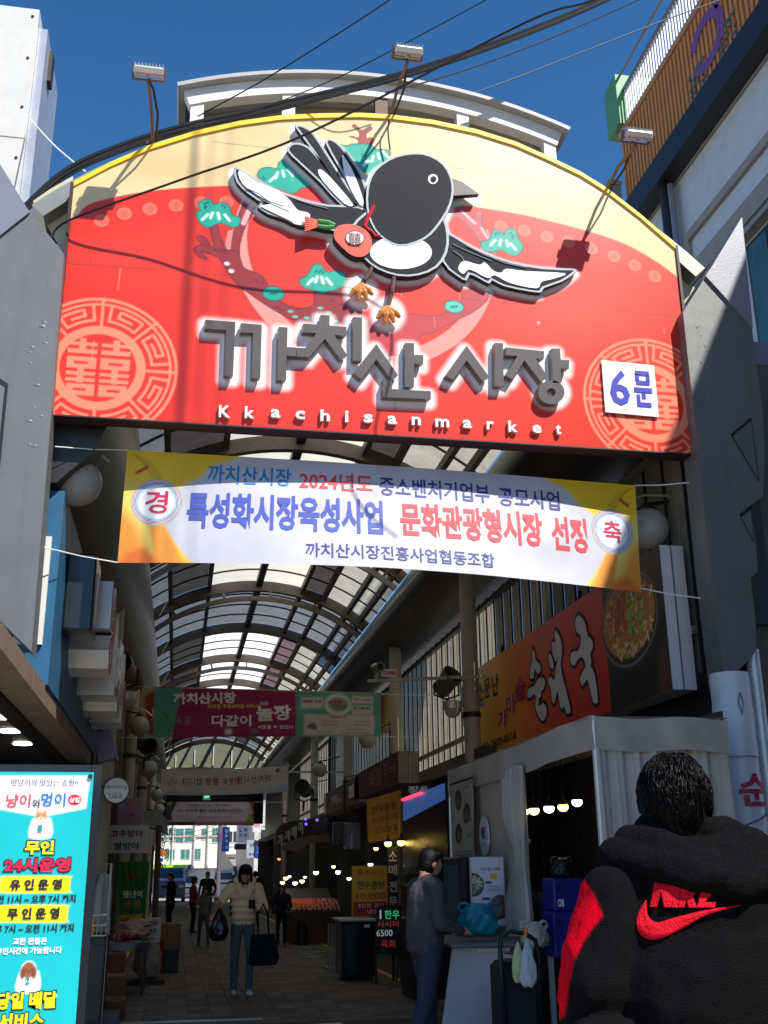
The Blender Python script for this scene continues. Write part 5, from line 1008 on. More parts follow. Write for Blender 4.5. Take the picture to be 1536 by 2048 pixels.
# black speaker beside the yellow end
sp_ = thing('speaker_box', 'slim black loudspeaker box at the yellow end of the orange restaurant sign', 'loudspeaker', at(940, 1410, 17.4)); m = MB(); m.rbox(-.11, .11, -.1, .1, -.36, .34, .02); m.build('cabinet', blk, sp_); m = MB(); m.lathe([(.07, -.006), (.08, -.001)], (0, -.1, 0), 16, axis='y'); m.build('cone', dsteel, sp_)
# vessels stacked on the ledge behind the white light box end
for i, (px, py, rr, c, lb) in enumerate(((1400, 1260, .13, (176, 120, 100), 'reddish clay basin stacked on the ledge right of the food picture sign'), (1405, 1300, .12, (190, 170, 150), 'cream basin under the reddish clay basin on the ledge'), (1392, 1238, .09, (200, 194, 184), 'small white bowl on top of the stacked basins'))):
    p = at(px, py, 9.9); t = MB(); t.lathe([(rr*.6, -.07), (rr, .07), (rr*1.04, .07), (rr*.9, .06)], n=18); tag(t.build('basin', M('basin%d' % i, c, .5), None, smooth=True, loc=p), lb, 'basin')
lg_ = thing('wall_ledge', 'dark cluttered ledge behind the right gate pylon', 'shelf', at(1385, 1320, 9.9)); m = MB(); m.box(-.35, .4, -.2, .3, -.06, 0); m.build('board', dsteel, lg_); m = MB(); m.box(-.3, .4, .3, .34, -.06, 1.0); m.build('backboard', _mats['shop_dark'], lg_)
# ---------------------------------------------------------------- tent
XT, YT0, YT1, ZT = 3.05, 7.85, 12.5, 2.62; XR = at(1468, 1560, 7.85).x
canv = M('canvas_grey', (176, 166, 154), .75, var=.12, scale=2, dirt=.2, bump=.15, bscale=8, trans=.1); canv2 = M('canvas_pale', (184, 177, 168), .7, var=.06, bump=.1, bscale=8, trans=.15)
tn = thing('market_tent', 'grey canvas market tent with drawn curtains below the orange restaurant sign', 'tent', ((XT+4.2)/2, 10, 0)); O = tn.location
gx = lambda a, n: np.linspace(0, 1, n)
def drape(name, P0, P1, z0, z1, folds, amp, mat, nrm, top_amp=.2, nu=70, nv=14, seed=0, gather=0., parent=None, lean=0.):
    P0, P1, nr = Vector(P0), Vector(P1), Vector(nrm); m = MB(O)
    def f(u, v):
        pinch = gather*math.exp(-((v-.45)/.16)**2); uu = u*(1-pinch)+pinch*.15
        a = amp*(top_amp+(1-top_amp)*(1-v)); d = a*(math.sin(u*folds*6.283+seed)+.4*math.sin(u*folds*14.1+seed*2+v*3))
        p = P0.lerp(P1, uu)+nr*d; return (p.x, p.y, z0+(z1-z0)*v+.01*math.sin(u*9+seed)+lean*u)
    m.cloth(f, nu, nv, th=0); return m.build(name, mat, parent or tn, smooth=2)
drape('side_valance', (XT, YT0, 0), (XT, YT1, 0), ZT-.26, ZT, 3, .015, canv, (1, 0, 0), 1, seed=1, lean=-.03)
drape('front_valance', (XT, YT0-.004, 0), (XR, YT0-.004, 0), ZT-.26, ZT-.01, 2, .012, canv, (0, 1, 0), 1, seed=2, nu=40)
m = MB(O); m.add([(XT, YT0, ZT), (XR+.02, YT0, ZT+.0), (XR+.02, YT1, ZT), (XT, YT1, ZT)], [(0, 1, 2, 3)]); m.build('canopy', canv, tn)
drape('front_curtain', (XT+.02, YT0+.01, 0), (XT+.62, YT0+.03, 0), .1, ZT-.24, 4, .055, canv2, (0, 1, 0), .3, seed=3)
drape('front_wall', (XT+.55, YT0+.05, 0), (XR, YT0+.05, 0), .1, ZT-.2, 3.1, .05, canv, (0, 1, 0), .35, seed=5)
drape('side_curtain', (XT-.01, 9.5, 0), (XT-.01, 10.2, 0), .95, ZT-.2, 5, .045, canv2, (1, 0, 0), .3, seed=4, gather=.65)
drape('side_wall', (XT+.05, 10.15, 0), (XT+.05, YT1, 0), .1, ZT-.24, 2, .02, canv, (1, 0, 0), .5, seed=7)
m = MB(O)
m.tube([(XT+.03, YT0+.02, 0), (XT+.03, YT0+.02, ZT)], .022, 8); m.build('tent_pole', alu, tn)
for x, y in ((XT+.03, YT1), (XR-.03, YT0+.1), (XT+.05, 9.75)): m = MB(O); m.tube([(x, y, 0), (x, y, ZT)], .02, 8); m.build('tent_pole', alu, tn)
m = MB(O); m.tube([(XT+.03, YT0, ZT-.02), (XT+.03, YT1, ZT-.02)], .02, 8); m.build('tent_rail', alu, tn)
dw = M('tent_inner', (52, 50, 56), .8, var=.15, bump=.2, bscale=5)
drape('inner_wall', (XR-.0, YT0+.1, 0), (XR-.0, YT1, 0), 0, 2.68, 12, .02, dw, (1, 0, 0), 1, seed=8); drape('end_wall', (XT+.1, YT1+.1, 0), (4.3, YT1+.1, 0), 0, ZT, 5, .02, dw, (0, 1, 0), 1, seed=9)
m = MB(O); p = at(1034, 1677, 9.68); q = at(1060, 1684, 9.6); m.tube([p, p.lerp(q, .5)+Vector((0, 0, .01)), q], [.02, .032, .02], 6); m.build('curtain_tie', canv2, tn)
# bulbs
warm, cool = M('bulb_warm', (255, 214, 110), .4, emit=5.5), M('bulb_cool', (235, 245, 255), .4, emit=6)
def bulb(pos, r, mt, label, grp, drop=.35, flat=True):
    t = thing('hanging_bulb', label, 'light bulb', pos, grp); m = MB(); m.ball((0, 0, 0), r, 16, 9, sz=(1, 1, .85)); m.build('bulb', mt, t, smooth=2)
    m = MB(); m.lathe([(r*.95, r*.35), (r*.9, r*.55), (r*.3, r*1.5), (r*.25, r*2.2)], n=12); m.build('socket', blk, t); m = MB(); m.tube([(0, 0, r*2.2), (0, 0, drop)], .005, 5); m.build('cord', blk, t)
for px, py, mt, lb in ((1068, 1621, warm, 'first warm bulb hanging in the tent opening beside the tied curtain'), (1098, 1617, cool, 'white bulb between the two warm bulbs in the tent opening'), (1126, 1614, warm, 'second warm bulb in the tent opening, left of the brightest white bulb'), (1154, 1604, cool, 'white bulb nearest the front curtain of the tent')):
    bulb(at(px, py, 9.8), .048, mt, lb, 'bulbs hanging in the tent opening', .5)
bulb(at(1049, 1623, 10.6), .045, warm, 'warm bulb mostly hidden behind the tied side curtain', 'bulbs hanging in the tent opening', .45)
# white post with red lettering
wp = thing('wrapped_post', 'thick post wrapped in white vinyl with red lettering below the right gate pylon', 'post', at(1488, 1700, 8.75).xy.to_3d()); O = wp.location
vin = M('vinyl_white', (206, 204, 208), .35, var=.06, dirt=.15, bump=.12, bscale=6); pc = Vector((at(1486, 1600, 8.9).x, 8.9, 0)); rr = .175
m = MB(O); pr = []; 
for i in range(40):
    z = i*.081; m.T = Matrix.Translation(-O); pr.append((rr+.004*math.sin(i*1.7)+.003*math.sin(i*.6), z))
m.lathe(pr, pc, 32); m.build('vinyl_wrap', vin, wp, smooth=True)
m = MB(O); m.lathe([(rr+.007, 0), (rr+.007, .015)], pc+Vector((0, 0, at(1480, 1514, 8.73).z)), 28); m.build('tape', M('tape_grey', (150, 148, 146), .4), wp)
inkp = M('ink_berry', (176, 20, 70), .5)
def curved_text(st, zc, h, a0, w, r):
    V, Fc = cut_geo(*text_geo(st, .03), 12, 1); x0, x1, y0, y1 = V[:, 0].min(), V[:, 0].max(), V[:, 1].min(), V[:, 1].max(); vs = []
    for x, y, _ in V: a = a0+((x-x0)/(x1-x0)-.5)*w/r; vs.append((pc.x+r*math.sin(a), pc.y-r*math.cos(a), zc+((y-y0)/(y1-y0)-.5)*h))
    m = MB(O); m.add(vs, Fc); m.build('lettering', inkp, wp)
curved_text('순', at(1498, 1580, 8.75).z, .27, .18, .3, rr+.012); curved_text('대', at(1530, 1700, 8.75).z, .24, .95, .26, rr+.012)
m = MB(O)
for k, (z, dx) in enumerate(((at(1470, 1405, 8.7).z, -.0),)): m.tube([(pc.x-.02, pc.y-rr-.015, z+.09), (pc.x-.045, pc.y-rr-.02, z), (pc.x-.02, pc.y-rr-.015, z-.09), (pc.x+.005, pc.y-rr-.015, z), (pc.x-.01, pc.y-rr-.01, z+.09)], .006, 5)
m.build('hook_wire', M('wire_grey', (120, 118, 112), .5), wp)
z = at(1490, 1640, 8.7).z; m = MB(O); m.tube([(pc.x+rr*math.sin(a), pc.y-rr*math.cos(a)-.012, z-.06+.12*((a+.8)/1.8)) for a in np.linspace(-.8, 1.2, 10)]+[(pc.x+.3, pc.y, z+.1)], .008, 5); m.build('tie_wire', _mats['wire_grey'], wp)
for i, (px, Yp, r_, mt, lb) in enumerate(((1516, 9.2, .05, dsteel, 'dark vertical pipe just right of the white wrapped post'), (1533, 9.0, .065, chan, 'shiny steel vertical pipe at the right edge, below the gate pylon'))):
    p = at(px, 1550, Yp); m = MB((p.x, p.y, 0)); m.tube([(p.x, p.y, 0), (p.x, p.y, at(px-30, 1300, Yp).z)], r_, 12); tag(m.build('drain_pipe', mt, None, smooth=True, loc=(p.x, p.y, 0)), lb, 'pipe')
# hanging menu banner, oval sticker, menu board, fridge, counter -------------
hb = thing('menu_banner', 'narrow hanging menu banner with pictures of dark bowls on the tent side', 'banner', at(922, 1620, 11.9)); O = hb.location
xm, Ym = XT+.02, None; ya, yb = atx(946, 1600, XT-.05).y, atx(902, 1600, XT-.05).y; za, zb = 1.62, 2.42; XM = XT-.05
s = Sheet(yb-ya, zb-za, .012, (190, 184, 172)); w_, h_ = yb-ya, zb-za
for cx, cy in ((.32, .78), (.68, .58), (.34, .34)): s.disc(w_*cx, h_*cy, w_*.15, (40, 36, 34), ry=h_*.13); s.disc(w_*cx, h_*cy, w_*.11, (120, 104, 80), ry=h_*.10); s.noise(w_*cx-w_*.08, w_*cx+w_*.08, h_*cy-h_*.07, h_*cy+h_*.07, [(70, 60, 50), (160, 140, 110), (60, 80, 40)], 14, (.01, .03), 3)
s.line([(.1, h_*.1), (w_-.1, h_*.1)], .012, (90, 84, 78)); s.line([(.1, h_*.06), (w_-.1, h_*.06)], .012, (90, 84, 78)); s.disc(w_*.86, h_*.5, .03, (150, 60, 50))
s.build('printed_cloth', lambda X, Y: (0*X+XM-O.x-.008*np.sin(Y*8), yb-X-O.y, Y+za-O.z), PR('cloth_print2'), hb)
m = MB(O); m.text('순대국', (XM-.02, ya+.22*w_, zb-.07), w_*.25, .05, xd=(0, -1, 0)); m.text('술국', (XM-.02, ya+.15*w_, za+h_*.3), w_*.2, .06, xd=(0, -1, 0)); m.text('머리고기', (XM-.02, ya+.85*w_, za+h_*.55), w_*.16, .05, xd=(0, -1, 0)); m.build('lettering', _mats['ink_jet'], hb)
m = MB(O); m.bar((XM, ya-.02, zb+.01), (XM, yb+.02, zb+.01), .02); m.build('hanging_rod', dsteel, hb)
ov = thing('oval_sign', 'small oval white sign hanging on the tent wall above the menu board', 'sign', at(975, 1672, 11)); m = MB()
m.prism([(.006*math.cos(a)*0, 0, 0) for a in ()] or [(-.0, .16*math.cos(a), .19*math.sin(a)) for a in np.linspace(0, 2*math.pi, 25)[:-1]], (.02, 0, 0)); m.build('panel', M('oval_white', (200, 204, 210), .4), ov); ov.location.x = XT-.0
m = MB(); m.text('배달', (-.004, 0, .03), .16, .12, xd=(0, -1, 0), bold=.03); m.text('순대국 포장', (-.004, 0, -.08), .2, .04, xd=(0, -1, 0)); m.build('lettering', _mats['ink_navy'], ov)
YM = 10.35; mb = thing('menu_board', 'white menu board with two bowl photographs standing on the counter', 'menu board', at(975, 1860, YM)); O = mb.location
a, b = at(941, 1716, YM), at(1010, 1850, YM); s = Sheet(b.x-a.x, a.z-b.z, .008, (214, 212, 220)); w_, h_ = b.x-a.x, a.z-b.z
for cx, cy, cl_ in ((.04, .60, [(170, 180, 150), (90, 100, 70), (210, 210, 190)]), (.86, .27, [(110, 80, 80), (150, 120, 110), (70, 50, 50)])):
    s.disc(w_*cx, h_*cy, .105, (30, 28, 34)); s.disc(w_*cx, h_*cy, .092, (96, 92, 80)); s.noise(w_*cx-.07, w_*cx+.07, h_*cy-.07, h_*cy+.07, cl_, 40, (.01, .025), 3)
s.poly([(w_*.57, h_*.68), (w_*.8, h_*.68), (w_*.8, h_*.76), (w_*.57, h_*.76)], (226, 178, 50)); s.poly([(w_*.42, h_*.61), (w_*.62, h_*.61), (w_*.62, h_*.65), (w_*.42, h_*.65)], (50, 50, 80)); s.poly([(w_*.3, h_*.37), (w_*.55, h_*.37), (w_*.55, h_*.41), (w_*.3, h_*.41)], (60, 60, 90)); s.poly([(w_*.65, h_*.08), (w_*.9, h_*.08), (w_*.9, h_*.11), (w_*.65, h_*.11)], (60, 60, 90))
s.build('printed_face', lambda X, Y: (X+a.x-O.x, 0*X-.02, Y+b.z-O.z), PR('sheet_print'), mb); m = MB(O); m.box(a.x-.01, b.x+.01, YM-.015, YM+.02, b.z-.01, a.z+.01); m.build('board_frame', M('board_grey', (180, 180, 186), .5), mb)
m = MB(O); m.text('포장 할인 판매', (a.x+w_*.58, YM-.025, b.z+h_*.83), w_*.6, .035, bold=.0); m.text('순대국 8,000', (a.x+w_*.66, YM-.025, b.z+h_*.57), w_*.42, .02); m.text('순대국 8,000', (a.x+w_*.66, YM-.025, b.z+h_*.52), w_*.42, .02); m.build('lettering', _mats['ink_dark'], mb)
fg = thing('drink_fridge', 'black upright drink fridge with a glass side left of the menu board', 'fridge', ((at(906, 1716, 10.6).x+at(940, 1716, 10.6).x)/2, 10.7, 1.0)); fx0, fx1 = at(910, 1716, 10.6).x, at(940, 1716, 10.6).x; fz = at(930, 1713, 10.6).z; O = fg.location
m = MB(O); m.rbox(fx0, fx1, 10.45, 11.1, .96, fz, .015); m.build('cabinet', M('fridge_black', (22, 22, 26), .25), fg); m = MB(O); m.box(fx0-.008, fx0-.002, 10.5, 11.05, 1.05, fz-.08); m.build('glass_door', M('fridge_glass', (60, 90, 96), .1), fg)
ct = thing('stall_counter', 'grey topped stall counter with a white side panel below the blue plastic bag', 'counter', (2.75, 9.9, 0)); O = ct.location
cx0, cx1 = at(898, 1880, 9.5).x, at(1112, 1880, 9.5).x; zc = at(1000, 1885, 9.5).z
m = MB(O); m.rbox(cx0, cx1, 9.45, 10.9, zc-.035, zc, .01); m.build('counter_top', M('counter_grey', (110, 106, 104), .5, dirt=.3), ct)
m = MB(O); m.prism([at(905, 1892, 9.55), at(1006, 1892, 9.55), Vector((at(1000, 2040, 9.55).x, 9.55, 0)), Vector((at(930, 2040, 9.55).x-.25, 9.55, 0))], (0, .02, 0)); m.build('side_panel', M('panel_white', (186, 184, 182), .5, dirt=.12), ct)
for x in (cx0+.45, cx1-.05): m = MB(O); m.box(x-.02, x+.02, 9.5, 9.54, 0, zc-.04); m.build('leg', alu, ct)
for x in (cx0+.05, cx1-.05): m = MB(O); m.box(x-.02, x+.02, 10.8, 10.84, 0, zc-.04); m.build('leg', alu, ct)
m = MB(O); m.box(cx0+.5, cx1-.1, 9.62, 10.7, .3, .33); m.build('shelf', dsteel, ct)
ub = M('crate_blue', (20, 96, 160), .5, var=.08)
cr = thing('plastic_crate', 'bright blue plastic crate on the shelf under the stall counter', 'crate', at(975, 1960, 9.7)); m = MB(); m.rbox(-.17, .17, -.13, .13, -.14, .16, .02); m.build('crate_body', ub, cr); m = MB(); m.box(-.08, .08, -.136, -.131, .05, .09); m.build('hand_hole', blk, cr); m = MB(); m.text('호그린', (0.02, -.137, -.03), .2, .06, bold=.03); m.text('가락시장', (.04, -.137, -.1), .2, .035); m.build('lettering', M('ink_skyblue', (120, 170, 210), .5), cr)
tr_ = thing('white_tray', 'flat white tray just above the blue crate', 'tray', at(985, 1898, 9.6)); m = MB(); m.rbox(-.14, .14, -.08, .1, -.02, .02, .01); m.build('tray', M('tray_white', (200, 200, 204), .4), tr_)
# sea-blue carrier bag: crumpled sack with two ears
def bag(name, label, cat, pos, w, h, d, mat, grp=None, ears=True, seed=0, knot=None):
    t = thing(name, label, cat, pos, grp); bm = bmesh.new(); bmesh.ops.create_icosphere(bm, subdivisions=4, radius=1)
    g2 = random.Random(seed); ph = [g2.uniform(0, 6.28) for _ in range(8)]
    for v in bm.verts:
        x, y, z = v.co; a = math.atan2(y, x); hz = (z+1)/2; prof = (.95-.35*hz**2) if ears else (1-hz)**.55*1.15+.02
        if z < -.6: prof = min(prof, 1.0)
        cr_ = 1+.07*math.sin(a*5+ph[0]+z*3)+.05*math.sin(a*9+ph[1]-z*5)+.04*math.sin(z*11+ph[2]+a*2); r_ = math.sqrt(max(0, 1-z*z))
        rr = max(r_, .0)**.45*prof*cr_; v.co = (math.cos(a)*rr*w/2, math.sin(a)*rr*d/2, max(0, hz+.03*math.sin(a*3+ph[3]))*h)
    me = bpy.data.meshes.new('sack'); bm.to_mesh(me); bm.free(); me.polygons.foreach_set('use_smooth', [True]*len(me.polygons)); me.materials.append(mat); o = bpy.data.objects.new('sack', me); link(o, t)
    if ears:
        for sx in (-1, 1):
            m = MB(); m.tube([(sx*w*.12, 0, h*.86), (sx*w*.3, -.01, h*1.03), (sx*w*.42, 0, h*1.0), (sx*w*.44, 0, h*.84), (sx*w*.34, 0, h*.74)], [.02, .014, .012, .014, .025], 6); m.build('handle', mat, t, smooth=2)
    return t
bag('plastic_bag', 'sea blue plastic carrier bag with food boxes inside on the counter', 'bag', at(958, 1873, 9.75)-Vector((0, 0, 0)), .40, .27, .26, M('bag_teal', (24, 140, 160), .3, trans=.25, var=.25, scale=8, bump=.5, bscale=14), seed=2)
# shopping trolley with two small bags
st = thing('shopping_trolley', 'black folding shopping trolley bag with a curved handle beside the counter', 'trolley', (at(1045, 1900, 8.6).x, 8.6, 0)); O = st.location; Yt = 8.6
m = MB(O); m.tube([at(1012, 2047, Yt), at(1000, 1900, Yt), at(1003, 1872, Yt), at(1020, 1862, Yt), at(1050, 1867, Yt), at(1070, 1880, Yt), at(1078, 1910, Yt), at(1080, 2047, Yt)], .018, 8); m.build('handle', M('trolley_black', (20, 20, 24), .4), st, smooth=2)
m = MB(O); a_, b_ = at(1000, 1925, Yt), at(1086, 1925, Yt); m.rbox(a_.x, b_.x, Yt+.03, Yt+.33, .08, a_.z, .04); m.build('trolley_bag', M('trolley_fabric', (22, 23, 28), .8, bump=.2, bscale=60), st); m = MB(O); m.prism([at(1000, 1915, Yt), at(1008, 1908, Yt), at(1045, 1912, Yt), at(1044, 1917, Yt)], (0, .02, 0)); m.build('bag_trim', canv2, st)
for x in (a_.x+.02, b_.x-.02): m = MB(O); m.lathe([(.07, -.02), (.07, .02)], (x, Yt+.2, .07), 16, axis='x'); m.build('wheel', blk, st)
wbg = M('bag_white', (206, 210, 212), .35, trans=.2, bump=.4, bscale=14); cbg = M('bag_cream', (200, 204, 150), .35, trans=.2, bump=.4, bscale=14)
p = at(1047, 1966, Yt-.08); bag('hanging_bag', 'small cream plastic bag hanging from the trolley handle', 'bag', p-Vector((.03, 0, 0)), .12, .29, .07, cbg, 'bags hanging on the trolley handle', ears=False, seed=5); p = at(1058, 1975, Yt-.1); bag('hanging_bag', 'small white plastic bag hanging from the trolley handle', 'bag', p, .14, .34, .08, wbg, 'bags hanging on the trolley handle', ears=False, seed=6)
m = MB(); m.tube([(0, 0, 0), (.01, 0, .06)], .015, 6); tag(m.build('bag_clip', M('clip_orange', (220, 110, 40), .5), None, loc=at(1051, 1873, Yt-.03)), 'orange clip holding the two small bags on the trolley handle', 'clip')
bag('white_sack', 'bulging cream sack behind the trolley handle', 'sack', at(1070, 1895, 9.3), .26, .2, .2, M('sack_cream', (186, 176, 160), .6, bump=.3), seed=9)
wbx = thing('foam_box', 'white box with a blue side behind the gathered curtain', 'box', at(1040, 1865, 10.6)); m = MB(); m.rbox(-.13, .05, -.1, .1, 0, .27, .01); m.build('box_body', M('foam_white', (176, 184, 186), .6), wbx); m = MB(); m.box(.055, .12, -.1, .1, .03, .27); m.build('blue_panel', M('panel_blue', (30, 80, 170), .5), wbx)
sc = thing('basket_tray', 'round wicker winnowing tray leaning behind the curtain', 'tray', at(1052, 1810, 11)); m = MB(); m.T = Matrix.Rotation(math.radians(55), 4, 'Y') @ Matrix.Rotation(math.radians(20), 4, 'X'); m.lathe([(.2, 0), (.21, .03), (.19, .03), (.18, .012)], n=24); m.build('tray', M('wicker', (130, 110, 92), .8, bump=.4), sc, smooth=True)
BW = M('box_royal', (16, 34, 130), .5, var=.08)
for k, (lb, z0_, z1_) in enumerate((('upper blue beverage box at the back of the tent', 1757, 1822), ('lower blue beverage box at the back of the tent', 1824, 1915))):
    a, b = at(1106, z0_, 9.3), at(1170, z1_, 9.3); t = thing('beverage_box', lb, 'box', ((a.x+b.x)/2, 9.45, b.z), 'blue beverage boxes stacked in the tent'); m = MB(t.location); m.rbox(a.x, b.x, 9.3, 9.6, b.z, a.z, .012); m.build('box_body', BW, t)
    m = MB(t.location); m.lathe([(.02, -.004), (.02, -.001)], at(1118, z0_+20, 9.295), 12, axis='y'); m.build('hand_hole', blk, t)
    if k == 0: m = MB(t.location); ptext(m, 'OB', 1122, 1806, 13, 16, 9.29, .03); m.build('lettering', _mats['ink_pure'], t)
bag('black_bag', 'black bag lying on top of the blue beverage boxes', 'bag', at(1125, 1757, 9.45), .22, .17, .2, M('bag_black', (18, 18, 20), .4, bump=.3), seed=11)
jk = bag('black_coat', 'black coat heaped beside the blue beverage boxes', 'coat', (at(1090, 1900, 9.8).x, 9.8, .55), .3, .75, .3, M('coat_black', (20, 20, 24), .8, bump=.4), seed=12)
# ================================================================ people
from mathutils.bvhtree import BVHTree
class Fig:
    def __init__(s): s.p = []
    def cap(s, a, b, ra, rb, lab): s.p.append(('c', np.array(a, float), np.array(b, float), ra, rb, lab)); return s
    def ell(s, c, r, lab, rot=(0, 0, 0)): s.p.append(('e', np.array(c, float), np.array(r, float), np.array(Euler(rot).to_matrix()), 0, lab)); return s
    def mesh(s, name, voxel, mats, smooth=4, jitter=0., labels=True, loc=(0, 0, 0)):
        m = MB()
        for q in s.p:
            if q[0] == 'c':
                _, a, b, ra, rb, l = q; m.ball(a, ra, 12, 8); m.ball(b, rb, 12, 8); d = b-a; L_ = np.linalg.norm(d)
                if L_ > 1e-4: m.tube([a, a+d*.5, b], [ra, (ra+rb)/2, rb], 12)
            else:
                _, c, r, R, _, l = q; m.T = Matrix.Translation(Vector(c)) @ Matrix(R.tolist()).to_4x4() @ Matrix.Diagonal((*r, 1)); m.ball((0, 0, 0), 1, 16, 10); m.T = Matrix()
        me = bpy.data.meshes.new('w'); me.from_pydata(m.v, [], m.f); o = bpy.data.objects.new('w', me)
        rm = o.modifiers.new('r', 'REMESH'); rm.mode = 'VOXEL'; rm.voxel_size = voxel; sm = o.modifiers.new('s', 'SMOOTH'); sm.factor = .5; sm.iterations = smooth
        out = eval_mesh(o); bpy.data.objects.remove(o); bpy.data.meshes.remove(me); out.name = name
        n = len(out.vertices); V = np.empty(n*3, np.float32); out.vertices.foreach_get('co', V); V = V.reshape(-1, 3).astype(float)
        out.materials.clear()
        for mt in mats: out.materials.append(mt)
        if labels and len(mats) > 1:
            best = np.full(n, 1e9); lab = np.zeros(n, int)
            for q in s.p:
                if q[0] == 'c':
                    _, a, b, ra, rb, l = q; d = b-a; t = np.clip(((V-a)@d)/(d@d+1e-9), 0, 1); D = np.linalg.norm(V-a-t[:, None]*d, axis=1)-(ra+(rb-ra)*t)
                else:
                    _, c, r, R, _, l = q; D = (np.linalg.norm(((V-c)@R)/r, axis=1)-1)*r.min()
                k = D < best; best[k] = D[k]; lab[k] = l
            lp = np.empty(len(out.loops), np.int32); out.loops.foreach_get('vertex_index', lp); ls = np.empty(len(out.polygons), np.int32); out.polygons.foreach_get('loop_start', ls)
            out.polygons.foreach_set('material_index', lab[lp[ls]].astype(np.int32))
        if jitter:
            N = np.empty(n*3, np.float32); out.vertices.foreach_get('normal', N); V = V+N.reshape(-1, 3)*RNG.normal(0, jitter, (n, 1)); out.vertices.foreach_set('co', V.astype(np.float32).ravel())
        out.polygons.foreach_set('use_smooth', [True]*len(out.polygons)); out.update(); return bpy.data.objects.new(name, out)
skin = M('skin', (186, 136, 112), .55, var=.06); hairb = M('hair_black', (12, 10, 10), .5, var=.2, bump=.4, bscale=90, spec=.2)
def person(label, pos, rz, h=1.7, hair=0, top=None, pants=None, shoe=None, hands=((.3, -.15, .85), (-.3, -.05, .85)), elbows=None, feet=((.1, 0), (-.1, 0)), bulk=1., nod=0., long_hair=False, voxel=.014, fat_sleeve=1., fingers=True, group=None, skirt=0., jit=0., headrot=0., bob=False, boxy=0., wide=1.):
    """labels 0 skin 1 hair 2 top 3 trousers 4 shoes; the figure faces -y before turning"""
    k = h/1.75; f = Fig(); V3 = lambda *a: np.array(a)*k
    hc = V3(0, -.03-.05*nod, 1.60-.02*nod)
    f.ell(hc, V3(.074, .092, .105), 0, (nod*.5, 0, headrot)); f.ell(hc+V3(0, -.03, -.06), V3(.05, .055, .055), 0)
    f.cap(hc+V3(0, -.085, .0), hc+V3(0, -.105, -.028), .010*k, .014*k, 0); f.cap(hc+V3(-.02, -.08, -.058), hc+V3(.02, -.08, -.058), .009*k, .009*k, 0)
    for sx in (-1, 1): f.ell(hc+V3(sx*.076, .005, -.015), V3(.012, .022, .032), 0)
    f.ell(hc+V3(0, .018, .03), V3(.088, .095, .1), 1); f.ell(hc+V3(0, .04, -.01), V3(.084, .075, .095), 1); f.cap(hc+V3(-.05, -.065, .065), hc+V3(.05, -.065, .065), .03*k, .03*k, 1)
    if long_hair: f.ell(hc+V3(0, .05, -.1), V3(.09, .06, .13), 1); [f.cap(hc+V3(sx*.075, .0, .0), hc+V3(sx*.085, .0, -.16), .03*k, .03*k, 1) for sx in (-1, 1)]
    if bob: [f.ell(hc+V3(sx*.082, -.01, -.03), V3(.022, .075, .09), 1) for sx in (-1, 1)]; f.ell(hc+V3(0, -.02, .06), V3(.1, .11, .085), 1); f.ell(hc+V3(0, .05, -.05), V3(.095, .06, .09), 1); f.cap(hc+V3(-.045, -.085, .05), hc+V3(.045, -.085, .05), .03*k, .03*k, 1)
    f.cap(V3(0, .0, 1.5), V3(0, .0, 1.42), .052*k, .06*k, 0)
    b = bulk
    f.ell(V3(0, .01, 1.27), V3(.175*b, .115*b, .19), 2); f.ell(V3(0, 0, 1.08), V3(.158*b, .112*b, .17), 2); f.cap(V3(-.145*b, .0, 1.395), V3(.145*b, .0, 1.395), .065*k*b, .065*k*b, 2)
    f.ell(V3(0, 0, .97-skirt), V3(.168*b, .12*b, .1+skirt), 2); f.ell(V3(0, .01, .90), V3(.155, .115, .1), 3)
    if boxy: f.cap(V3(0, .01, 1.30), V3(0, .01, .99), .135*k*boxy, .15*k*boxy, 2); f.ell(V3(0, .01, .9), V3(.16*boxy, .145*boxy, .06), 2)
    f.cap(V3(-.05, 0, 1.43), V3(.05, 0, 1.43), .06*k, .06*k, 2)
    for sx, (hx, hy, hz) in zip((1, -1), hands):
        sh_ = V3(sx*.185*b, 0, 1.385); hd = V3(hx, hy, hz); mid = (sh_+hd)/2; el = V3(*elbows[0 if sx > 0 else 1]) if elbows else mid+V3(sx*.06, .10, -.03)
        L1 = .29*k; d = el-sh_; el = sh_+d/np.linalg.norm(d)*L1; d = hd-el; hd = el+d/np.linalg.norm(d)*.25*k; fs = fat_sleeve
        f.cap(sh_, el, .058*k*fs, .047*k*fs, 2); f.cap(el, el+(hd-el)*.93, .046*k*fs, .034*k*fs, 2); u = (hd-el)/np.linalg.norm(hd-el); f.cap(hd-u*.02*k, hd+u*.02*k, .024*k, .026*k, 0)
        pl2 = hd+u*.055*k; f.ell(pl2, V3(.024, .03, .036), 0)
        if fingers:
            sd_ = np.cross(u, (0, 0, 1.)); sd_ = sd_/(np.linalg.norm(sd_)+1e-6); 
            for q, ln in zip((-1.5, -.5, .5, 1.5), (.055, .066, .062, .048)):
                a0 = pl2+u*.02*k+sd_*q*.015*k; a1 = a0+u*ln*.55*k; a2 = a1+(u*.55+np.array((0, 0, -.8)))*ln*.45*k; f.cap(a0, a1, .0095*k, .009*k, 0); f.cap(a1, a2, .009*k, .0075*k, 0)
            f.cap(pl2-u*.01*k-sd_*.022*k, pl2+u*.025*k-sd_*.045*k, .011*k, .009*k, 0)
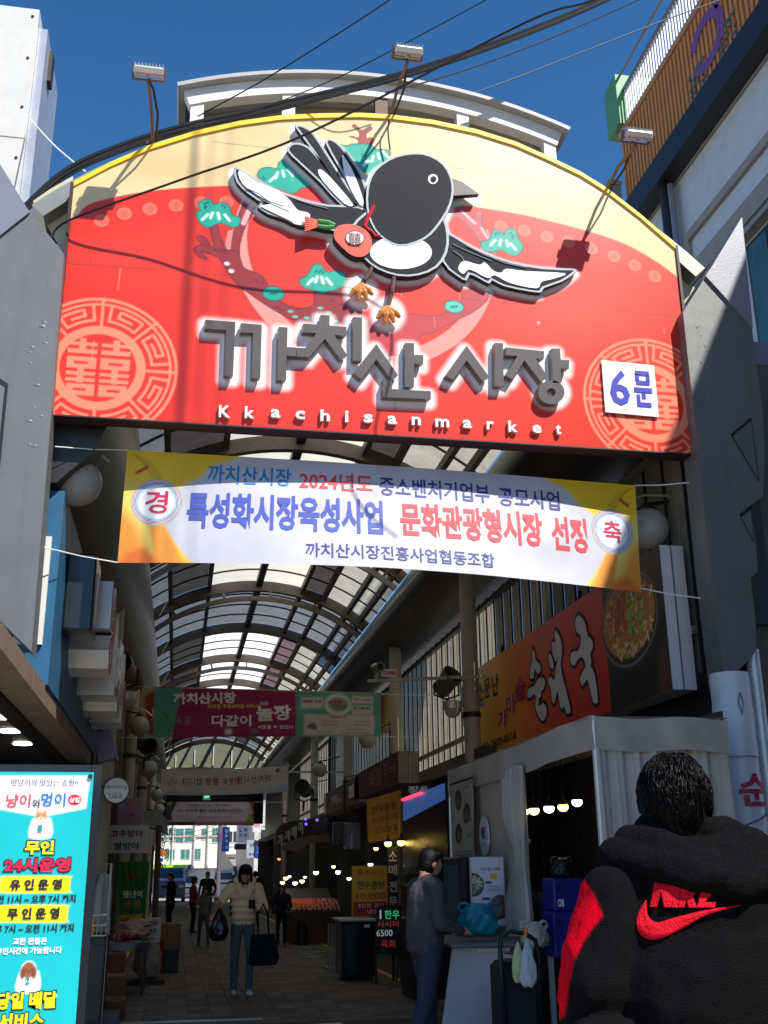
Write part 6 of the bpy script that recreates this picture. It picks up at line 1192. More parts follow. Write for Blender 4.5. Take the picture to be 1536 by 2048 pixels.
    for sx, (fx, fy) in zip((1, -1), feet):
        hip = V3(sx*.085, 0, .88); an = V3(fx, fy, .09); kn = (hip+an)/2+V3(sx*.01, -.045, .02)
        f.cap(hip, kn, .088*k*wide, .062*k*wide, 3); f.cap(kn, an, .062*k*wide, .05*k*wide, 3); f.cap(an, an+V3(0, 0, -.03), .05*k*wide, .045*k*wide, 3)
        f.cap(V3(fx, fy+.03, .04), V3(fx+sx*.01, fy-.14, .032), .042*k, .034*k, 4); f.ell(V3(fx, fy-.04, .028), V3(.042, .11, .028), 4)
    if voxel > .018: jit = 0
    t = thing('person', label, 'person', pos, group, rz)
    o = f.mesh('body', voxel, [skin, hairb, top, pants, shoe], 3, jit); link(o, t); t['_k'] = k
    del t['_k']
    if voxel < .016:                                   # eyes and brows
        m = MB()
        for sx in (-1, 1): m.ball(hc+V3(sx*.03, -.083, .008), .009*k, 8, 6, 0, sz=(1.3, .6, .8))
        m.build('eyes', [M('eye_dark', (24, 18, 16), .3)], t)
    return t
fab = lambda n, c, **k: M(n, c, k.pop('rough', .85), var=.14, bump=k.pop('bump', .25), bscale=k.pop('bscale', 35), spec=.2, **k)
shw, shd, shg = fab('shoe_white', (214, 212, 208)), fab('shoe_dark', (30, 28, 28)), fab('shoe_grey', (110, 108, 106))
# grey suited man at the counter
gp = at(850, 1760, 9.55); person('man in a dark grey jacket and navy trousers standing in profile at the stall counter', (gp.x, 9.55, 0), math.radians(103), 1.74, top=fab('jacket_slate', (72, 70, 74)), pants=fab('trousers_navy', (52, 58, 72)), shoe=shd,
    hands=((.14, -.42, 1.02), (-.12, -.40, 1.0)), elbows=((.25, -.02, 1.08), (-.25, -.02, 1.08)), feet=((.11, -.05), (-.1, .22)), bulk=1.18, boxy=1.12, wide=1.22, nod=.6, voxel=.0105, fat_sleeve=1.22)
# woman in the cream jacket
wpz = atz(482, 1990, 0); cream_j = fab('puffer_cream', (238, 210, 168), rough=.6, bump=.5, bscale=9)
wm = person('woman in a short cream padded jacket and blue jeans walking towards the gate with bags', (wpz.x, wpz.y, 0), math.radians(4), 1.66, top=cream_j, pants=fab('jeans_blue', (84, 94, 104)), shoe=shw,
    hands=((.10, -.30, 1.14), (-.40, -.22, 1.22)), elbows=((.30, -.04, 1.08), (-.34, -.05, 1.20)), feet=((.09, -.1), (-.1, .06)), bulk=1.04, nod=1.2, voxel=.012, fat_sleeve=1.42, bob=True)
fc = Fig(); kk = 1.66/1.75
for i, z in enumerate((1.0, 1.09, 1.18, 1.27, 1.36)): fc.ell((0, -.0, z*kk), ((.188-.008*abs(i-2)), .15, .062), 0)
for sx in (-1, 1): fc.cap((sx*.04, -.13, 1.30*kk), (sx*.11, -.04, 1.5*kk), .05, .05, 0); fc.cap((sx*.11, -.04, 1.5*kk), (0, .08, 1.52*kk), .05, .05, 0)
link(fc.mesh('padded_jacket', .014, [cream_j], 3), wm)
m = MB(); m.prism([(.04, -.40, 1.07), (.13, -.42, 1.07), (.13, -.38, 1.18), (.04, -.36, 1.18)], (0, .01, 0)); pho = m.build('phone', M('phone_dark', (40, 30, 34), .2), None, loc=(0, 0, 0)); pho.location = wm.location; tag(pho, 'dark phone held at the chest of the woman in the cream jacket', 'phone')
bgp = M('bag_black_plastic', (16, 16, 20), .25, bump=.5, bscale=14, trans=.0); yb_ = wpz.y-.3
bag('carried_bag', 'black plastic bag held out by the woman in the cream jacket', 'bag', at(437, 1882, yb_), .26, .40, .2, bgp, 'bags carried by the woman in the cream jacket', ears=False, seed=21)
tb = thing('tote_bag', 'large black tote bag hanging from the elbow of the woman in the cream jacket', 'bag', at(527, 1928, yb_+.1), 'bags carried by the woman in the cream jacket'); m = MB(); m.prism([(-.16, -.06, .36), (-.2, -.07, .02), (-.12, -.07, -.02), (.16, -.07, -.01), (.2, -.06, .08), (.13, -.06, .37)], (0, .13, 0)); m.build('bag_body', fab('tote_black', (20, 20, 24)), tb)
for y in (-.05, .05): m = MB(); m.tube([(-.08, y, .35), (-.09, y, .6), (-.02, y, .74), (.04, y, .6), (.06, y, .35)], .011, 6); m.build('bag_strap', fab('tote_black', (20, 20, 24)), tb)
# others further down the alley
def far(label, px, feet_py, rz, h, tc, pc, **k):
    p = atz(px, feet_py, 0); i = len(_mats); return person(label, (p.x, p.y, 0), math.radians(rz), h, top=fab('top%d' % i, tc), pants=fab('bottom%d' % i, pc), shoe=k.pop('shoe', shd), voxel=k.pop('voxel', .02), fingers=False, **k)
far('child in a grey sweatshirt and grey trousers walking with long dark hair', 405, 1893, 12, 1.27, (120, 118, 112), (84, 84, 88), shoe=shg, feet=((.12, -.18), (-.08, .2)), long_hair=True, voxel=.016, hands=((.22, -.1, .8), (-.2, -.25, 1.05)))
far('girl in a dark blue top with a pale shoulder strap walking on the right', 562, 1893, -15, 1.30, (34, 40, 62), (26, 28, 40), shoe=shg, long_hair=True, voxel=.016, hands=((.2, -.2, 1.0), (-.22, -.1, .85)), bulk=1.1)
far('short person in a red and dark jacket standing with arms folded', 383, 1866, 100, 1.47, (150, 30, 34), (26, 26, 34), hands=((.1, -.3, 1.05), (-.1, -.3, 1.1)), bulk=1.1)
far('person in a black coat standing beside the parked silver van', 338, 1862, -70, 1.58, (22, 22, 26), (24, 24, 28), bulk=1.2, skirt=.15)
far('person in a dark brown coat behind the child in grey', 412, 1842, -20, 1.62, (48, 32, 30), (28, 26, 30), bulk=1.25, skirt=.1)
far('person seen from behind in a dark red jacket near the white truck', 466, 1832, 180, 1.5, (70, 22, 28), (26, 24, 30), bulk=1.3)
far('person in black behind the shoulder of the woman in the cream jacket', 508, 1850, 180, 1.62, (22, 22, 26), (24, 24, 28), bulk=1.2)
far('person in dark clothes half hidden behind the woman in the cream jacket', 491, 1838, 0, 1.6, (28, 28, 36), (30, 30, 36), bulk=1.15)
# ---------------------------------------------------------------- the big back view in front
MY = 3.0; hp = at(1340, 1592, MY); mx = hp.x+.043
man = thing('person', 'man seen from behind in black fleece hooded jacket with red sleeve patch and emblem', 'person', (mx, MY, 0), None, 0); mz = hp.z
f = Fig()
hc = np.array((hp.x-mx, -.02, mz-.015)); f.ell(hc, (.076, .095, .112), 0); f.cap(hc+(0.02, .1, -.01), hc+(.025, .112, -.03), .012, .014, 0); f.cap(hc+(-.01, .095, -.06), hc+(.03, .095, -.06), .01, .01, 0); f.ell(hc+(0, .03, -.07), (.055, .06, .055), 0)
for sx in (-1, 1): f.ell(hc+(sx*.083+.008, .015, -.03), (.014, .026, .036), 0, (0, 0, -.2))
f.cap((hc[0], -.0, hc[2]-.1), (0, .02, 1.52), .06, .075, 0); f.ell((0, 0, 1.25), (.17, .11, .22), 1); f.ell((0, 0, 1.02), (.165, .115, .17), 1); f.ell((0, 0, .9), (.165, .125, .13), 1); f.cap((-.16, 0, 1.45), (.16, 0, 1.45), .05, .05, 1)
for sx in (-1, 1):
    f.cap((sx*.09, 0, .88), (sx*.11, .03, .48), .09, .065, 1); f.cap((sx*.11, .03, .48), (sx*.12, -.01, .09), .065, .05, 1); f.cap((sx*.12, 0, .04), (sx*.13, .17, .035), .045, .038, 2)
    el = np.array((sx*.265, .0, 1.2)); wr = np.array((sx*.25, .2, .97)); f.cap((sx*.19, 0, 1.43), el, .05, .042, 0); f.cap(el, wr, .042, .03, 0); f.ell(wr+(0, .05, -.02), (.024, .036, .03), 0)
    for q in range(4): f.cap(wr+(sx*(-.02+q*.014), .075, -.02), wr+(sx*(-.02+q*.014), .12, -.045), .009, .008, 0)
    f.cap(wr+(-sx*.02, .04, 0), wr+(-sx*.045, .075, .0), .011, .009, 0)
link(f.mesh('body', .014, [skin, fab('trousers_black', (24, 24, 28)), shw], 3), man)
fle = M('fleece_black', (19, 18, 20), .95, var=.35, scale=90, bump=.7, bscale=240, spec=.08); flr = M('fleece_red', (226, 0, 34), .8, var=.1, bump=.3, bscale=110, spec=.1, scale=30); pat_ = M('patch_red', (214, 4, 34), .7, var=.08, bump=.4, bscale=160, spec=.2)
j = Fig(); j.ell((.0, -.01, 1.24), (.24, .165, .29), 0); j.ell((0, 0, 1.0), (.245, .17, .24), 0); j.cap((-.165, -.01, 1.455), (.165, -.01, 1.455), .088, .088, 0); j.cap((-.195, -.01, 1.425), (-.262, -.01, 1.22), .098, .10, 0); j.cap((.195, -.01, 1.425), (.275, -.01, 1.22), .098, .10, 0)
j.cap((-.262, -.01, 1.22), (-.255, .10, 1.0), .098, .07, 0); j.cap((.275, -.01, 1.22), (.26, .12, 1.0), .096, .07, 0); j.cap((-.06, .0, 1.53), (.06, .0, 1.53), .08, .08, 0); j.ell((0, -.05, 1.40), (.19, .12, .15), 0)
for (x, z, r_) in ((-.26, 1.10, .075), (.27, 1.08, .075), (-.2, .98, .09), (.2, .98, .09)): j.ell((x, -.05, z), (r_, .07, .04), 0)
for i_, q_ in enumerate(j.p):
    sc_ = np.array((1.2, 1.08, 1.0)); j.p[i_] = (q_[0], q_[1]*sc_, q_[2]*sc_, q_[3], q_[4], q_[5]) if q_[0] == 'c' else (q_[0], q_[1]*sc_, q_[2]*np.array((1.16, 1.05, 1)), q_[3], q_[4], q_[5])
jk_ = j.mesh('jacket', .0085, [fle, flr], 5, .0006, labels=False); link(jk_, man)
from mathutils import noise as mn
def wrinkle(o, amp, fx, fz):                         # soft cloth folds
    for v, nv in [(v, v.normal.copy()) for v in o.data.vertices]:
        q_ = v.co; w_ = mn.noise(Vector((q_.x*fx+q_.z*3, q_.y*fx, q_.z*fz)))+.5*mn.noise(Vector((q_.x*fx*2-q_.z*5, q_.y*fx, q_.z*fz*2.2+7))); v.co = q_+nv*amp*(1-2*abs(w_))
wrinkle(jk_, .007, 5, 7)
# hood: a soft folded roll lying on the back
hd_ = Fig(); hz = 1.475
hpts = [(x*1.1, y, z) for x, y, z in [(-.215, -.02, 1.54), (-.16, -.10, 1.525), (-.07, -.168, 1.485), (.03, -.19, 1.462), (.13, -.158, 1.478), (.20, -.08, 1.53), (.225, -.01, 1.535)]]
for a, b in zip(hpts[:-1], hpts[1:]): hd_.cap(a, b, .042, .042, 0)
for a, b in zip(hpts[:-1], hpts[1:]): hd_.cap((a[0]*.75, a[1]*.8, a[2]+.028), (b[0]*.75, b[1]*.8, b[2]+.028), .05, .05, 0)
for a, b in zip(hpts[:-1], hpts[1:]): hd_.cap((a[0]*.48, a[1]*.5, a[2]+.062), (b[0]*.48, b[1]*.5, b[2]+.062), .048, .048, 0)
hd_.ell((0.01, -.075, 1.53), (.16, .085, .06), 0); hd_.cap((-.085, .06, 1.6), (-.095, -.03, 1.6), .035, .036, 0); hd_.cap((.09, .06, 1.6), (.095, -.03, 1.6), .035, .036, 0); hd_.cap((-.095, -.03, 1.6), (0, -.085, 1.612), .036, .033, 0); hd_.cap((.095, -.03, 1.6), (0, -.085, 1.612), .036, .033, 0)
hood = hd_.mesh('hood', .0085, [fle], 4, .0006, labels=False); link(hood, man); wrinkle(hood, .007, 7, 10)
Wm = Matrix.Translation(man.location)
bvh = BVHTree.FromPolygons([Wm @ v.co for v in jk_.data.vertices], [tuple(p.vertices) for p in jk_.data.polygons]); CAM = Vector((0, 0, EYE))
z8 = lambda P: crop(1080, 1480, .2969, P)
red_poly = z8([(292, 938), (345, 1010), (425, 1180), (300, 1340), (230, 1480), (195, 1640), (165, 1860), (-100, 1950), (-100, 900), (240, 900)])
def pip(x, y, P):
    c = False; n = len(P)
    for i in range(n):
        (x1_, y1_), (x2_, y2_) = P[i], P[(i+1) % n]
        if (y1_ > y) != (y2_ > y) and x < (x2_-x1_)*(y-y1_)/(y2_-y1_)+x1_: c = not c
    return c
def proj(p): d = Vector(p)-CAM; z = d.dot(_f); return CXP+F*d.dot(_r)/z, CYP-F*d.dot(_u)/z
def edge_d(x, y, P):
    d = 1e9
    for i in range(len(P)):
        (ax, ay), (bx_, by_) = P[i], P[(i+1) % len(P)]; ex, ey = bx_-ax, by_-ay; t_ = min(1, max(0, ((x-ax)*ex+(y-ay)*ey)/(ex*ex+ey*ey))); d = min(d, math.hypot(x-ax-t_*ex, y-ay-t_*ey))
    return d
rb_, bl2 = np.array(L((226, 0, 34))), np.array(L((19, 18, 20))); ca = jk_.data.color_attributes.new('print', 'FLOAT_COLOR', 'POINT'); cc_ = []
for v in jk_.data.vertices:
    x, y = proj(Wm @ v.co); w_ = 0.
    if x < 1230: sd_ = edge_d(x, y, red_poly)*(1 if pip(x, y, red_poly) else -1); w_ = min(1, max(0, .5+sd_/5))
    c = bl2*(1-w_)+rb_*w_; cc_ += [c[0], c[1], c[2], 1.]
ca.data.foreach_set('color', cc_)
two = M('fleece_two_tone', (19, 18, 20), .95, var=.35, scale=90, bump=.6, bscale=240, spec=.08); vc_ = two.node_tree.nodes.new('ShaderNodeVertexColor'); vc_.layer_name = 'print'; two.node_tree.links.new(vc_.outputs[0], two.node_tree.nodes['Principled BSDF'].inputs['Base Color']); jk_.data.materials.clear(); jk_.data.materials.append(two)
def stick(px, py, lift=.006):
    d = ray(px, py); hit = bvh.ray_cast(CAM, d.normalized()); p = hit[0] if hit[0] is not None else CAM+d*(MY-.16)/d.y; return p-d.normalized()*lift-man.location
def patch(name, up, lo, lift, mat, n=34, k=7, rim=True):
    U_, L_ = smooth_path(up, n, False), smooth_path(lo, n, False); tu = np.linspace(0, len(U_)-1, n).astype(int); tl_ = np.linspace(0, len(L_)-1, n).astype(int); m = MB(); vs = []
    for i in range(n):
        a, b = U_[tu[i]], L_[tl_[i]]
        for q in range(k): w = q/(k-1); e_ = lift*(.35 if q in (0, k-1) or i in (0, n-1) else 1); vs.append(stick(a[0]+(b[0]-a[0])*w, a[1]+(b[1]-a[1])*w, .002+e_))
    m.add(vs, [(i*k+q, i*k+q+1, (i+1)*k+q+1, (i+1)*k+q) for i in range(n-1) for q in range(k-1)]); return m.build(name, mat, man, smooth=2)
patch('emblem_swoosh', z8([(718, 1080), (722, 1160), (748, 1210), (800, 1228), (900, 1198), (1050, 1160), (1200, 1130), (1355, 1110)]), z8([(712, 1078), (672, 1140), (650, 1220), (668, 1300), (730, 1342), (820, 1335), (960, 1270), (1120, 1180), (1355, 1114)]), .011, pat_)
for P_ in ([(775, 960), (742, 1122), (790, 1126), (815, 1010), (840, 1126), (885, 1126), (905, 980)], [(905, 980), (890, 1128), (930, 1128), (945, 980)], [(950, 985), (935, 1128), (975, 1128), (985, 1065), (1005, 1128), (1060, 1128), (1030, 1050), (1075, 990)], [(1095, 990), (1060, 1128), (1180, 1128), (1186, 1092), (1110, 1092), (1195, 1000)]):
    Q = z8(P_); m = MB(); c_ = [stick(x, y, .01) for x, y in Q]; m.prism(c_, (0, .006, 0)); m.build('emblem_letter', pat_, man)
# hair strands
m = MB(); base = Fig(); base.ell(hc+(0, -.004, .02), (.092, .105, .108), 0); base.ell(hc+(0, -.03, -.02), (.09, .085, .095), 0); base.ell(hc+(0, -.045, -.075), (.066, .05, .05), 0)
cap_ = base.mesh('hair', .009, [hairb], 4, labels=False); link(cap_, man)
gh = random.Random(12); vs = MB()
for i in range(6500):
    a = gh.uniform(0, 6.283); ph = gh.uniform(-.5, 1.5); n0 = Vector((math.cos(a)*math.cos(ph), math.sin(a)*math.cos(ph), math.sin(ph)))
    if n0.y > .5 and n0.z < .3: continue
    c0 = Vector(hc)+Vector((0, -.008, .01)); sw_ = .7*math.sin(a*5+ph*4)+gh.gauss(0, .32); t_ = Vector((n0.x*.5-n0.y*sw_, n0.y*.5+n0.x*sw_, -1.0)); t_ = (t_-n0*t_.dot(n0)).normalized(); ln = gh.uniform(.4, 1.0); lf_ = gh.choice((0, .01, .03, .06, .1, .14)); pts = []
    for q in range(5):
        w = q/4; nn_ = (n0+t_*ln*w+Vector((0, 0, .12*math.sin(w*3+i)))*w*.5).normalized(); R_ = 1.0+lf_*math.sin(w*3.1)-.02*w; pts.append(c0+Vector((nn_.x*.092*R_, nn_.y*.108*R_, nn_.z*.116*R_ if nn_.z > -.2 else nn_.z*.125*R_)))
    if pts[-1].z < hc[2]-.13: continue
    w0 = gh.uniform(.0009, .0021); vs.tube(pts, [w0, w0*1.1, w0, w0*.8, .0005], 3, caps=False)
so_ = vs.build('hair_strands', M('hair_gloss', (8, 7, 7), .34, var=.3, scale=20, spec=.16), cap_, smooth=2); tag(so_, kind='stuff')
# ================================================================ stalls down both sides
def board(name, label, cat, px0, py0, px1, py1, Y, mat, th=.03, group=None):
    a, b = at(px0, py0, Y), at(px1, py1, Y); t = thing(name, label, cat, ((a.x+b.x)/2, Y, b.z), group); m = MB(t.location); m.box(a.x, b.x, Y, Y+th, b.z, a.z); m.build('panel', mat, t); return t
def lett(t, st, px, py, w, h, Y, mat, bold=.02): m = MB(t.location); ptext(m, st, px, py, w, h, Y-.006, bold); m.build('lettering', mat, t)
IB, IR_, IW_, IN_ = _mats['ink_black'], _mats['ink_brick'], _mats['ink_white'], _mats['ink_navy']
t = board('mill_sign', 'white board with dark red and black lettering for the chilli and rice mill', 'sign', 215, 1651, 296, 1706, 17, M('board_offwhite', (196, 190, 180), .6, dirt=.15)); lett(t, '고추방아', 254, 1667, 66, 15, 17, M('ink_maroon', (110, 34, 34), .6), .03); lett(t, '쌀방아', 253, 1692, 52, 15, 17, IB, .03)
rsg = thing('round_sign', 'round silver sign with a dark rim projecting above the white mill board', 'sign', at(233, 1581, 15)); r_ = scale_at(233, 1581, 15)[0]*27
m = MB(); m.lathe([(r_, -.05), (r_, .05)], n=36, axis='y'); m.build('rim', M('rim_dark', (44, 38, 40), .4), rsg); m = MB(); m.lathe([(r_*.9, -.056), (r_*.9, -.051)], n=36, axis='y'); m.build('disc_face', M('disc_silver', (190, 190, 190), .3, .3, var=.1), rsg)
m = MB(); m.text('Rosecozy', (0, -.062, .04), r_*1.5, .07, xd=(-1, 0, 0), yd=(0, 0, -1)); m.text('로렌디', (0, -.062, -.07), r_*1.0, .08, xd=(-1, 0, 0), yd=(0, 0, -1)); m.build('lettering', IB, rsg)
m = MB(); m.bar((-r_, 0, .05), (-.6, 0, .05), .04); m.build('bracket', dsteel, rsg)
t = board('hanging_sign', 'rounded purple and orange sign behind the round silver sign', 'sign', 238, 1596, 281, 1651, 17.8, M('sign_lilac', (150, 130, 150), .5, var=.2)); lett(t, '왁간', 267, 1609, 28, 12, 17.8, M('ink_orange', (226, 100, 40), .5), .04); lett(t, '고추', 258, 1630, 26, 8, 17.8, IR_, .02)
t = board('side_sign', 'yellow sign strip left of the white mill board', 'sign', 194, 1640, 214, 1690, 17.3, M('sign_yellow', (190, 160, 40), .5, var=.15)); lett(t, '방', 204, 1662, 12, 16, 17.3, IR_, .04)
t = board('side_sign', 'red sign strip below the yellow strip on the left', 'sign', 194, 1691, 216, 1720, 17.3, M('sign_red', (150, 40, 36), .5, var=.15))
t = thing('light_box', 'tilted pale purple light box above the round silver sign', 'sign', at(213, 1497, 15.5)); m = MB(); m.T = Matrix.Rotation(math.radians(-14), 4, 'Y'); m.rbox(-.13, .12, -.35, .3, -.2, .2, .015); m.build('box', M('box_lilac', (150, 146, 190), .4, trans=.2), t); m = MB(); m.bar((-.15, 0, .1), (-.5, 0, .15), .03); m.build('bracket', dsteel, t)
# green cloth banner
GYb = 19.5; c = [at(*p, GYb) for p in ((233, 1724), (299, 1722), (240, 1870), (288, 1866))]; t = thing('cloth_banner', 'green and yellow upright banner advertising fruit on the left side', 'banner', (c[2]+c[3])/2); fn = cloth_fn(*c, .62, 1.25, .03, .01, 3, t.location); s = Sheet(.62, 1.25, .02, (36, 120, 60))
s.poly([(-.1, .33), (.55, .33), (.55, .05), (-.1, .05)], (226, 190, 40)); s.disc(.2, .50, .075, (214, 180, 60)); s.disc(.2, .50, .06, (60, 50, 30)); s.disc(.42, .50, .075, (214, 180, 60)); s.disc(.42, .50, .06, (60, 50, 30)); s.build('printed_cloth', fn, PR('cloth_print2'), t, smooth=True)
m = MB(); wtext(m, '못난이', .31, .68, .42, .13, fn, .03); m.build('lettering', IW_, t); m = MB(); wtext(m, '양념', .3, 1.0, .3, .12, fn, .03); wtext(m, '박', .16, .2, .2, .2, fn, .04); wtext(m, '선', .46, .2, .09, .12, fn, .0); m.build('lettering', IR_, t); m = MB(); wtext(m, '강', .2, .5, .08, .08, fn, .03); wtext(m, '추', .42, .5, .08, .08, fn, .03); m.build('lettering', _mats['ink_yellow'], t)
aw = thing('folded_awning', 'pale folded awning on the left beside the white mill board', 'awning', at(318, 1650, 20)); m = MB(aw.location); P_ = [at(*p, 20) for p in ((285, 1622), (318, 1620), (334, 1640), (336, 1668), (322, 1660), (290, 1652))]; m.prism(P_, (0, .8, 0)); m.build('awning_cloth', M('awning_pale', (150, 156, 150), .7, dirt=.3), aw)
m = MB(); m.tube([(0, 0, 0), (.02, 0, -1.8)], .05, 8); m.build('awning_post', M('post_brown', (96, 74, 62), .6), aw)
# sacks, cartons, price cards on the left
sackm = M('sack_clear', (176, 160, 146), .3, trans=.25, var=.3, scale=9, bump=.6, bscale=18); sackp = M('sack_pink', (150, 112, 92), .5, var=.3, scale=8, bump=.5, bscale=20)
p = atz(293, 1968, 0); bag('grain_sack', 'tall clear plastic sack standing on a low plank at the left stall', 'sack', (p.x, p.y, .07), .42, .78, .4, sackm, ears=False, seed=31)
t = thing('low_pallet', 'dark low plank under the tall clear sack', 'pallet', (p.x-.08, p.y, 0)); m = MB(); m.box(-.42, .34, -.25, .3, 0, .07); m.build('boards', M('wood_dark', (60, 44, 34), .8, var=.3), t)
for i, (px, py, w, h, lb) in enumerate(((262, 1868, .55, .2, 'pinkish net sack lying on top of the left stall pile'), (252, 1858, .5, .16, 'second pinkish net sack under the top one'), (270, 1850, .45, .14, 'uppermost flat pink sack below the green banner'))):
    q = at(px, py, 16.2); bag('net_sack', lb, 'sack', (q.x, 16.2+i*.3, q.z-.06), w, h, .4, sackp, 'net sacks piled at the left stall', ears=False, seed=40+i)
t = thing('display_table', 'dark display table under the net sacks on the left', 'table', (at(250, 1900, 16).x, 16, 0)); m = MB(); m.box(-.45, .3, -.5, .6, .6, .66); m.build('table_top', dsteel, t)
for x in (-.42, .26):
    for y in (-.46, .55): m = MB(); m.box(x-.02, x+.02, y-.02, y+.02, 0, .6); m.build('leg', dsteel, t)
bk2 = thing('produce_basket', 'white netted basket of reddish onions at the left stall', 'basket', at(246, 1888, 15.6)); m = MB(); m.lathe([(.16, -.08), (.24, .02), (.25, .03), (.22, .01), (.15, -.06)], n=20); m.build('basket_tray', M('basket_white', (180, 180, 178), .5), bk2); gq = random.Random(8)
for i in range(26): m = MB(); a = gq.uniform(0, 6.28); r = gq.uniform(0, .19); m.ball((r*math.cos(a), r*math.sin(a), .05+.09*(1-r/.2)), .042, 8, 6, sz=(1, 1, .85)); m.build('onion', M('onion_red', (140, 60, 66), .4, var=.3, scale=20), bk2, smooth=2)
for i, (px, py, w, hh, c_, lb) in enumerate(((214, 2020, .5, .34, (96, 64, 44), 'brown carton nearest the camera at the left stall'), (222, 1950, .46, .3, (110, 76, 50), 'brown carton behind the nearest carton on the left'), (226, 1905, .4, .25, (120, 60, 44), 'reddish carton below the display table on the left'))):
    q = at(px, py, 13.4+i*.9); t = thing('carton', lb, 'box', (q.x-.05, q.y, 0), 'cartons at the left stall'); m = MB(); hz_ = max(.2, q.z+.0); m.rbox(-w/2, w/2, -.25, .25, 0, hz_, .01); m.build('carton_body', M('carton%d' % i, c_, .8, var=.15), t); m = MB(); m.box(-.03, .03, -.253, .253, hz_+.001, hz_+.004); m.build('tape', M('tape_tan', (150, 120, 80), .4), t)
t = board('price_card', 'white price card with red lettering beside the clear sack', 'sign', 291, 1835, 320, 1885, 17, M('card_white', (200, 190, 184), .6)); lett(t, '설탕', 306, 1846, 22, 10, 17, IR_, .03); lett(t, '고구', 305, 1863, 16, 10, 17, IB, .03); lett(t, '마', 305, 1878, 9, 8, 17, IR_, .03)
t = thing('carton', 'cream and tan carton with a red cloth beside the price card', 'box', (at(333, 1900, 19).x, 19.2, 0), 'cartons at the left stall'); m = MB(); m.rbox(-.18, .22, -.2, .2, .35, .75, .01); m.build('carton_body', M('carton_tan', (140, 104, 76), .8), t); m = MB(); m.box(-.22, -.05, -.24, -.205, 0, .5); m.build('red_cloth', M('cloth_red', (150, 24, 34), .8), t); m = MB(); m.box(-.16, .2, -.18, .18, 0, .345); m.build('stand', dsteel, t)
# clothes rack on the left
ck = thing('clothes_rack', 'clothes rack with pale garments just right of the turquoise banner', 'clothes rack', (at(195, 1800, 12.6).x, 12.6, 0)); m = MB(); m.tube([(-.35, 0, 0), (-.35, 0, 1.62), (.12, 0, 1.62), (.12, 0, 0)], .014, 6); m.build('rack_rail', alu, ck)
for i, (x, c_, w) in enumerate(((-.02, (150, 150, 152), .3), (.07, (176, 176, 172), .34), (-.14, (40, 44, 60), .3), (-.24, (24, 24, 30), .3))):
    m = MB(); hh = .62; m.T = Matrix.Translation((x, .02*i, 1.55)) @ Matrix.Rotation(math.radians(62), 4, 'Z'); m.tube([(0, 0, .07), (.01, 0, .04), (0, 0, 0)], .004, 5)
    m.cloth(lambda u, v: ((u-.5)*w*(.55+.45*min(1, (1-v)*4)), .035*math.sin(u*12+i)*(1-v)+.01, -.02-(1-v)*hh-.05*abs(u-.5)), 14, 8, th=.012); m.build('garment', M('garment%d' % i, c_, .85, bump=.2), ck, smooth=2)
wr_ = thing('wire_basket', 'wire display basket with small goods below the pale garments', 'basket', at(190, 1870, 12.5)); 
for z in (0, .1, .2):
    m = MB(); m.tube([(-.2, -.15, z), (.12, -.15, z), (.12, .15, z), (-.2, .15, z), (-.2, -.15, z)], .006, 5); m.build('wire_ring', alu, wr_)
for i in range(8): m = MB(); x = -.2+i*.045; m.tube([(x, -.15, 0), (x, -.15, .2)], .004, 4); m.build('wire_upright', alu, wr_)
m = MB(); m.rbox(-.1, .0, -.08, .08, .01, .16, .01); m.build('goods_pack', M('pack_yellow', (190, 150, 40), .5), wr_)
t = thing('shop_partition', 'dark cabinet below the wire basket on the left', 'cabinet', (at(185, 1950, 12.6).x-.1, 12.7, 0)); m = MB(); m.rbox(-.35, .22, -.2, .5, 0, .93, .01); m.build('cabinet_body', M('cabinet_dark', (40, 42, 46), .5), t); m = MB(); m.box(-.3, .2, -.21, -.202, .1, .8); m.build('door_panel', dfm, t)
t = thing('low_step', 'grey low step at the bottom left beside the banner', 'step', (at(190, 2040, 12.9).x, 12.9, 0)); m = MB(); m.box(-.4, .25, -.3, .4, 0, .12); m.build('step_block', M('step_grey', (84, 80, 78), .8, dirt=.3), t)
# -------- right side shop signs
def wallbox(name, label, px0, pyt0, px1, pyt1, pyb1, X, mat, capm, th=.3):
    f_, n_ = atx(px0, pyt0, X), atx(px1, pyt1, X); zb_ = atx(px1, pyb1, X).z; zt_ = n_.z; t = thing(name, label, 'sign', (X, n_.y, zb_)); m = MB(t.location); m.box(X+.003, X+th, n_.y+.003, f_.y, zb_, zt_); m.build('box', capm, t)
    m = MB(t.location); m.box(X-.01, X+.002, n_.y+.01, f_.y-.01, zb_+.01, zt_-.01); m.build('face', mat, t); m = MB(t.location); m.box(X+th*.5, X+th*.54, n_.y-.004, n_.y+.002, zb_, zt_); m.build('seam', dsteel, t); return t, f_, n_, zb_, zt_
t, f_, n_, zb_, zt_ = wallbox('shop_sign', 'dark maroon shop sign box with pinkish lettering above the yellow cloth', 710, 1553, 796, 1502, 1566, 3.6, M('sign_maroon', (84, 40, 44), .5), M('cap_beige', (150, 142, 130), .5, dirt=.2), .35)
m = MB(t.location); m.text('의정', (3.585, n_.y+2.2, (zb_+zt_)/2), 1.3, .34, xd=(0, -1, 0), bold=.02); m.text('부', (3.585, n_.y+1.1, (zb_+zt_)/2+.02), .45, .34, xd=(0, -1, 0)); m.text('부대찌개', (3.585, n_.y+.45, (zb_+zt_)/2), .6, .12, xd=(0, -1, 0)); m.build('lettering', M('ink_pink', (186, 140, 140), .5), t)
t, f_, n_, zb_, zt_ = wallbox('shop_sign', 'grey shop sign box with white lettering further along than the maroon sign', 650, 1590, 718, 1551, 1605, 3.6, M('sign_grey', (110, 100, 94), .5), M('cap_white', (190, 186, 178), .5), .3)
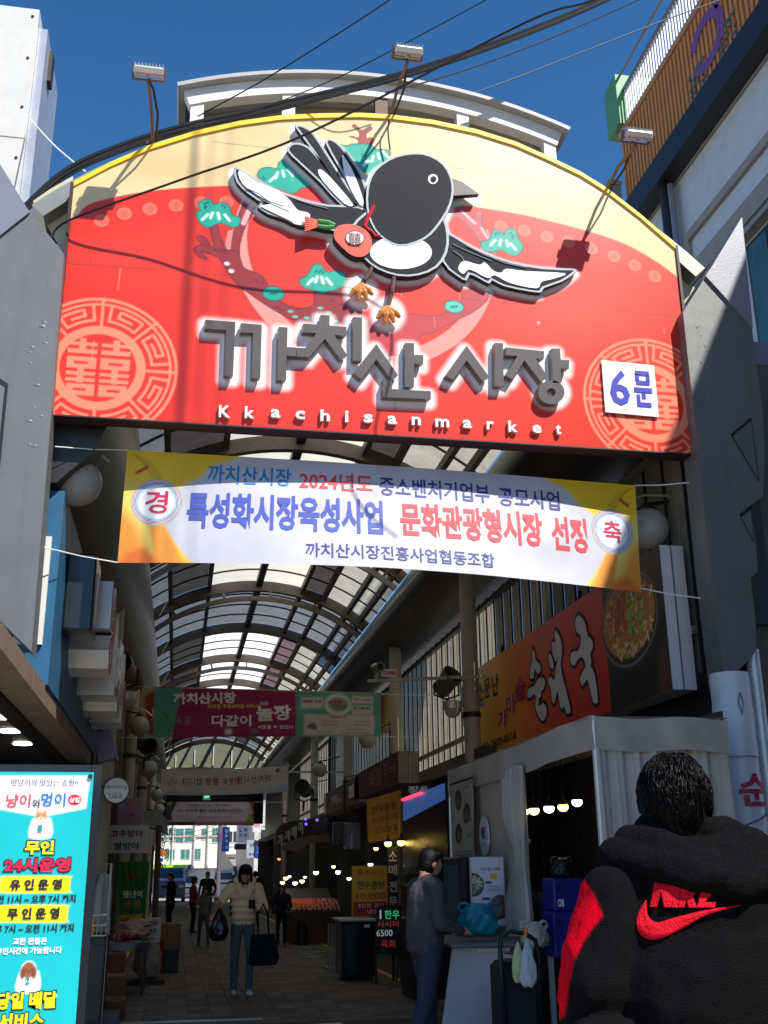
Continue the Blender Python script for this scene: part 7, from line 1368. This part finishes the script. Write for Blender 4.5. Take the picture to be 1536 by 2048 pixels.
m = MB(t.location); m.text('가마니', (3.585, (f_.y+n_.y)/2+.7, (zb_+zt_)/2), 1.8, .26, xd=(0, -1, 0), bold=.03); m.box(3.58, 3.585, n_.y+.6, n_.y+1.3, zb_+.15, zt_-.12); m.build('lettering', IW_, t)
m = MB(t.location); m.box(3.57, 3.585, f_.y-.35, f_.y-.02, zb_+.02, zt_-.02); m.build('light_strip', M('strip_white', (220, 220, 214), .4), t)
cs_ = thing('shop_sign', 'dark curved shop sign with raised white letters and purple lights further down on the right', 'sign', at(620, 1660, 31)); O = cs_.location; pts = [at(*p, 31+dy) for p, dy in (((552, 1660), 4), ((565, 1647), 3), ((600, 1640), 1), ((655, 1632), -2))]; ptb = [at(*p, 31+dy) for p, dy in (((556, 1694), 4), ((566, 1684), 3), ((602, 1672), 1), ((655, 1666), -2))]
m = MB(O); V_ = pts+ptb; n = len(pts); m.add(V_, [(i, i+1, n+i+1, n+i) for i in range(n-1)]); m.add([v+Vector((.1, .4, 0)) for v in V_], [(i, i+n, n+i+1, i+1) for i in range(n-1)]); m.build('sign_face', M('sign_taupe', (84, 76, 70), .5, dirt=.2), cs_)
m = MB(O)
for ch, px, py, h in (('가', 561, 1680, 22), ('게', 575, 1671, 22), ('메', 588, 1664, 24), ('이', 601, 1655, 26)): ptext(m, ch, px, py, 10, h, 30.6, .04, depth=.05)
m.build('raised_letter', M('letter_offwhite', (214, 210, 200), .5), cs_)  # raised letters in plain off-white, without emission
m = MB(O)
for px, py in ((611, 1638), (612, 1648), (634, 1640)):
    c = at(px, py, 29.6); m.lathe([(.04, -.01), (.04, .0)], c, 14, axis='y')
m.build('purple_light', M('led_purple', (120, 90, 220), .4, emit=1.), cs_)
m = MB(O); P_ = [at(*p, 29) for p in ((560, 1694), (600, 1676), (655, 1668), (662, 1684), (620, 1686), (596, 1704), (575, 1700))]; m.prism(P_, (0, .4, 0)); m.build('awning_roll', M('awning_taupe', (120, 106, 96), .7, dirt=.3, bump=.3), cs_)
YC = 17.; c = [at(*p, YC) for p in ((733, 1600), (802, 1580), (736, 1686), (805, 1676))]; t = thing('cloth_banner', 'translucent mustard yellow cloth with brown handwriting below the maroon shop sign', 'banner', (c[2]+c[3])/2); fn = cloth_fn(*c, .6, .78, .02, .014, 6, t.location); s = Sheet(.6, .78, .03, (186, 140, 50)); s.build('cloth', fn, PR('cloth_print2'), t, smooth=True)
m = MB(); wtext(m, '한우곰탕', .3, .56, .46, .14, fn, .01); wtext(m, '소머리국', .3, .38, .46, .12, fn, .01); wtext(m, '맛있는집', .32, .2, .4, .12, fn, .01); m.build('lettering', M('ink_brown', (96, 60, 30), .6), t)
# blue awning: weak emission stands in for light behind the sheet; red neon line
bt = thing('blue_awning', 'bright blue sheet awning with a red neon line behind the yellow cloth', 'awning', at(845, 1610, 15)); O = bt.location; P_ = [at(806, 1600, 16.6), at(888, 1566, 14.2), at(889, 1598, 14.2), at(806, 1642, 16.6)]
m = MB(O); m.prism(P_, (.02, .03, .0)); m.build('awning_sheet', M('awning_blue_glow', (70, 120, 200), .4, emit=.2, var=.3), bt); m = MB(O); m.tube([P_[0]+Vector((-.02, -.03, .0)), (P_[0]+P_[1])/2+Vector((-.02, -.03, -.01))], .018, 6); m.build('neon_tube', M('neon_red', (255, 40, 60), .3, emit=3), bt)
m = MB(O); m.prism([at(806, 1598, 16.5), at(862, 1576, 15), at(862, 1558, 15), at(806, 1576, 16.5)], (0, .05, 0)); m.build('fascia', blk, bt); m = MB(O); ptext(m, '정육', 838, 1580, 44, 16, 15.2, .04); m.build('lettering', IW_, bt)
dk = thing('dark_awning', 'dark navy awning hanging below the bright blue sheet', 'awning', at(850, 1700, 15)); P_ = [at(806, 1644, 16.6), at(889, 1600, 14.2), at(900, 1745, 14.2), at(806, 1750, 16.6)]; m = MB(dk.location); m.prism(P_, (.02, .03, 0)); m.build('awning_sheet', M('awning_navy', (28, 28, 52), .35, var=.3, scale=6, bump=.3, bscale=9), dk)
# lamps
for px, py, Y, r, mt, lb in ((776, 1687, 16.5, .055, warm, 'left one of two warm dome lamps beside the tall black sign'), (802, 1685, 16.5, .058, warm, 'right one of two warm dome lamps beside the tall black sign'), (752, 1697, 18, .038, warm, 'small warm lamp left of the two dome lamps'), (741, 1729, 18.2, .04, cool, 'white lamp just above the yellow price board'), (676, 1744, 20, .045, cool, 'white lamp above the dark cabinet'), (667, 1733, 20.5, .035, warm, 'yellow green lamp just above the white lamp over the dark cabinet'), (698, 1757, 19, .035, cool, 'small white lamp left of the yellow price board'),
     (632, 1745, 26, .06, cool, 'largest white lamp over the fruit stall'), (604, 1762, 26, .055, warm, 'warm lamp right of the fruit stall cluster'), (590, 1766, 26, .055, cool, 'lowest white lamp in the fruit stall cluster'), (565, 1765, 27, .05, cool, 'leftmost white lamp in the fruit stall cluster'), (572, 1756, 27, .055, warm, 'yellow lamp at the top left of the fruit stall cluster'), (579, 1753, 27.5, .035, cool, 'small white lamp next to the yellow lamp of the fruit stall'), (610, 1754, 27, .035, cool, 'small white lamp above the warm lamp of the fruit stall'), (558, 1718, 28, .04, M('bulb_amber', (230, 150, 60), .4, emit=2), 'dim amber lamp high on the far right post')):
    bulb(at(px, py, Y), r, mt, lb, 'lamps over the right hand stalls', .5)
# price board, cabinets, chalk board, tall sign
t = board('price_board', 'yellow and red handwritten meat price board beside the tall black sign', 'sign', 704, 1732, 776, 1832, 17.3, M('board_mustard', (200, 160, 40), .6, var=.1)); m = MB(t.location); a, b = at(707, 1804, 17.28), at(772, 1831, 17.28); m.box(a.x, b.x, 17.28, 17.295, b.z, a.z); m.build('red_panel', M('board_red', (170, 34, 40), .6), t)
for st_, px, py, w, h, mt in (('꽃게찌개', 740, 1745, 52, 14, IR_), ('한우곰탕', 742, 1770, 54, 16, IB), ('10,000', 742, 1793, 58, 16, IR_)): lett(t, st_, px, py, w, h, 17.3, mt, .01)
lett(t, '5인분 고기', 742, 1811, 50, 9, 17.26, IW_, 0); lett(t, '냉장', 746, 1823, 24, 9, 17.26, IW_, 0)
t = thing('display_cabinet', 'dark glass display cabinet with a pale top below the yellow price board', 'cabinet', (at(715, 1930, 16.9).x, 16.9, 0)); O = t.location; a, b = at(684, 1838, 16.8), at(750, 1838, 16.8); m = MB(O); m.rbox(a.x, b.x, 16.8, 17.5, .06, a.z-.04, .015); m.build('cabinet_body', M('cab_black', (28, 28, 30), .2), t); m = MB(O); m.rbox(a.x-.05, b.x+.02, 16.75, 17.55, a.z-.038, a.z, .01); m.build('top', M('top_pale', (170, 168, 160), .5), t)
m = MB(O); m.box(a.x+.05, a.x+.2, 16.79, 16.798, .1, a.z-.1); m.build('door_panel', dfm, t); m = MB(O); p = at(733, 1852, 16.78); m.box(p.x-.03, p.x+.05, 16.785, 16.795, p.z-.02, p.z+.02); m.build('sticker', IW_, t)
t = thing('chalk_board', 'black chalkboard stand with green, white and red handwriting', 'sign', (at(777, 1938, 16.2).x, 16.2, 0)); O = t.location; m = MB(O); P_ = [at(*p, 16.2) for p in ((754, 1815), (758, 1812), (803, 1812), (806, 1816), (806, 1908), (749, 1908))]; m.prism(P_, (0, .03, 0)); m.build('board', M('chalk_black', (20, 20, 20), .5), t)
for px in (752, 803):
    m = MB(O); q = at(px, 1908, 16.2); m.box(q.x-.015, q.x+.015, 16.2, 16.23, 0, q.z); m.build('leg', dsteel, t); m = MB(O); m.bar((q.x, 16.24, q.z+.2), (q.x, 16.6, 0), .02); m.build('leg', dsteel, t)
m = MB(O)
for q0, q1 in (((754, 1815), (749, 1908)), ((805, 1815), (806, 1908)), ((757, 1812), (803, 1812))): m.bar(at(*q0, 16.195), at(*q1, 16.195), .015)
m.build('frame', dsteel, t)
lett(t, '한우', 784, 1829, 30, 18, 16.19, M('chalk_green', (60, 220, 150), .6, emit=.25), .02); lett(t, 'l', 761, 1829, 3, 18, 16.19, M('chalk_white', (220, 220, 220), .6, emit=.2), .0); lett(t, '사시미', 776, 1848, 42, 13, 16.19, M('chalk_red', (200, 60, 60), .6, emit=.2), .0); lett(t, '6500', 769, 1866, 32, 13, 16.19, _mats['chalk_white'], .0); lett(t, '육회', 776, 1888, 28, 15, 16.19, _mats['chalk_red'], .0)
t = board('tall_sign', 'tall narrow black sign with white upright lettering beside the chalkboard', 'sign', 775, 1693, 797, 1815, 16.7, blk)
for ch, py in (('소', 1712), ('매', 1740), ('전', 1773), ('문', 1804)): lett(t, ch, 786, py, 17, 21, 16.7, M('ink_silver', (176, 170, 172), .5), .02)
m = MB(t.location); q = at(786, 1815, 16.72); m.box(q.x-.02, q.x+.02, 16.72, 16.76, 0, q.z); m.build('support_post', dsteel, t)
# fruit stall
fs = thing('fruit_stall', 'brown fronted fruit stall with sloping display on the right side of the alley', 'stall', (at(612, 1870, 25.8).x, 25.8, 0)); O = fs.location; a, b = at(582, 1826, 25.6), at(648, 1826, 25.6); m = MB(O); m.box(a.x, b.x+.2, 25.6, 27, 0, a.z); m.build('counter_front', M('stall_brown', (86, 58, 48), .7, var=.2), fs)
m = MB(O); m.prism([(a.x, 25.6, a.z+.01), (b.x+.3, 25.6, a.z+.01), (b.x+.3, 27.4, a.z+.5), (a.x, 27.4, a.z+.5)], (0, .02, -.02)); m.build('display_slope', M('slope_dark', (60, 50, 46), .7), fs)
for i in range(110):
    q = i % 22; r = i//22; x = a.x+.05+q*.05+gq.uniform(-.01, .01); y = 25.68+r*.16; z = a.z+.06+r*.045; k_ = (q*3+r) % 7
    m = MB(); m.ball((0, 0, 0), .045, 8, 6); o = m.build('fruit', M('fruit_orange', (226, 96, 30), .4, var=.15) if q < 12 and r > 1 else (M('fruit_pale', (200, 150, 120), .5, var=.3) if k_ < 4 else M('fruit_red', (170, 44, 34), .4)), fs, smooth=2, loc=Vector((x, y, z))-O)
t = thing('black_bottle', 'black bottle shaped sack leaning against the fruit stall front', 'sack', (at(604, 1865, 25.4).x, 25.4, 0)); m = MB(); m.lathe([(.12, 0), (.13, .28), (.07, .42), (.06, .5)], n=12); m.build('sack_body', blk, t, smooth=True)
for i in range(9):
    q = atz(gq.uniform(600, 645), gq.uniform(1884, 1918), 0); m = MB(); m.T = Matrix.Rotation(gq.uniform(-.5, .5), 4, 'Z'); m.box(-.16, .16, -.08, .08, .014, .02+.002*i); tag(m.build('paper_scrap', M('scrap%d' % (i % 2), ((150, 150, 140), (110, 130, 100))[i % 2], .8), None, loc=q+Vector((0, 0, 0))), 'flattened paper scrap on the paving in front of the dark cabinet', 'litter', 'paper scraps on the paving by the dark cabinet')
t = thing('white_rack', 'pale slatted rack left of the dark cabinet', 'rack', (at(672, 1900, 18.5).x, 18.5, 0)); m = MB(); m.box(-.14, .14, 0, .4, 0, .06); m.build('base', M('rack_pale', (150, 146, 138), .6), t)
for i in range(5): m = MB(); m.box(-.13+i*.055, -.1+i*.055, 0, .03, .06, .72); m.build('slat', _mats['rack_pale'], t)
# butchers' dark glass counter behind the grey man
t = thing('meat_counter', 'dim glass meat counter with a dark red case behind the man at the stall', 'counter', (3.4, 14.4, 0)); O = t.location; m = MB(O); m.rbox(2.95, 4.2, 14.1, 14.9, 0, .95, .02); m.build('counter_base', M('counter_dark', (40, 30, 34), .4), t); m = MB(O); m.box(2.97, 4.18, 14.12, 14.88, .96, 1.3); m.build('glass_case', M('case_red', (96, 40, 44), .15, var=.4, scale=8), t)
m = MB(O); m.box(2.95, 4.2, 14.1, 14.9, 1.301, 1.34); m.build('top', dsteel, t)
# hanging clutter of pipes and boxes on the right, mid distance
for i, (px, py, Y, w, h, lb) in enumerate(((690, 1668, 24, .5, .5, 'grey control box under the grey shop sign'), (706, 1672, 23.5, .35, .55, 'plastic wrapped bundle under the grey shop sign'))):
    c_ = at(px, py, Y); t = thing('wall_box', lb, 'box', c_); m = MB(); m.rbox(-w/2, w/2, 0, .2, -h/2, h/2, .02); m.build('box_body', M('wallbox%d' % i, ((60, 60, 66), (120, 120, 130))[i], .25, bump=.5, bscale=12), t); m = MB(); m.tube([(0, .1, h/2), (0, .1, 1.2), (.5, .1, 1.3)], .02, 6); m.build('conduit', dsteel, t)
for i in range(7):
    x0_ = 3.95+.08*i; m = MB((x0_, 30, 2.9)); m.tube([(x0_, 29.5+i*.4, 2.9), (x0_+.02, 29.5+i*.4, 5.9)], .035, 6); tag(m.build('conduit_pipe', [dsteel, alu][i % 2], None, loc=(x0_, 30, 2.9)), 'upright conduit pipe above the curved shop sign on the right', 'pipe', 'conduit pipes above the curved shop sign')
ex = board('exit_sign', 'small green emergency exit sign hanging under the reversed banner', 'exit sign', 406, 1589, 421, 1600, 33, M('exit_green', (20, 120, 80), .4, emit=.6)); m = MB(ex.location); ptext(m, '비상구', 413, 1594, 9, 5, 32.98, .02); m.build('lettering', M('exit_white', (220, 255, 235), .4, emit=.8), ex)
# ================================================================ the bright street beyond the arcade
road = MB(); road.box(-40, 40, 64.6, 200, -.01, .0); tag(road.build('road', M('road_grey', (150, 148, 146), .85, var=.12, scale=.6, dirt=.2)), kind='structure')
pvm = MB(); pvm.box(4.2, 12, 64.6, 140, .0, .12); tag(pvm.build('pavement', M('kerb_pale', (170, 166, 158), .8)), kind='structure')
m = MB(); m.box(1.3, 1.6, 66, 90, .004, .008); m.box(.6, 1.4, 55, 56.5, .004+.012, .018+.012); tag(m.build('road_marking', M('mark_white', (220, 216, 210), .7)), kind='structure')
m = MB((.9, 58, .02)); a, b = atz(418, 1836, .03), atz(432, 1820, .03); m.box(a.x, b.x, a.y-2, a.y+4, .016, .03); tag(m.build('red_mat', M('mat_coral', (220, 90, 96), .6), None, loc=(.9, 58, .02)), 'small coral red mat on the paving in the middle of the alley end', 'mat')
def bldg(name, label, x0, x1, y0, y1, h, mat, wins, wm_, fr_, cols_=None):
    t = thing(name, label, 'building', ((x0+x1)/2, y0, 0), 'buildings on the street beyond the arcade'); O = t.location; m = MB(O); m.box(x0, x1, y0, y1, 0, h); m.build('wall', mat, t)
    m = MB(O); m.box(x0-.1, x1+.1, y0-.12, y1, h, h+.3); m.build('roof', M('roof_far', (110, 104, 100), .8), t)
    for (wx, wz, ww, wh_) in wins:
        m = MB(O); m.box(wx-ww/2, wx+ww/2, y0-.05, y0-.003, wz-wh_/2, wz+wh_/2); w = m.build('window', fr_, t)
        for q in (-1, 1): m = MB(O); m.box(wx+q*ww*.25-ww*.21, wx+q*ww*.25+ww*.21, y0-.07, y0-.052, wz-wh_*.42, wz+wh_*.42); m.build('pane', wm_, w)
    return t
frw = M('frame_white', (200, 200, 196), .5); teal_w = M('pane_teal', (70, 130, 124), .2, var=.2); dk_w = M('pane_dark', (60, 60, 64), .2)
FY = 100.; X = lambda px: at(px, 1700, FY).x; Z = lambda py: at(400, py, FY).z
w = [(X(367), Z(1670), 1.6, 1.25), (X(335), Z(1668), 1.2, 1.2), (X(371), Z(1708), .8, .9), (X(396), Z(1708), .5, 1.0), (X(407), Z(1668), .45, 1.0), (X(429), Z(1670), .5, 1.4), (X(340), Z(1708), .9, .9), (X(335), Z(1630), 1.4, 1.2), (X(370), Z(1630), 1.6, 1.2), (X(310), Z(1670), 1.4, 1.2)]
B1 = bldg('apartment_building', 'sunlit cream apartment block with teal windows straight ahead beyond the arcade', X(280), X(436), FY, FY+10, 13, M('stone_cream', (232, 226, 216), .8, var=.08, scale=2, bump=.1), w, teal_w, frw); O = B1.location
m = MB(O)
for z in (1.9, 4.6, 7.2): m.box(X(280), X(436), FY-.1, FY-.004, z, z+.14)
m.build('floor_band', M('band_cream', (180, 168, 156), .8), B1)
for px in (345, 388, 415): m = MB(O); m.tube([(X(px), FY-.2, 0), (X(px), FY-.2, 11)], .07, 6); m.build('downpipe', frw, B1)
m = MB(O); m.box(X(300), X(376), FY-.6, FY-.1, Z(1738), Z(1729)); m.build('green_fascia', M('fascia_lime', (150, 210, 40), .5), B1); m = MB(O); m.box(X(376.5), X(384), FY-.62, FY-.1, Z(1738), Z(1729)); m.build('purple_fascia', M('fascia_violet', (90, 80, 150), .5), B1); m = MB(O); m.box(X(300), X(376), FY-.3, FY-.12, 0, Z(1740)); m.build('shop_glass', dk_w, B1)
B2 = bldg('house', 'grey house with a steep dark roof behind the white truck', at(402, 1740, 108).x, at(470, 1740, 108).x, 108, 116, 3.0, M('house_grey', (150, 146, 140), .8), [(at(425, 1735, 108).x, 2.0, 1.2, .9)], dk_w, frw)
m = MB(B2.location); P_ = [at(*p, 107.6) for p in ((398, 1742), (430, 1696), (446, 1700), (470, 1736), (470, 1746))]; m.prism(P_, (0, 6, 0)); m.build('gable_roof', M('slate_dark', (84, 82, 80), .7, var=.2), B2)
B3 = bldg('shop_building', 'tall white building behind the blue upright signs', at(452, 1700, 112).x, at(500, 1700, 112).x, 112, 122, 17, M('white_far', (216, 220, 226), .7), [(at(465, 1690, 112).x, 5+i*2.6, 1.4, 1.2) for i in range(4)], dk_w, frw)
B4 = bldg('shop_building', 'white and brown building at the right corner beyond the arcade', 4.7, 14, 70, 92, 12, M('white_far2', (196, 192, 186), .7, dirt=.1), [(5.6+i*1.8, z, 1.1, 1.2) for i in range(3) for z in (3.6, 6.4)], dk_w, frw)
B5 = bldg('shop_building', 'pale building at the left corner beyond the arcade', -16, -2.6, 70, 96, 12, M('pale_far', (206, 200, 190), .75), [(-4+-i*2, z, 1.2, 1.2) for i in range(3) for z in (3.6, 6.4)], teal_w, frw)
B6 = bldg('apartment_building', 'distant pale slab closing the street behind everything', -40, 50, 150, 160, 24, M('far_slab', (176, 178, 182), .8, var=.1), [(-30+i*5, z, 2.4, 1.6) for i in range(16) for z in (6, 10, 14, 18)], dk_w, frw)
def vsign(label, px0, py0, px1, py1, Y, mat, texts, inkm):
    t = board('upright_sign', label, 'sign', px0, py0, px1, py1, Y, mat, .25, 'upright signs beyond the arcade')
    for st_, px, py, w, h in texts: lett(t, st_, px, py, w, h, Y, inkm, .03)
    m = MB(t.location); b = at(px1, py1, Y); m.bar((b.x, Y+.1, b.z+.3), (b.x+.6, Y+.1, b.z+.3), .05); m.build('bracket', dsteel, t)
sgb, sgw = M('sign_blue', (36, 84, 176), .4), M('sign_white', (214, 214, 224), .4)
vsign('tall blue and white upright sign in the middle of the street view', 444, 1654, 458, 1703, 80, sgb, [('법', 453, 1662, 6, 7), ('무', 453, 1672, 6, 7), ('사', 453, 1682, 6, 7), ('소', 453, 1693, 6, 7)], IW_)
vsign('white upright sign with dark lettering above the black sign', 476, 1650, 497, 1684, 76, sgw, [('노', 481, 1660, 7, 8), ('래', 491, 1660, 7, 8), ('치', 481, 1671, 7, 8), ('과', 491, 1671, 7, 8)], IN_)
vsign('small black sign below the white upright sign', 469, 1688, 492, 1699, 74, blk, [], IN_)
vsign('grey upright sign with a mountain mark next to the right corner', 494, 1680, 511, 1716, 70, M('sign_palegrey', (160, 164, 170), .4), [('산', 504, 1690, 10, 8), ('조명', 503, 1709, 12, 6)], IN_)
vsign('tilted blue and white sign at the right corner of the street', 512, 1688, 532, 1717, 67, M('sign_royal', (30, 64, 150), .4), [('도', 519, 1700, 8, 12)], IW_)
vsign('white and red sign high at the right corner', 506, 1640, 522, 1664, 68, sgw, [('약국', 514, 1652, 12, 8)], IR_)
t = thing('utility_pole', 'dark utility pole with purple bands beyond the arcade', 'pole', at(437, 1750, 72).xy.to_3d()); m = MB(); m.tube([(0, 0, 0), (0, 0, 12)], .14, 10); m.build('pole_shaft', M('pole_far', (96, 88, 100), .7), t)
for z in (3.5, 4.6): m = MB(); m.lathe([(.17, z), (.17, z+.5)], n=10); m.build('pole_band', M('band_violet', (96, 60, 110), .6), t)
for i in range(4):
    pa, pb = at(300+i*6, 1660+i*7, 90), at(438, 1640+i*9, 72); mid = (pa+pb)/2-Vector((0, 0, .3)); m = MB(pa); m.tube(smooth_path([tuple(pa), tuple(mid), tuple(pb)], 4, False), .018, 5); tag(m.build('street_wire', cblk, None, loc=pa), 'thin black wire strung to the utility pole beyond the arcade', 'cable', 'wires strung to the utility pole beyond the arcade')
t = board('street_banner', 'orange hanging sign left of the cream apartment block', 'sign', 322, 1698, 331, 1713, 78, M('sign_orange', (226, 130, 30), .5), .05); t = board('street_banner', 'small blue round cornered sign under the orange sign', 'sign', 318, 1716, 326, 1724, 78, sgb, .05)
# leafless climbing plant on the left post
pt_ = thing('dry_plant', 'pale dry climbing plant hanging by the left edge of the bright opening', 'plant', at(328, 1700, 24)); g2 = random.Random(4); m = MB()
for i in range(60):
    p = Vector((g2.uniform(-.12, .12), g2.uniform(-.1, .1), g2.uniform(-.5, .6))); q = p+Vector((g2.uniform(-.1, .1), 0, g2.uniform(-.16, .05))); m.tube([p, (p+q)/2+Vector((.01, 0, .02)), q], [.008, .012, .003], 4)
tag(m.build('twig', M('twig_pale', (150, 148, 126), .8), pt_), kind='stuff')
# vehicles ---------------------------------------------------------------
cg_, ty, lgm = M('car_glass', (44, 60, 84), .08), M('tyre', (20, 20, 22), .8), M('headlamp', (220, 224, 230), .15)
def vehicle(label, cat, pos, W_, Hh, Ln, paint, kind='van'):
    t = thing({'van': 'parked_van', 'truck': 'small_truck', 'car': 'parked_car'}[kind], label, cat, pos); w = W_/2
    hd = .55*Hh; prof = {'van': [(0, .25), (0, .62*Hh), (.55, .68*Hh), (1.1, Hh), (Ln, Hh), (Ln, .25)], 'truck': [(0, .25), (0, .5*Hh), (.12, .55*Hh), (.5, .86*Hh), (1.5, .88*Hh), (1.55, .45*Hh), (Ln, .45*Hh), (Ln, .3)], 'car': [(0, .22), (0, .5*Hh), (1.0, .6*Hh), (1.7, Hh), (Ln-1.1, Hh), (Ln-.3, .66*Hh), (Ln, .6*Hh), (Ln, .25)]}[kind]
    m = MB(); V_ = []; n = len(prof)
    for sx, ins in ((-w, .04), (-w+.05, 0), (w-.05, 0), (w, .04)):
        for y, z in prof: V_.append((sx*(1-.1*max(0, (z-hd)/Hh)), y+ins, z-ins*.5))
    fcs = [tuple(range(n)), tuple(range(4*n-1, 3*n-1, -1))]+[(s_*n+i, (s_+1)*n+i, (s_+1)*n+(i+1) % n, s_*n+(i+1) % n) for s_ in range(3) for i in range(n)]
    m.add(V_, fcs); m.build('body', paint, t, smooth=True)
    i = {'van': 2, 'truck': 2, 'car': 2}[kind]; (y0, z0), (y1, z1) = prof[i], prof[i+1]; nn_ = Vector((0, -(z1-z0), y1-y0)).normalized()*.012
    m = MB(); m.prism([Vector((-w*.84, y0+(y1-y0)*.08, z0+(z1-z0)*.08))+nn_, Vector((w*.84, y0+(y1-y0)*.08, z0+(z1-z0)*.08))+nn_, Vector((w*.78, y0+(y1-y0)*.9, z0+(z1-z0)*.9))+nn_, Vector((-w*.78, y0+(y1-y0)*.9, z0+(z1-z0)*.9))+nn_], -nn_*.5); m.build('windscreen', cg_, t)
    for sx in (-1, 1):
        m = MB(); m.ball((sx*w*.72, .0, .46*Hh if kind != 'truck' else .34*Hh), .12, 10, 6, sz=(1.2, .4, .8)); m.build('headlight', lgm, t)
        m = MB(); m.rbox(sx*(w+.1)-.07, sx*(w+.1)+.07, .75, .85, z0+.02, z0+.2, .02); m.build('wing_mirror', paint, t)
        for y in (.75, Ln-.8): m = MB(); m.lathe([(.3, -.1), (.33, -.08), (.33, .08), (.3, .1)], (sx*(w-.1), y, .33), 18, axis='x'); wh_ = m.build('wheel', ty, t); m = MB(); m.lathe([(.18, sx*.101-.005), (.18, sx*.101+.005)], (sx*(w-.1), y, .33), 12, axis='x'); m.build('rim', alu, wh_)
    m = MB(); m.rbox(-w*.95, w*.95, -.06, -.003, .25, .42, .02); m.build('bumper', M('bumper', (90, 92, 96), .5), t); m = MB(); m.box(-.26, .26, -.07, -.062, .3, .4); m.build('number_plate', M('plate_white', (214, 214, 208), .5), t); m = MB(); m.box(-w*.5, w*.5, -.012, -.003, .45*Hh-.06, .45*Hh+.05); m.build('grille', dsteel, t)
    if kind == 'truck': m = MB(); m.box(-w*.95, w*.95, 1.6, Ln, .47*Hh, Hh); m.build('cargo_box', M('cargo_white', (214, 216, 220), .5), t); m = MB(); m.rbox(-w*.6, w*.6, .7, 1.4, .89*Hh, 1.02*Hh, .02); m.build('roof_unit', paint, t)
    return t
pw, psv = M('paint_white', (214, 218, 224), .25, var=.03), M('paint_silver', (150, 156, 168), .25, .3, var=.03)
vehicle('silver van parked at the left just beyond the end of the arcade', 'van', (at(338, 1780, 66).x, 66, 0), 1.85, 1.9, 4.6, psv, 'van'); vehicle('white small truck with a cargo box facing the market in the street', 'truck', (at(447, 1780, 84).x, 84, 0), 1.6, 1.95, 4.6, pw, 'truck'); vehicle('small white car parked behind the silver van', 'car', (at(374, 1780, 79).x, 79, 0), 1.65, 1.45, 4.2, pw, 'car')
t = vehicle('blue covered van on the right side of the far street', 'van', (at(487, 1760, 88).x, 88, 0), 1.7, 2.1, 4.6, M('paint_blue', (60, 96, 140), .4), 'van')
bpy.data.scenes.remove(_side)
